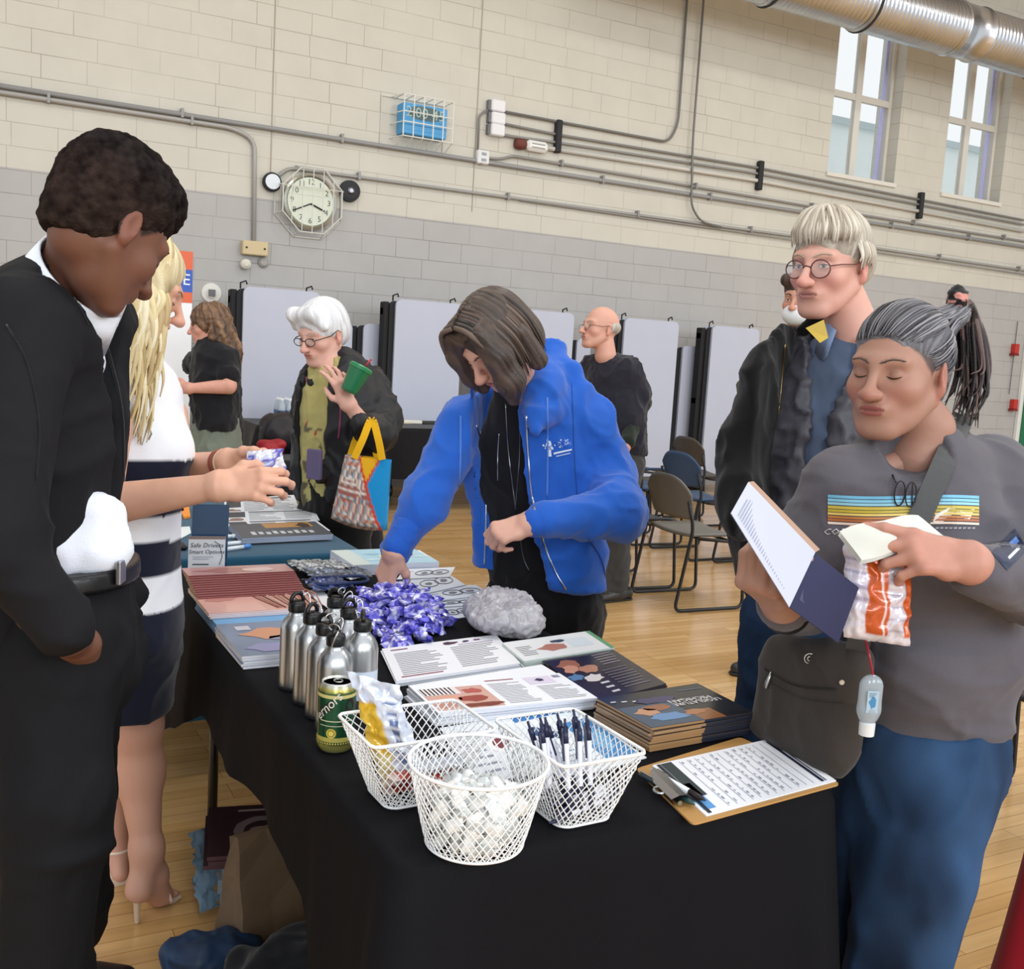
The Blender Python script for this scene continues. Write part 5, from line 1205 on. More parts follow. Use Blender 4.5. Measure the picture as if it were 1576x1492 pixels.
# --- things under the front table
def pr_bk(pg): pg.rect(0, 0, 1, 1, '#3a2328', 0); pg.blob(.55, .45, .3, .3, '#7d7272', 3, 1, 24, .02); pg.blob(.55, .45, .2, .2, '#3a2328', 3, 2, 24, .02); pg.blob(.55, .45, .12, .1, '#8b7c7c', 4, 3); pg.rect(.3, .86, .7, .90, '#a59090', 2)
UB = rotz(math.radians(-12)); uc = np.array([.60, 2.56, 0])
def rr(x0, x1, y0, y1, c=uc, R=UB): return [c+R@np.array(p) for p in ((x0, y0, 0), (x1, y0, 0), (x1, y1, 0), (x0, y1, 0))]
_, z1 = stack('paper_ream', rr(-.02, .2, -.13, .12), .002, 4, .036, '#8d9aa5', '#8d9aa5', 'pale bundle of papers on the floor under the front table, %s', 'paper bundle', 'paper bundles under the table', jit=.006)
stack('dark_red_book', rr(-.055, .2, -.14, .14), z1, 3, .011, '#3a2328', '#5c4146', 'dark red book with a round emblem under the front table, %s', 'book', 'dark red books under the table', printer=pr_bk, jit=.006)
for k in range(3): pillow('crumpled_sheet', uc+UB@np.array([-.055-.006*k, -.06+.05*k, .05+.035*k]), (.028, .01, .0), (.0, .04, .03), (1, -.3, .3), .003, .006, 60+k, lambda u, v, s: '#7f9aae', M_PAPER, 10, 10, label='pale blue crumpled sheet hanging beside the paper bundles, '+['lowest', 'middle', 'upper'][k]+' one', cat='sheet', group='crumpled sheets under the table')
def paper_bag():
    c = np.array([.62, 2.30, .001]); R_ = rotz(.35); L = [(0, .085, .055), (.06, .088, .058), (.13, .080, .048), (.20, .086, .040), (.27, .080, .022), (.30, .078, .012)]; V = []; r_ = random.Random(3)
    for z, a, b in L:
        for (x, y) in ((-a, -b), (0, -b*.96), (a, -b), (a*.90, 0), (a, b), (0, b*.96), (-a, b), (-a*.90, 0)): V.append(c+R_@np.array([x+r_.uniform(-.005, .005), y+r_.uniform(-.005, .005), z]))
    F = [(i*8+k, i*8+(k+1) % 8, (i+1)*8+(k+1) % 8, (i+1)*8+k) for i in range(len(L)-1) for k in range(8)]+[tuple(range(7, -1, -1)), tuple(40+k for k in range(8))]
    mesh_obj('brown_paper_bag', np.array(V), F, mat('kraft_paper', '#6b5844', rough=.8, var=.12, vscale=20), smooth=False, label='creased brown paper bag standing under the front table', cat='paper bag')
paper_bag()
MB().add([T(347, 1208, .36), T(408, 1240, .36), T(413, 1296, .22), T(372, 1270, .22)]+[T(347, 1208, .36)+np.array([.004, .004, 0]), T(408, 1240, .36)+np.array([.004, .004, 0]), T(413, 1296, .22)+np.array([.004, .004, 0]), T(372, 1270, .22)+np.array([.004, .004, 0])], [(3, 2, 1, 0), (4, 5, 6, 7), (0, 1, 5, 4), (1, 2, 6, 5), (2, 3, 7, 6), (3, 0, 4, 7)], '#9c8768') if 0 else None
mb = MB(); a = np.array([.60, 2.13, .0]); mb.box((-.005, -.15, 0), (.30, .15, .30), '#8d7a60', R=rotz(-.25), o=(.74, 2.18, .001), bev=.004); o = mb.build('cardboard_box', mat('cardboard', vc=True, rough=.85, var=.06, vscale=9), label='open tan cardboard box under the front table', cat='box')
mb = MB(); P_ = np.array([.74, 2.18, 0]); Rb = rotz(-.25); L3 = [P_+Rb@np.array(p) for p in ((-.005, -.15, .30), (-.005, .15, .30), (-.12, .15, .42), (-.12, -.15, .42))]; mb.add(L3+[p+np.array([0, 0, .004]) for p in L3], [(3, 2, 1, 0), (4, 5, 6, 7), (0, 1, 5, 4), (1, 2, 6, 5), (2, 3, 7, 6), (3, 0, 4, 7)], '#a08a6a'); mb.build('box_flap', MATS['cardboard'], o)
crumple('dark_jacket', (.63, 1.93, .10), (.15, .19, .10), 12, .012, ('#0e0f14', '#181b22'), M_CLOTH, 'black jacket heaped on the floor under the front table', 'jacket', .009, 9)
crumple('navy_bag', (.50, 2.22, .05), (.11, .07, .045), 14, .007, ('#16283f', '#1f3a5c'), M_NYLON, 'navy blue cloth bag on the floor in front of the paper bundles', 'bag', .007, 14)
crumple('white_plastic_sack', (.70, 1.98, .30), (.05, .07, .17), 17, .008, ('#6f7880', '#8b939a'), M_FOIL, 'pale plastic sack leaning above the black jacket under the table', 'sack', .008, 14)

# --- far tables
def water_bottle():
    rt = thing('water_bottle', (0, 0, 0), 'clear water bottle standing in the pack on the far black cloth', 'bottle', 'pack of water bottles')
    MB().lathe([(0, 0), (.03, 0), (.032, .01), (.032, .12), (.03, .15), (.013, .19), (.013, .2)], n=12, c='#c3d0dc').build('bottle_body', mat('water_plastic', vc=True, rough=.08, alpha=.6, spec=.8), rt, smooth=True, local=True)
    MB().lathe([(.014, .195), (.014, .212), (0, .213)], n=10, c='#e9eef4').build('cap', M_PLAST, rt, local=True); MB().lathe([(.0325, .06), (.0325, .11)], n=12, c='#4f6f9e').build('bottle_label', M_PRINT, rt, local=True); return rt
w0 = water_bottle(); n = 0; pw = T(431, 652, .752); RW = ['front', 'middle', 'back']
for j in range(3):
    for i in range(5):
        o = w0 if n == 0 else copy_tree(w0); o.location = (pw[0]+.068*i+.02, pw[1]+.068*j+.03, .752); n += 1; o['label'] = 'clear water bottle in the '+RW[j]+' row of the pack, '+['leftmost', 'second from left', 'in the middle', 'second from right', 'rightmost'][i]
pt = lambda px, py: T(px, py, .752)
for i, (px, py, w, d, h, c, lb, nm, ct) in enumerate(((608, 652, .3, .1, .02, '#c9c2b0', 'cream paper pile on the left of the far black cloth', 'paper_pile', 'papers'), (632, 652, .2, .1, .03, '#d9d6cc', 'white paper pile in the middle of the far black cloth', 'paper_pile', 'papers'), (660, 653, .14, .06, .03, '#3a3a38', 'small dark pouch on the far black cloth near the blue hood', 'pouch', 'pouch'), (585, 650, .1, .08, .035, '#6f7d5c', 'small green bundle at the end of the far black cloth', 'bundle', 'bundle'))):
    p = pt(px, py); MB().box(p+np.array([-w/2, -d/2, 0]), p+np.array([w/2, d/2, h]), c, bev=.006).build(nm, M_PAPER, label=lb, cat=ct)
crumple('backpack', (1.82, 6.50, .86), (.17, .10, .13), 24, .008, ('#15151a', '#2a2226'), M_NYLON, 'dark backpack on the table behind the presenters', 'backpack', .012, 8)
crumple('red_bag', (1.66, 6.25, .785), (.08, .06, .055), 26, .006, ('#8a1622', '#b02430'), M_NYLON, 'red bag beside the curly haired person', 'bag', .012, 8)
make_table(1.56, 2.3, 6.15, 6.75, .724, 'small folding table under the backpack'); make_cloth('tablecloth', 1.54, 2.32, 6.13, 6.77, .73, lambda x, y: .1, '#1c1c20', 'black cloth under the backpack', seed=41, amp=.015)
# roll-up banner
def banner():
    tr = A(297, 388, 6.6); x1, y = tr[0], tr[1]; zt = tr[2]; x0 = x1-.85
    rt = thing('rollup_banner', ((x0+x1)/2, y, 0), 'tall roll-up banner with orange and blue bands behind the blonde hair', 'banner')
    MB().box((x0-.02, y-.08, 0), (x1+.02, y+.08, .07), '#a9acb2', bev=.01).build('banner_base', M_METAL, rt)
    MB().box((x0, y-.004, .07), (x1, y, zt), '#e8eaee').build('banner_sheet', M_PAPER, rt)
    pg = Page((x0, y-.004, .07), (x1-x0, 0, 0), (0, 0, zt-.07), (0, -1, 0), .001)
    pg.rect(0, .94, 1, 1, '#d2603a', 1); pg.rect(0, .865, 1, .94, '#2f55b0', 1); pg.rect(0, .83, 1, .865, '#d2603a', 1); pg.text('E', .955, .905, .1, '#dfe3ee', l=2); pg.rect(.0, .2, .5, .55, '#d6dbe6', 1); pg.build(rt, 'banner_print')
    MB().tube([(x0+.4, y+.03, .06), (x0+.4, y+.03, zt)], .01, '#8b8d92', 6).build('pole', M_METAL, rt)
banner()
print('p3 ok')

# ================================================================== PEOPLE: HEADS, HANDS, HAIR, CLOTHES
class Head:
    """local frame: x to the person's right ear, y forward, z up, origin between the ears at eye height"""
    def __init__(s, anchor, at, az, pitch=0, roll=0, sc=1.0):
        s.R = rotz(math.radians(az-90))@rotx(math.radians(-pitch))@roty(math.radians(roll)); s.sc = sc
        s.C = np.array(at, float)-s.R@(np.array(anchor, float)*sc)
    def w(s, p): return s.C+(np.asarray(p, float)*s.sc)@s.R.T
    def l(s, p): return ((np.asarray(p, float)-s.C)@s.R)/s.sc
def head_mesh(H, base, neck_r=.058, res=.003, nose=1.0, jaw=1.0, cheek=1.0, chin=1.0, skin='#c79a83', lip='#a8605c', brow='#5a4638', flush='#c98272', eyes='closed', nose_w=1.0, browthin=1.0, stubble=None, iris='#4a3a2c', neckpts=None, lid=None, scalp=None, hairline=0):
    v = Vol(res)
    v.ell((0, -.012, .032), (.073, .093, .083)); v.ell((0, -.045, .012), (.064, .058, .064), k=.03); v.ell((0, .030, -.025), (.061*cheek, .060, .076), k=.03)
    v.ell((0, .040, -.078), (.043*jaw, .044, .034), k=.03); v.ell((0, .076*chin, -.100), (.020, .017, .015), k=.025)
    for s in (-1, 1):
        v.cap((.056*jaw*s, -.002, -.050), (.022*s, .068, -.098), .017, .014, k=.025); v.ell((.042*s, .060, -.028), (.021, .021, .019), k=.025)
        v.cap((.010*s, .083, .020), (.042*s, .074, .022), .010, .008, k=.02)
        v.ell((.031*s, .100, .001), (.017, .014, .012), k=.014, op='s')
        v.ell((.031*s, .074, -.001), (.0135, .0135, .0125), k=.003)
        # ear
        v.ell((.077*s, -.012, -.010), (.008, .017, .030), R=rotz(-.35*s)@rotx(.18), k=.007); v.ell((.086*s, -.009, -.006), (.006, .010, .018), R=rotx(.18), k=.005, op='s'); v.ell((.076*s, -.004, -.034), (.006, .009, .010), k=.008)
        v.ell((.0115*s*nose_w, .100+.006*nose, -.036), (.0085*nose_w, .011, .0085), k=.007)
        v.ell((.007*s*nose_w, .106+.006*nose, -.045), (.004, .005, .004), k=.004, op='s')
    v.cap((0, .086, .014), (0, .104+.014*nose, -.033), .0065, .0095*nose_w**.3, k=.014)
    v.ell((0, .104+.012*nose, -.036), (.0105*nose_w, .0105, .0095), k=.008)
    v.ell((0, .081, -.061), (.030, .016, .017), k=.02); v.ell((0, .0960, -.0580), (.021, .0060, .0042), k=.009); v.ell((0, .0945, -.0672), (.019, .0065, .0048), k=.009)
    v.cap((-.021, .1015, -.0627), (.021, .1015, -.0627), .0019, k=.004, op='s')
    b = H.l(base); pts = neckpts and [H.l(p) for p in neckpts] or [np.array([0, -.034, -.045]), b]
    rs = [neck_r*.90/H.sc]*(len(pts)-1)+[neck_r*1.10/H.sc]; v.path(pts, rs, k=.014)
    V, F = v.build(); x, y, z = V.T
    c = np.tile(lin(skin), (len(V), 1)); L = lambda k: np.array(lin(k))
    def mix(m, col): 
        nonlocal c; m = np.clip(m, 0, 1)[:, None]; c = c*(1-m)+L(col)*m
    fr = y > .03
    mix(.45*np.exp(-(((np.abs(x)-.042)/.02)**2+((z+.035)/.02)**2))*fr, flush); mix(.5*np.exp(-((x/.014)**2+((z+.036)/.016)**2))*(y > .09), flush); mix(.55*(np.abs(x) > .074)*(z < .03)*(z > -.05), flush)
    up = ((x/.0230)**2+((z+.0582+.002*np.abs(x)/.02)/.0044)**2 < 1) & (y > .084); lo = ((x/.0205)**2+((z+.0680)/.0052)**2 < 1) & (y > .082); mix((up | lo)*.85, lip)
    mix(((np.abs(z+.0627) < .0011) & (np.abs(x) < .023) & (y > .084))*.7, '#5a2f2c')
    ax = np.abs(x); bz = .0205+.006*np.sin(np.clip((ax-.012)/.04, 0, 1)*math.pi)-.0; mix(((np.abs(z-bz) < .0042*browthin*(1.2-(ax-.01)/.05)) & (ax > .012) & (ax < .048) & fr)*.5, brow)
    if scalp:
        zl = np.interp(y, [-.1, -.04, -.018, .0, .018, .045, .07, .1], [-.060, -.052, -.045, .012, -.012, .030, .060, .068])+.004*vnoise(V*90, 3)
        zl = zl+(hairline if hairline else 0)*(y > .03); mix(np.clip((z-zl)/.010, 0, 1)*(ax < .0785)*.92, scalp)
    if lid: mix(.35*np.exp(-(((ax-.031)/.014)**2+((z-.006)/.007)**2))*fr, lid)
    if stubble: mix(.35*((z < -.045) & fr & (np.abs(x) > .0)), stubble)
    mix(.12*(fbm(V*60, 4)), flush)
    W_ = H.w(V); extra = MB()
    tree = bvh(V, F)
    def onface(px, pz, off=.0006):
        h = tree.ray_cast(Vector((px, .2, pz)), Vector((0, -1, 0))); return np.array(h[0])+np.array([0, off, 0]) if h[0] else np.array([px, .08, pz])
    parts = {}
    lash = MB(); rb_ = random.Random(6)
    for s in (-1, 1):
        for k in range(26):
            t = k/25; bx = .012+.035*t; bz_ = .0195+.0065*math.sin(min(1, t*1.1)*math.pi*.75)+rb_.uniform(-.0016, .0016)*browthin*(1.2-t); ln = .0055; P_ = [H.w(onface(s*(bx+ln*q), bz_+.0022*q*(1-1.6*t), .0009)) for q in (-.5, 0, .5)]; lash.tube(P_, np.array([.0007, .0008, .0003])*H.sc*(.8+.3*browthin), brow, 4)
    for s in (-1, 1):
        if eyes == 'closed':
            P = [H.w(onface(s*(.031+.0125*t), -.0035-.0035*(1-t*t))) for t in np.linspace(-1, 1, 9)]; lash.tube(P, np.array([.0005, .0009, .0012, .0013, .0013, .0013, .0012, .001, .0005])*H.sc, '#241a16', 5)
        else:
            P = [H.w(onface(s*(.031+.0125*t), .0042*(1-t*t)-.0005)) for t in np.linspace(-1, 1, 9)]; lash.tube(P, .0009*H.sc, '#2a1d18', 5)
            ov = [H.w(onface(s*.031+.0118*math.cos(t), .0037*math.sin(t)-.0005, .0010)) for t in np.linspace(0, 2*math.pi, 18, endpoint=False)]; lash.add(ov, [tuple(range(18)), tuple(range(17, -1, -1))], '#e3dcd6')
            iv = [H.w(onface(s*.031+.0042*math.cos(t)-.001, .0038*math.sin(t)-.0008, .0014)) for t in np.linspace(0, 2*math.pi, 14, endpoint=False)]; lash.add(iv, [tuple(range(14)), tuple(range(13, -1, -1))], iris)
            iv = [H.w(onface(s*.031+.0020*math.cos(t)-.001, .0020*math.sin(t)-.0008, .0017)) for t in np.linspace(0, 2*math.pi, 10, endpoint=False)]; lash.add(iv, [tuple(range(10)), tuple(range(9, -1, -1))], '#120d0b')
    return (W_, F, c), lash, onface
def M4(o, x, y, z): return np.array(o, float), np.array([nrm(x), nrm(y), nrm(z)]).T
def hand_vol(M, curl=(20, 30, 20), spread=6, thumb=None, res=.0022, sc=1.0, arm=None, curls=None, arm_r=(.040, .027), skin='#c79a83', nail='#d8a89c', wrist_r=.0265, extra=None):
    """M=(origin wrist, R): local x = thumb side, y = fingers, z = back of the hand; arm: world points from elbow to the wrist"""
    o, R = M; v = Vol(res); Wp = lambda p: o+R@(np.array(p, float)*sc)
    mx = [.027, .0095, -.0085, -.025]; my = [.088, .092, .087, .077]; nails = []
    for i in range(4):
        v.cap(Wp((mx[i]*.62, .006, -.002)), Wp((mx[i], my[i], 0)), .0135*sc, .0108*sc, k=.012*sc)
    v.ell(Wp((.020, .034, -.010)), (.016*sc,)*3, k=.015*sc); v.ell(Wp((-.018, .036, -.008)), (.014*sc,)*3, k=.015*sc)
    v.cap(Wp((.010, .0, 0)), Wp((-.010, .0, 0)), .019*sc, .018*sc, k=.015*sc)
    Ls = [(.044, .026, .021), (.049, .030, .022), (.045, .028, .022), (.035, .021, .019)]; rr = [(.0098, .0088, .0080, .0066), (.0100, .0090, .0081, .0067), (.0094, .0085, .0077, .0063), (.0084, .0075, .0068, .0058)]
    for i in range(4):
        cu = (curls[i] if curls else curl); a = 0; p = np.array([mx[i], my[i], 0.]); sp = math.radians(spread*(1.5-i)); P = [p]
        for j in range(3):
            a += math.radians(cu[j]); d = np.array([math.sin(sp)*math.cos(a), math.cos(sp)*math.cos(a), -math.sin(a)]); p = p+d*Ls[i][j]; P.append(p)
        for j in range(3): v.cap(Wp(P[j]), Wp(P[j+1]), rr[i][j]*sc, rr[i][j+1]*sc, k=.0035*sc if j else .008*sc)
        nz = np.array([0, 0, 1.])*math.cos(a)+np.array([0, 1., 0])*math.sin(a); nails.append((Wp(P[3]+nz*.004-d*.001), R@nz))
    th = thumb or [(.022, .022, -.008), (.043, .050, -.020), (.050, .078, -.028), (.049, .102, -.033)]
    tr = (.0145, .0120, .0100, .0075)
    for j in range(3): v.cap(Wp(th[j]), Wp(th[j+1]), tr[j]*sc, tr[j+1]*sc, k=.010*sc if j == 0 else .005*sc)
    nails.append((Wp(np.array(th[3])+np.array([.004, 0, .004])), R@np.array([.6, 0, .8])))
    if arm is not None:
        A_ = [np.array(a, float) for a in arm]; n = len(A_); rs = np.linspace(arm_r[0], wrist_r*sc, n)
        v.path(A_, rs, k=.02)
        v.cap(A_[-1], Wp((0, .01, 0)), wrist_r*sc, .020*sc, k=.015)
    V, F = v.build(); c = np.tile(lin(skin), (len(V), 1)); L = lambda k: np.array(lin(k))
    for q, nv in nails:
        m = (np.linalg.norm(V-q, axis=1) < .0062*sc)[:, None]; c = np.where(m, c*.35+L(nail)*.65, c)
    loc = (V-o)@R/sc; kn = np.zeros(len(V))
    for i in range(4): kn = np.maximum(kn, np.exp(-(np.linalg.norm(loc-np.array([mx[i], my[i], .008]), axis=1)/.010)**2))
    c = c*(1-.18*kn[:, None])+L('#b86f5e')*(.18*kn[:, None])
    c = c*(1+.05*fbm(V*45, 3)[:, None]); return V, F, np.clip(c, 0, 1)
def aim(o, fingers, back):
    """hand frame: right-handed completion; thumb side sign chosen by caller through M4"""
    y = nrm(fingers); z = nrm(np.array(back)-y*(np.array(back)@y)); return o, y, z
def handM(o, fingers, back, thumb_sign):
    _, y, z = aim(o, fingers, back); x = np.cross(y, z)*thumb_sign; return np.array(o, float), np.array([x, y, z]).T
def hairflow(V, F, H, axis_c, axis, freq, amp, cA, cB, seed=1, lowf=3, twist=0, hl=None, part=False):
    """grooves along meridians round an axis (local head frame). returns V, colours"""
    P = V; a = nrm(axis); d = P-np.array(axis_c); e1 = nrm(np.cross(a, [0.3, 1, .2])); e2 = np.cross(a, e1)
    th = np.arctan2(d@e2, d@e1); al = d@a
    th = th+twist*al+.12*vnoise(P*22, seed)
    if twist == 'x': pass
    n = lambda s, k: vnoise(np.column_stack([np.cos(th)*s, np.sin(th)*s, al*k]), seed+int(s))
    if part: n = lambda s, k: vnoise(np.column_stack([(P[:, 1]+.12*P[:, 2]+.05*np.abs(P[:, 0]))*s*13, np.sign(P[:, 0])*3+P[:, 0]*k*.8, P[:, 2]*k*1.2]), seed+int(s))
    f = .5*n(freq, 6)+.35*n(freq*2.3, 8)+.2*n(freq*5, 10); N = normals(V, F); V2 = V+N*(amp*f)[:, None]
    g = np.clip(.5+.9*f+.15*vnoise(P*lowf*10, seed+9), 0, 1)[:, None]; c = np.array(lin(cA))*(1-g)+np.array(lin(cB))*g
    return V2, c
def hair_shell(H, prims, cuts, res=.003, flow=((0, 0, .1), (0, 0, 1)), freq=9, amp=.0022, cA='#3a2f2a', cB='#6b5a50', seed=1, k=.02, twist=0, post=None, part=False):
    v = Vol(res)
    for p in prims:
        if p[0] == 'e': v.ell(p[1], p[2], R=p[3] if len(p) > 3 else None, k=k)
        else: v.path(p[1], p[2], k=k, n=p[3] if len(p) > 3 else None, q=p[4] if len(p) > 4 else 1)
    for c in cuts:
        if c[0] == 'h': v.half(c[1], c[2], k=.012)
        elif c[0] == 'e': v.ell(c[1], c[2], R=c[3] if len(c) > 3 else None, k=.008, op='s')
    V, F = v.build(); V, c = hairflow(V, F, H, flow[0], flow[1], freq, amp, cA, cB, seed, twist=twist, part=part)
    if post: V, c = post(V, F, c)
    return H.w(V), F, c
def locks(mb, guides, r0, cols, n=6, seed=1, flat=None, taper=True):
    r = random.Random(seed)
    for g in guides:
        P = spline(g, 6); m = len(P); rr = np.array([r0*(.55+.6*math.sin(math.pi*min(1, .25+t*.75)))*(1-.75*t**3 if taper else 1) for t in np.linspace(0, 1, m)])
        c = np.array(lin(r.choice(cols))); base = len(mb.V); mb.tube(P, rr*r.uniform(.75, 1.2), tuple(c), n, flat=flat)
def glasses(H, onface, parent, rim='#5c2f2c', r=(.021, .018), y0=.100, drop=-.004, wire=.0011, temple='#5c2f2c', lens=True, half=False):
    g = thing_child('glasses', parent)
    mb = MB(); lm = MB()
    for s in (-1, 1):
        pts = [H.w((s*.032+r[0]*math.cos(t), y0-.006*abs(math.cos(t)+ .2*s)*(.5), drop+r[1]*math.sin(t))) for t in np.linspace(0, 2*math.pi, 26, endpoint=False)]
        if half: mb.tube(pts[13:]+pts[:1], wire*H.sc, rim, 6)
        else: mb.tube(pts, wire*H.sc, rim, 6, closed=True)
        lm.add(pts, [tuple(range(26))], '#dfe3ea')
        mb.tube([H.w((s*.053, y0-.004, drop+.006)), H.w((s*.070, y0-.030, drop+.008)), H.w((s*.079, y0-.075, drop+.006)), H.w((s*.081, -.008, .012)), H.w((s*.079, -.025, -.004))], wire*1.15*H.sc, temple, 6)
    mb.tube([H.w((-.011, y0, drop+.004)), H.w((0, y0+.004, drop+.008)), H.w((.011, y0, drop+.004))], wire*H.sc, rim, 6)
    fo = mb.build('glasses', M_PLAST, parent, smooth=True)
    if lens:
        lo = lm.build('lens', mat('lens', vc=True, rough=.05, alpha=.16, spec=.9), fo)
    return fo
def thing_child(n, p): return p
def cloth_obj(name, vol, parent, color, amp=.006, sc=(14, 14, 9), seed=1, m=None, R=None, big=.004, colf=None, label=None, post=None):
    V, F = vol.build(); V = wrinkle(V, F, amp, sc, seed, R, big)
    if post: V = post(V, F)
    c = color
    if colf is not None: c = colf(V, F)
    o = mesh_obj(name, V, F, m or M_CLOTH, parent, cols=c, smooth=True, label=label); return o, V, F
def decal(tree, o, U, V, D, polys, off=.0015, nmax=.03):
    """project 2D polygons (in metres on the U,V plane at o) along D on to a surface"""
    U, V, D = nrm(U), nrm(V), nrm(D); mb = MB()
    for pts, col in polys:
        P = []
        for (u, v) in pts:
            s = np.array(o)+U*u+V*v-D*.4; h = tree.ray_cast(Vector(s), Vector(D))
            if h[0] is None: P = None; break
            P.append(np.array(h[0])-D*off)
        if P: mb.add(P, [tuple(range(len(P)))], col)
    return mb
def strip(u0, u1, v0, v1, n, c, bend=0):
    out = []
    for i in range(n):
        a, b = u0+(u1-u0)*i/n, u0+(u1-u0)*(i+1)/n; out.append(([(a, v0), (b, v0), (b, v1), (a, v1)], c))
    return out
def textpolys(t, size, u, v, c, shear=0):
    P, F = text2d(t, size, shear, 1); return [([(P[i][0]+u, P[i][1]+v) for i in f], c) for f in F]
def person(loc, label): return thing('person', (loc[0], loc[1], 0), label, 'person')
def shoe(name, toe, heel, c, parent, w=.045, h=.07, m=None, sole='#1a1a1a'):
    toe, heel = np.array(toe, float), np.array(heel, float); d = nrm(toe-heel); v = Vol(.006)
    v.cap(heel+[0, 0, .045], heel+d*.10+[0, 0, .05], .042, .045, k=.03); v.cap(heel+d*.08+[0, 0, .04], toe-d*.035+[0, 0, .030], .044, .032, k=.03); v.half(toe*0+[0, 0, .012], (0, 0, -1))
    V, F = v.build(); o = mesh_obj(name, V, F, m or M_PLAST, parent, cols=c, smooth=True)
    v = Vol(.006); v.cap(heel+[0, 0, .010], toe-d*.035+[0, 0, .010], .043, .040, k=.01, n=(0, 0, 1), q=.25); V, F = v.build(); V[:, 2] = np.maximum(V[:, 2], .001); mesh_obj('sole', V, F, M_PLAST, o, cols=sole, smooth=True); return o

def collar_band(c, axis, r0, r1, h, color, name, parent, front, gap=.5, th=.004, m=None, dip=.03, tip=0):
    """standing shirt or jacket collar: an open cone round the neck, gap (radians) at the front, lower there by dip"""
    ax = nrm(axis); fr = nrm(np.array(front)-ax*(np.array(front)@ax)); sd = np.cross(ax, fr); n = 36; V = []
    for k in range(n+1):
        a = gap+(2*math.pi-2*gap)*k/n; d = fr*math.cos(a)+sd*math.sin(a); lo = -dip*(.5+.5*math.cos(a))**2
        for r, z in ((r0, 0), (r1, h), (r1+th, h), (r0+th*2.4, -.2*h)): V.append(np.array(c)+d*r+ax*(z+lo))
    F = []
    for k in range(n):
        for j in range(4): a = 4*k+j; b = 4*k+(j+1) % 4; F.append((a, a+4, b+4, b))
    F.append((0, 1, 2, 3)); F.append((4*n+3, 4*n+2, 4*n+1, 4*n))
    return mesh_obj(name, np.array(V), F, m or M_CLOTH, parent, cols=color, smooth=True)
def strands_to(H, tree, starts, knot, r0, cols, seed, lift=.0015, n=7):
    """fine hair lying on the head from each start to a knot, following the surface (local head frame)"""
    mb = MB(); rr = random.Random(seed)
    for s in starts:
        P = []
        for j in range(n+1):
            t = j/n; p = np.array(s)*(1-t)+np.array(knot)*t; d = nrm(p-np.array([0, -.01, .02])); h = tree.find_nearest(Vector(tuple(p+d*.03)))
            q = np.array(h[0]); P.append(H.w(q+d*(lift+.001*rr.uniform(0, 1))))
        Q = spline(P, 3); m_ = len(Q); mb.tube(Q, np.array([r0*(.35+.65*min(1, 3*t)) for t in np.linspace(0, 1, m_)]), tuple(lin(rr.choice(cols))), 5)
    return mb

def inner(pts, r=.035, res=.012, skin='#c79a83'):
    """hidden length of the body that joins neck, arm and hand under the clothes"""
    v = Vol(res); v.path([np.array(p, float) for p in pts], [r]*len(pts), k=.02); V, F = v.build(); return V, F, skin

# ================================================================== THE PEOPLE
IMR = nrm([_r[0], _r[1], 0]); FWD = nrm([_f[0], _f[1], 0]); UPV = np.array([0, 0, 1.])
def azv(a): a = math.radians(a); return np.array([math.cos(a), math.sin(a), 0])
def hitpx(tree, px, py, off=.0015):
    r = ray(px, py); h = tree.ray_cast(Vector(CAM), Vector(nrm(r)))
    return None if h[0] is None else np.array(h[0])-nrm(r)*off
def pxline(tree, pts, r, c, name, m, parent, n=6, dens=10, off=.001, label=None):
    P = spline([(a, b, 0) for a, b in pts], dens); Q = [hitpx(tree, p[0], p[1], off) for p in P]; Q = [q for q in Q if q is not None]
    if len(Q) < 3: return None
    mb = MB(); mb.tube(Q, r, c, n); return mb.build(name, m, parent, smooth=True, label=label)
def pxpolys(tree, polys, name, m, parent, off=.0015, label=None):
    mb = MB()
    for pts, c in polys:
        Q = [hitpx(tree, x, y, off) for x, y in pts]
        if any(q is None for q in Q): continue
        mb.add(Q, [tuple(range(len(Q)))], c)
    return mb.build(name, m, parent, label=label) if mb.V else None
def merged(parts): return joinm(parts)
def rsleeve(v, sh, el, wr, r0, r1, r2, k=.03):
    v.path([sh, el, wr], [r0, r1, r2], k=k)
def cyl_cuff(a, b, r, parent, c, name='cuff', m=None):
    v = Vol(.005); v.cap(a, b, r, r*.97, k=.01); V, F = v.build(); V = wrinkle(V, F, .0015, (30, 30, 30), 4); return mesh_obj(name, V, F, m or M_CLOTH, parent, cols=c, smooth=True)

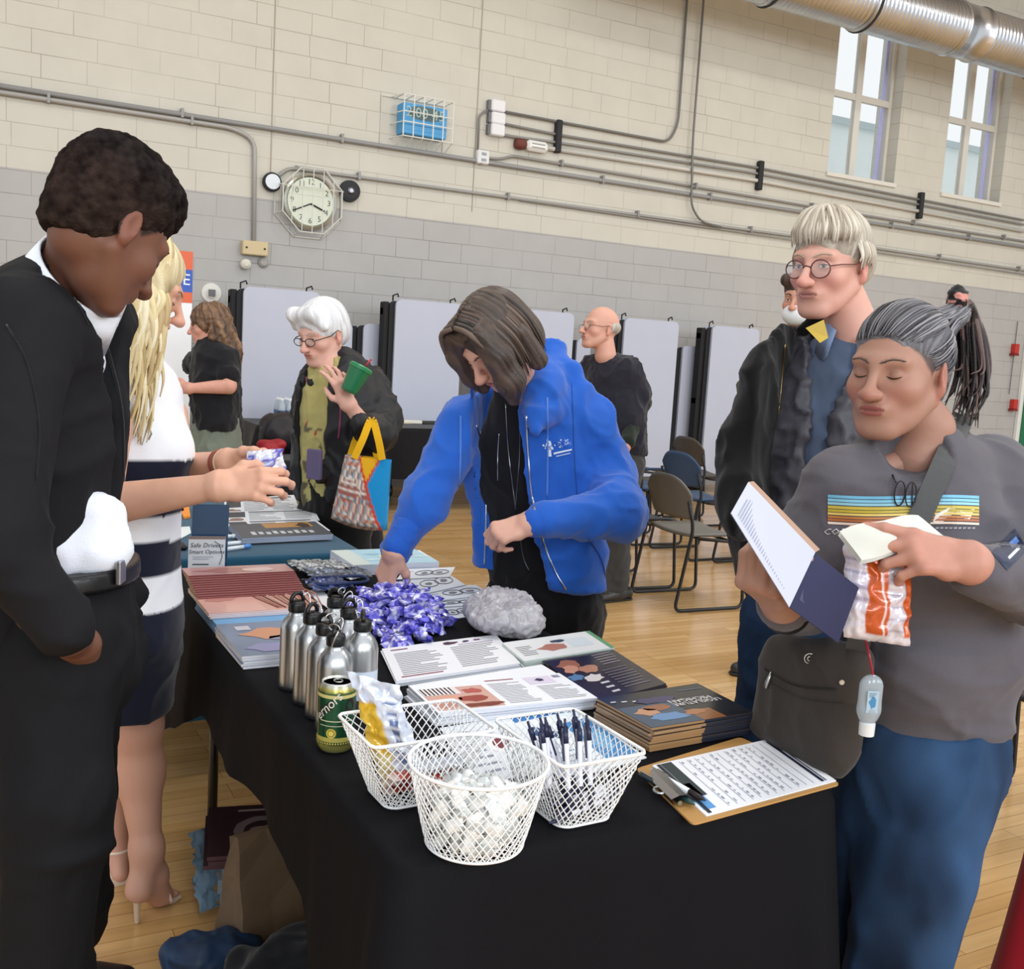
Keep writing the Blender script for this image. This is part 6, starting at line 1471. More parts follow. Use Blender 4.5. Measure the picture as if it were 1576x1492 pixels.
# ------------------------------------------------------------------ young man in the dark suit
def young_man():
    D = 1.66; az = -22; f = azv(az); rt_ = azv(az-90)
    base = A(85, 960, 1.7)
    root = person(base, 'young person in a black suit and white shirt at the left edge, hand in pocket')
    nb = A(100, 455, 1.70)
    H = Head((.078, -.012, -.010), A(201, 345, 1.57), 28, 39, 0, 1.0)
    skin = '#6e4a3b'
    hm, lash, of = head_mesh(H, nb, neck_r=.060, res=.0028, skin=skin, lip='#7d4c48', brow='#241a17', flush='#7a4a3c', scalp='#1c1514', nose=.8, nose_w=1.2, eyes='closed', neckpts=[H.w((0, -.02, -.04)), A(128, 400, 1.66), nb])
    # hand and wrist in the pocket, other hand hidden at the side
    M = handM(A(120, 992, 1.60), -rt_*.55-UPV*.9-f*.1, rt_+UPV*-.4, 1)
    hv = hand_vol(M, curl=(20, 25, 15), arm=[A(60, 940, 1.48), A(104, 975, 1.52), A(120, 992, 1.60)], arm_r=(.034, .028), skin=skin, nail='#9a7a70', res=.003)
    J = merged([hm, hv, inner([nb, A(70, 520, 1.66), A(20, 800, 1.50), A(62, 940, 1.48)], skin=skin)]); mesh_obj('body', J[0], J[1], M_SKIN, root, cols=J[2], smooth=True)
    lash.build('eyelashes', M_HAIR, root)
    # hair: thick on top, faded sides
    def post(V, F, c):
        N = normals(V, F); n1 = vnoise(V*75, 2)+.7*vnoise(V*150, 3); V2 = V+N*(.0022*n1+.004*vnoise(V*28, 8)*(V[:, 2] > .05))[:, None]
        g = np.clip(.5+.5*n1, 0, 1)[:, None]; top = np.clip((V[:, 2]-.02)/.06, 0, 1)[:, None]
        ca = np.array(lin('#0e0b0c'))*(1-g)+np.array(lin('#2b2524'))*g; cs = np.array(lin('#1b1413'))*(1-g)+np.array(lin('#352a26'))*g
        return V2, cs*(1-top)+ca*top
    hs = hair_shell(H, [('e', (0, -.018, .058), (.080, .100, .080)), ('e', (0, .012, .090), (.068, .078, .048)), ('e', (0, -.024, .036), (.079, .093, .086)), ('e', (0, -.032, .004), (.0745, .072, .080)), ('e', (0, -.042, -.018), (.064, .056, .066))],
                    [('e', (0, .100, -.045), (.10, .062, .098)), ('e', (.084, .014, -.030), (.024, .022, .034)), ('e', (-.084, .014, -.030), (.024, .022, .034)), ('h', (0, -.05, -.066), (0, .35, -1))], res=.0032, amp=.0, post=post)
    mesh_obj('hair', *hs[:2], M_AFRO, root, cols=hs[2], smooth=True)
    # shirt
    v = Vol(.009); v.path([A(84, 850, 1.73), A(62, 740, 1.72), A(72, 560, 1.71)], [.134, .122, .115], k=.05, n=f, q=.70); v.cap(A(150, 845, 1.68), A(158, 795, 1.68), .050, .030, k=.05)
    v.half(A(150, 872, 1.7), -UPV)
    cloth_obj('shirt', v, root, '#e4e9f6', amp=.006, sc=(10, 10, 16), seed=3, big=.004)
    collar_band(A(110, 458, 1.69), A(146, 402, 1.65)-A(110, 458, 1.69), .086, .078, .066, '#e9eefa', 'shirt_collar', root, f, gap=.35, dip=.035)
    # jacket
    v = Vol(.009)
    v.path([A(18, 1030, 1.74), A(38, 900, 1.74), A(50, 760, 1.72), A(54, 640, 1.71), A(70, 540, 1.71)], [.172, .162, .160, .170, .155], k=.06, n=f, q=.70)
    shc = A(92, 500, 1.71); s1, s2 = shc+rt_*.165, shc-rt_*.165
    v.cap(s1, s2, .066, .064, k=.06); v.cap(A(92, 480, 1.72), shc+rt_*.08, .066, .068, k=.05); v.cap(A(92, 480, 1.72), shc-rt_*.10, .066, .068, k=.05)
    el = A(-8, 830, 1.44); wr = A(98, 962, 1.48); v.path([s1+np.array([0, 0, -.01]), el, wr], [.073, .066, .046], k=.022)
    el2 = s2+np.array([0, 0, -.30])-f*.06; v.path([s2, el2, el2+np.array([0, 0, -.2])+f*.12], [.068, .058, .045], k=.02)
    v.half(A(60, 1128, 1.62), -UPV-f*.25)
    # open front
    c0 = A(66, 700, 1.71)
    def opening(P):
        d = P-c0; a = d@f; b = d@rt_; zz = P[:, 2]; w = .016+.018*np.clip((c0[2]-.12-zz)/.4, 0, 1)+.085*np.clip((zz-c0[2]-.10)/.16, 0, 1)
        return np.maximum(np.abs(b+.0)-w, .03-a)
    v.custom(opening, c0+np.array([-.4, -.4, -.6]), c0+np.array([.4, .4, .32]), k=.012)
    o, V, F = cloth_obj('suit_jacket', v, root, '#18181c', amp=.008, sc=(6, 6, 8), seed=11, big=.007, m=mat('suit_cloth', vc=True, rough=.8, spec=.2, bump=.15, bscale=500))
    t = bvh(V, F)
    pxline(t, [(55, 372), (95, 395), (130, 440), (150, 490), (172, 560), (188, 640), (190, 740)], .0028, '#17171a', 'lapel_edge', M_CLOTH, o)
    pxline(t, [(38, 388), (88, 420), (120, 470), (135, 500)], .0022, '#121214', 'lapel_seam', M_CLOTH, o)
    pxline(t, [(10, 500), (42, 560), (60, 650), (56, 740)], .0016, '#151517', 'sleeve_seam', M_CLOTH, o)
    # trousers, belt
    v = Vol(.010); hip = A(92, 930, 1.73)
    v.path([hip, A(95, 1000, 1.72)], [.150, .155], k=.05, n=f, q=.78)
    kn, an = A(88, 1230, 1.62), A(62, 1560, 1.64); v.path([A(78, 1000, 1.66), kn, an, A(66, 1800, 1.66)], [.102, .086, .072, .066], k=.03)
    v.path([A(112, 990, 1.80), A(104, 1220, 1.88), A(118, 1430, 2.08)], [.096, .072, .058], k=.03)
    v.half(A(120, 880, 1.7), UPV)
    o, V, F = cloth_obj('trousers', v, root, '#131316', amp=.009, sc=(8, 8, 5), seed=21, big=.008, m=MATS['suit_cloth'])
    v = Vol(.006); v.cap(A(96, 878, 1.725), A(96, 888, 1.725), .152, .152, k=.01, n=f, q=.80); v.half(A(98, 866, 1.7), UPV); v.half(A(98, 896, 1.7), -UPV)
    V, F = v.build(); b = mesh_obj('belt', V, F, M_PLAST, root, cols='#121214'); t = bvh(V, F)
    q = hitpx(t, 186, 880, .006)
    if q is not None: MB().box((-.004, -.018, -.02), (.004, .018, .02), '#b9bcc0', R=rotz(math.radians(az)), o=q, bev=.002).build('belt_buckle', M_METAL, b)
    # shoes
    shoe('shoe', A(215, 1468, 2.27)*[1, 1, 0]+[0, 0, 0], (A(215, 1468, 2.27)-f*.27)*[1, 1, 0], '#141417', root)
    pA = A(72, 1800, 1.66)*[1, 1, 0]; shoe('shoe', pA+f*.2, pA-f*.08, '#141417', root)
young_man()

# ------------------------------------------------------------------ blonde woman in the striped dress
def blonde():
    az = 0; f = azv(az); rg = azv(az-90)
    base = A(200, 960, 2.42); root = person(base, 'blonde person in a navy and white banded dress behind the suit, holding a shiny packet')
    nb = A(222, 600, 2.36); skin = '#d3a38c'
    H = Head((0, .121, -.036), A(279, 499, 2.27), -4, 24, 0, .96)
    hm, lash, of = head_mesh(H, nb, neck_r=.046, res=.003, skin=skin, scalp='#a98b58', lip='#b56a66', brow='#9a7a50', flush='#cf8878', jaw=.92, nose=1.0)
    e1, w1 = A(150, 780, 2.10), A(338, 748, 2.06); e2, w2 = A(272, 722, 2.42), A(352, 712, 2.26)
    M1 = handM(w1, IMR*1+UPV*.10-FWD*.05, -FWD+UPV*.4, -1); M2 = handM(w2, IMR*1+UPV*.06-FWD*.1, FWD+UPV*.5, 1)
    h1 = hand_vol(M1, curls=[(38, 45, 25), (36, 44, 25), (40, 48, 28), (46, 48, 28)], spread=9, arm=[e1, w1], arm_r=(.046, .029), skin=skin, sc=.95, thumb=[(.022, .022, -.008), (.046, .044, -.014), (.050, .070, -.022), (.042, .092, -.034)])
    h2 = hand_vol(M2, curls=[(35, 45, 25)]*4, spread=8, arm=[A(258, 640, 2.50), e2, w2], arm_r=(.048, .028), skin=skin, sc=.95)
    # upper arm, legs and feet
    v = Vol(.007); v.cap(A(165, 655, 2.15), e1, .050, .046, k=.02); V1, F1 = v.build()
    v = Vol(.006); kn = A(208, 1110, 2.52); an = A(226, 1306, 2.56); v.path([A(205, 1040, 2.5), kn, A(214, 1185, 2.56), an], [.075, .060, .056, .034], k=.04)
    toe = T(258, 1376, .014); dd_ = nrm((toe-an)*[1, 1, 0]); hz_ = an*[1, 1, 0]-dd_*.03; v.cap(an, hz_+UPV*.088, .034, .027, k=.025); v.path([an, an*.45+(toe-dd_*.03)*.55+UPV*.006, toe-dd_*.03+UPV*.012], [.033, .029, .024], k=.03); v.cap(hz_+UPV*.088, toe-dd_*.03+UPV*.010, .024, .022, k=.03)
    kn2 = A(175, 1120, 2.66); an2 = A(178, 1306, 2.76); v.path([kn2, A(176, 1190, 2.7), an2], [.058, .054, .033], k=.04); toe2 = T(185, 1352, .014); v.cap(an2, toe2+np.array([0, 0, .012]), .032, .022, k=.03)
    for i in range(5):
        lat = np.cross(nrm((toe-an)*[1, 1, 0]), UPV)*(-.022+.011*i); v.cap(toe+lat-[0, 0, -.004], toe+lat+nrm((toe-an)*[1, 1, 0])*(.022-.003*i)-[0, 0, 0], .009, .0075, k=.004)
    V2, F2 = v.build(); V2[:, 2] = np.maximum(V2[:, 2], .006)
    J = merged([hm, h1, h2, inner([nb, A(195, 655, 2.22)], skin=skin), inner([nb, A(258, 640, 2.50)], skin=skin), inner([nb, A(198, 830, 2.38), A(200, 1000, 2.46), A(205, 1050, 2.5)], .06, skin=skin), (V1, F1, skin), (V2, F2, '#c99a86')]); mesh_obj('body', J[0], J[1], M_SKIN, root, cols=J[2], smooth=True); lash.build('eyelashes', M_HAIR, root)
    # dress
    v = Vol(.008); v.path([A(188, 1080, 2.46), A(190, 950, 2.42), A(196, 830, 2.38), A(196, 700, 2.36), A(212, 625, 2.35)], [.158, .172, .138, .165, .125], k=.05, n=f, q=.74)
    v.cap(A(255, 690, 2.30), A(250, 700, 2.40), .055, .055, k=.05); v.cap(A(178, 640, 2.20), A(240, 628, 2.48), .045, .045, k=.04)
    v.half(A(200, 1088, 2.45), -UPV)
    zs = [A(230, y, 2.3)[2] for y in (704, 792, 832, 884, 940)]
    def colf(V, F):
        z = V[:, 2]+.012*(V@f-base@f); c = np.zeros((len(V), 3)); W_, N_ = np.array(lin('#eceef4')), np.array(lin('#171b2e'))
        b = np.digitize(-z, [-k for k in zs]); return np.where((b % 2 == 0)[:, None], W_, N_)
    o, V, F = cloth_obj('dress', v, root, '#ffffff', amp=.004, sc=(9, 9, 9), seed=31, big=.003, colf=colf)
    t = bvh(V, F)
    pxline(t, [(222, 622), (227, 645), (229, 660)], .0012, '#c9cdd0', 'necklace', M_METAL, root); q = hitpx(t, 229, 667, .004)
    if q is not None: MB().tube([q+np.array([0, 0, .016]), q+IMR*.006, q-np.array([0, 0, .014])], .002, '#c9cdd0', 6).build('pendant', M_METAL, root)
    # bracelet and ring
    for k, (w, wd) in enumerate(((w2, nrm(w2-e2)),)):
        a = np.cross(wd, UPV); b = np.cross(a, wd)
        for j in (0, .012, .022): MB().tube([w-wd*(.012+j)+(a*math.cos(t_)+b*math.sin(t_))*.031 for t_ in np.linspace(0, 2*math.pi, 20, endpoint=False)], .0022, '#8a4a3c' if j else '#c9b08a', 6, closed=True).build('bracelet', M_PLAST, root)
    # sandals
    for k, (an_, to_) in enumerate(((an, toe), (an2, toe2))):
        d = nrm((to_-an_)*[1, 1, 0]); l = np.cross(d, UPV); hl = an_-d*.035; mb = MB()
        g0 = an_*[1, 1, 0]-d*.045; L__ = np.linalg.norm((to_-g0)*[1, 1, 0]); hh = max(.045, an_[2]-.095)
        sole = [g0+UPV*(hh+.004), g0+d*L__*.30+UPV*hh*.92, g0+d*L__*.62+UPV*(hh*.35+.006), g0+d*L__*.88+UPV*.006, g0+d*(L__+.012)+UPV*.006]
        S_ = spline(sole, 5); mb.tube(S_, np.linspace(.024, .034, len(S_)), '#d8c3ae', 10, flat=(0, 0, 1))
        mb.tube([g0+d*.008+UPV*hh, g0+d*.010+UPV*.003], [.010, .006], '#cdb69f', 8)
        s_ = mb.build('sandal', M_PLAST, root)
        st = MB(); st.tube([to_-d*.035+(l*math.cos(t_)*.034+UPV*(math.sin(t_)*.036)) for t_ in np.linspace(0, math.pi, 12)], .0050, '#e3d2c0', 6, flat=tuple(d)); st.tube([an_+UPV*.005+d*.005+(l*math.cos(t_)*.037+d*math.sin(t_)*.037) for t_ in np.linspace(0, 2*math.pi, 18, endpoint=False)], .0045, '#e3d2c0', 6, closed=True)
        st.build('strap', M_PLAST, s_, smooth=True)
    # long wavy hair
    hs = hair_shell(H, [('e', (0, -.018, .040), (.083, .104, .088)), ('e', (0, -.055, -.06), (.088, .070, .12)), ('p', [(.070, .035, .02), (.080, .040, -.08), (.070, .030, -.18)], [.026, .032, .034]), ('p', [(-.070, .035, .02), (-.080, .040, -.08), (-.070, .030, -.20)], [.026, .034, .036]), ('p', [(0, -.08, -.1), (.03, -.06, -.20), (.05, -.02, -.24)], [.07, .07, .05])],
                    [('e', (0, .13, -.02), (.062, .075, .10))], res=.004, flow=((0, -.02, .1), (0, 0, 1)), freq=7, amp=.005, cA='#a08a60', cB='#e0d3ae', seed=4, k=.03)
    g = []; r = random.Random(12); mb = MB()
    def lk(a0, a1, end, wav, n=1):
        pass
    for k in range(230):
        a = r.uniform(-.62, 1)*math.pi*.78 if k % 3 else r.uniform(-.1, .72)*math.pi   # azimuth about head; 0 = right side (towards the camera)
        if k % 3 == 0: a = r.uniform(-.9, .75)
        top = np.array([math.cos(a)*.030, -.015+math.sin(a)*-.035, .125]); side = np.array([math.cos(a)*.086, -.02-math.sin(a)*.100, .02])
        if math.sin(a) < -.62 and abs(math.cos(a)) < .75: continue
        L_ = r.uniform(.20, .37); ph = r.uniform(0, 6.28); wv = r.uniform(.008, .018)
        P = [top, (top+side)/2*np.array([1.12, 1.12, 1])+[0, 0, .018], side]
        for j in range(1, 7):
            t_ = j/6; P.append(side+np.array([math.cos(a)*(.012+.018*math.sin(2.6*t_))+wv*math.sin(ph+5.5*t_)*(-math.sin(a)), .028*t_*(1 if math.sin(a) < .3 else .3)+wv*math.sin(ph+5.5*t_), -L_*t_]))
        # hair hangs with gravity, not with the tilted head
        Wd = []
        for j, p in enumerate(P):
            w = H.w(p)
            if j > 2: s0 = H.w(side); w = s0+(w-s0)*.45+(rotz(math.radians(az-90))@(np.array(p)-side))*.55*.96
            Wd.append(w)
        g.append(Wd)
    locks(mb, g, .0074, ['#dccca0', '#c9b483', '#e9dfc0', '#ad9466', '#bda47a', '#d2c097'], 7, 3, flat=None)
    Vb, Fb, cb = hs; Vl = np.array(mb.V); 
    hb = mesh_obj('hair', Vb, Fb, M_HAIR, root, cols=cb, smooth=True)
    mb.build('loose_locks', M_HAIR, hb, smooth=True)
    # packet in the hands
    c = A(408, 722, 2.12); mesh = pillow('shiny_packet', c, IMR*.042+UPV*.006, UPV*.040, -FWD, .026, .007, 77, lambda u, v, s: ['#cdd3e6', '#e3e6f2', '#5b55c0', '#aeb6d6'][int(vnoise(np.array([[u*6, v*6, s]]), 3)[0]*2+2) % 4], M_FOIL, 16, 16, smooth=False, label='shiny purple and clear plastic packet held in the blonde person\'s hands', cat='packet')
    rg_ = MB()
blonde()

# ------------------------------------------------------------------ woman in the blue hooded jacket reaching over the table
def hoodie():
    az = 224; f = azv(az); rg = azv(az-90); lf = -rg
    root = person(A(830, 940, 3.06), 'person in a bright blue zip hoodie bending over the table and picking a purple packet')
    nb = A(800, 612, 2.93); skin = '#d0a290'
    H = Head((0, -.01, .125), A(742, 447, 2.72), 196, 50, 4, 1.0)
    H.C = A(762, 522, 2.70)
    hm, lash, of = head_mesh(H, nb, neck_r=.052, res=.0032, skin=skin, lip='#b07068', brow='#4a3a34', jaw=.95, scalp='#2a2220')
    wr1 = T(606, 850, .900); el1 = A(655, 765, 2.86)
    wr2, el2 = A(815, 806, 2.70), A(950, 790, 2.82)
    tgt = T(584, 902, .80)
    M1 = handM(wr1, nrm(tgt-wr1)-UPV*.25, UPV*.7-FWD*.6-IMR*.2, -1)
    h1 = hand_vol(M1, curls=[(38, 42, 25), (38, 38, 20), (40, 36, 20), (44, 36, 20)], spread=4, arm=[wr1+nrm(el1-wr1)*.08, wr1], arm_r=(.029, .027), skin=skin, thumb=[(.022, .022, -.010), (.036, .050, -.034), (.030, .075, -.055), (.020, .095, -.068)])
    M2 = handM(wr2, -IMR*.95-UPV*.35-FWD*.15, UPV*.65-FWD*.7, 1)
    h2 = hand_vol(M2, curls=[(55, 55, 30), (60, 55, 30), (62, 58, 30), (66, 58, 30)], spread=3, arm=[wr2+nrm(el2-wr2)*.08, wr2], arm_r=(.030, .027), skin=skin, thumb=[(.022, .022, -.010), (.036, .046, -.026), (.034, .070, -.040), (.026, .088, -.050)])
    J = merged([hm, h1, h2, inner([nb, A(800, 655, 3.0), A(725, 672, 2.99), el1, wr1+nrm(el1-wr1)*.07], .028, skin=skin), inner([nb, A(905, 650, 2.97), A(940, 735, 2.96), el2, wr2+nrm(el2-wr2)*.07], .028, skin=skin)]); mesh_obj('body', J[0], J[1], M_SKIN, root, cols=J[2], smooth=True); lash.build('eyelashes', M_HAIR, root)
    # bob parted in the middle, swinging forward
    hs = hair_shell(H, [('e', (0, -.015, .038), (.086, .106, .092)), ('e', (0, -.060, -.035), (.084, .064, .095)),
                        ('p', [(.060, .060, .075), (.083, .066, .01), (.086, .072, -.06), (.072, .082, -.100)], [.030, .032, .030, .018]), ('p', [(-.060, .060, .075), (-.080, .072, .01), (-.080, .090, -.06), (-.060, .104, -.115)], [.030, .034, .036, .020]),
                        ('p', [(.078, -.02, .0), (.082, -.01, -.085)], [.030, .026]), ('p', [(-.078, -.02, .0), (-.084, -.01, -.090)], [.030, .028])],
                    [('e', (.008, .120, -.035), (.046, .070, .105)), ('e', (0, .12, .10), (.005, .05, .05))], res=.0035, flow=((0, .02, .12), (0, 1, -.15)), freq=15, amp=.0022, cA='#1e1816', cB='#5f5048', part=True, seed=8, k=.028)
    o = mesh_obj('hair', *hs[:2], M_HAIR, root, cols=hs[2], smooth=True)
    mb = MB(); r = random.Random(4); gs = []
    for s in (-1, 1):
        for k in range(34):
            t = k/33; y0 = .075-.15*t; p0 = np.array([.004*s, .075-.12*t, .118+.012*math.sin(t*3)]); 
            xs = .092+.004*r.uniform(-1, 1); gs.append([H.w(p0), H.w((s*.055, y0+.01, .105-.02*t)), H.w((s*xs, y0+.015, .03)), H.w((s*(xs+.002), y0+.02, -.035)), H.w((s*(xs-.010), y0+.028+r.uniform(-.008, .008), -.09+r.uniform(-.012, .008)))])
    locks(mb, gs, .0055, ['#2a211e', '#4a3d36', '#6a5a50', '#1e1816', '#58483f'], 6, 5)
    mb.build('hair_strands', M_HAIR, o, smooth=True)
    # inner black fleece and trousers
    P = [A(836, 960, 3.06), A(826, 830, 3.04), A(812, 710, 2.99), A(808, 640, 2.93)]
    v = Vol(.009); v.path(P, [.155, .148, .152, .11], k=.04, n=f, q=.62); v.cap(A(806, 640, 2.92), A(796, 600, 2.90), .074, .062, k=.03)
    o, V, F = cloth_obj('fleece_top', v, root, '#131318', amp=.004, seed=41, big=.002); t = bvh(V, F)
    for i, (pts, c) in enumerate((([(778, 622), (782, 690), (788, 740), (794, 785)], '#8b8d95'), ([(800, 620), (800, 690), (797, 740), (793, 785)], '#77797f'), ([(768, 668), (766, 700), (766, 740)], '#a9abb2'), ([(801, 830), (806, 860), (815, 880)], '#55565c'))):
        pxline(t, pts, .0022, c, 'zip', M_METAL, o)
    hipc = A(836, 940, 3.06)
    v = Vol(.010); v.path([A(838, 900, 3.06), hipc], [.155, .165], k=.05, n=f, q=.75)
    for s in (-1, 1):
        h_ = hipc+rg*.085*s; kn = h_*[1, 1, 0]+UPV*.50+f*.03; an = h_*[1, 1, 0]+UPV*.10; v.path([h_, kn, an], [.095, .070, .055], k=.04)
    cloth_obj('trousers', v, root, '#101013', amp=.006, seed=42)
    for s in (-1, 1):
        h_ = (hipc+rg*.085*s)*[1, 1, 0]; shoe('shoe', h_+f*.17, h_-f*.08, '#202024', root)
    # hoodie
    v = Vol(.008)
    v.path([A(834, 905, 3.06), A(830, 830, 3.04), A(814, 710, 2.99), A(812, 655, 2.95)], [.200, .188, .186, .155], k=.035, n=f, q=.68)
    sR, sL = A(718, 655, 2.93), A(905, 650, 2.97); v.cap(sR, A(800, 628, 2.95), .070, .075, k=.05); v.cap(sL, A(820, 628, 2.95), .074, .075, k=.05)
    v.path([sR, el1, A(612, 843, 2.86)], [.074, .066, .046], k=.03); v.path([sL, A(938, 735, 2.96), el2, A(842, 803, 2.72)], [.078, .074, .070, .050], k=.03)
    # hood lying on the shoulders
    v.path([A(742, 628, 2.80), A(742, 600, 2.86)], [.034, .036], k=.03)
    v.path([A(824, 640, 2.80), A(842, 590, 2.86), A(848, 545, 2.96), A(850, 575, 3.04), A(872, 600, 3.02)], [.030, .045, .034, .055, .050], k=.04)
    v.path([A(836, 540, 2.94), A(878, 572, 2.93), A(890, 606, 2.93), A(845, 635, 2.84), A(826, 660, 2.78)], [.020, .026, .028, .022, .016], k=.03)
    cc = A(812, 720, 2.99)
    zt, zb = A(812, 630, 2.85)[2], A(870, 950, 2.85)[2]
    def opening(P_):
        d = P_-cc; a = d@f; b = d@lf; t_ = np.clip((zt-P_[:, 2])/(zt-zb), 0, 1)
        le = -.125+.0*t_; re = .000+.05*t_+.085*t_**2.2
        return np.maximum(np.abs(b-(le+re)/2)-(re-le)/2, .035-a)
    v.custom(opening, cc+np.array([-.5, -.5, -.6]), cc+np.array([.5, .5, .30]), k=.012)
    zl = A(740, 905, 2.86)[2]
    v.half(A(740, 900, 2.86), -UPV*1+lf*-.10, k=.01)
    o, V, F = cloth_obj('hoodie', v, root, '#2a62c4', amp=.0085, sc=(8, 8, 10), seed=51, big=.006, m=mat('fleece', vc=True, rough=.92, spec=.15, bump=.3, bscale=600, sheen=.25))
    t = bvh(V, F)
    pxline(t, [(733, 655), (744, 700), (748, 790), (745, 890)], .0036, '#c3cfe4', 'zip', M_METAL, o)
    pxline(t, [(810, 640), (813, 700), (822, 780), (850, 870), (895, 945)], .0036, '#c3cfe4', 'zip', M_METAL, o)
    pxline(t, [(842, 612), (843, 690), (842, 765)], .0030, '#5684d4', 'drawstring', M_CLOTH, o); pxline(t, [(709, 640), (708, 720), (702, 790)], .0030, '#5684d4', 'drawstring', M_CLOTH, o)
    pxline(t, [(905, 828), (925, 860), (932, 890)], .0026, '#1f4f9f', 'pocket_edge', M_CLOTH, o); pxline(t, [(880, 590), (882, 640), (884, 700), (888, 760)], .0018, '#1f4f9f', 'armhole_seam', M_CLOTH, o)
    pl = []; r = random.Random(9)
    for k in range(26):
        a = r.uniform(0, 6.28); q = r.uniform(0, 1)**.5; x, y = 845+9*q*math.cos(a), 686+9*q*math.sin(a); s_ = r.uniform(.8, 1.8); pl.append(([(x-s_, y-s_), (x+s_, y-s_), (x+s_, y+s_), (x-s_, y+s_)], '#dfe8f4'))
    for k in range(20):
        x, y = 858+r.uniform(0, 20), 684+r.uniform(-7, 5)-(0); s_ = r.uniform(.5, 1.1); pl.append(([(x-s_, y-s_), (x+s_, y-s_), (x+s_, y+s_), (x-s_, y+s_)], '#c3d4ee'))
    pl.append(([(844, 692), (848, 692), (849, 703), (843, 703)], '#dfe8f4')); pl.append(([(852, 697), (880, 691), (880, 693.5), (852, 700)], '#dfe8f4')); pl.append(([(856, 702), (878, 697), (878, 698.5), (856, 703.5)], '#c3d4ee'))
    pxpolys(t, pl, 'chest_emblem', M_PRINT, o, .003, label='small white tree emblem')
    cyl_cuff(wr1+nrm(el1-wr1)*.015, wr1+nrm(el1-wr1)*.075, .040, o, '#2358b8'); cyl_cuff(wr2+nrm(el2-wr2)*.015, wr2+nrm(el2-wr2)*.070, .040, o, '#2358b8')
    pillow('purple_packet', tgt+np.array([.012, -.004, -.008]), IMR*.018+UPV*.02, UPV*.026-IMR*.01, -FWD, .010, .005, 88, lambda u, v, s: '#4a3cc0' if u+v < 1.2 else '#c9c6f0', M_FOIL, 10, 10, smooth=False, label='purple packet pinched between the fingers of the blue hooded person', cat='packet')
hoodie()

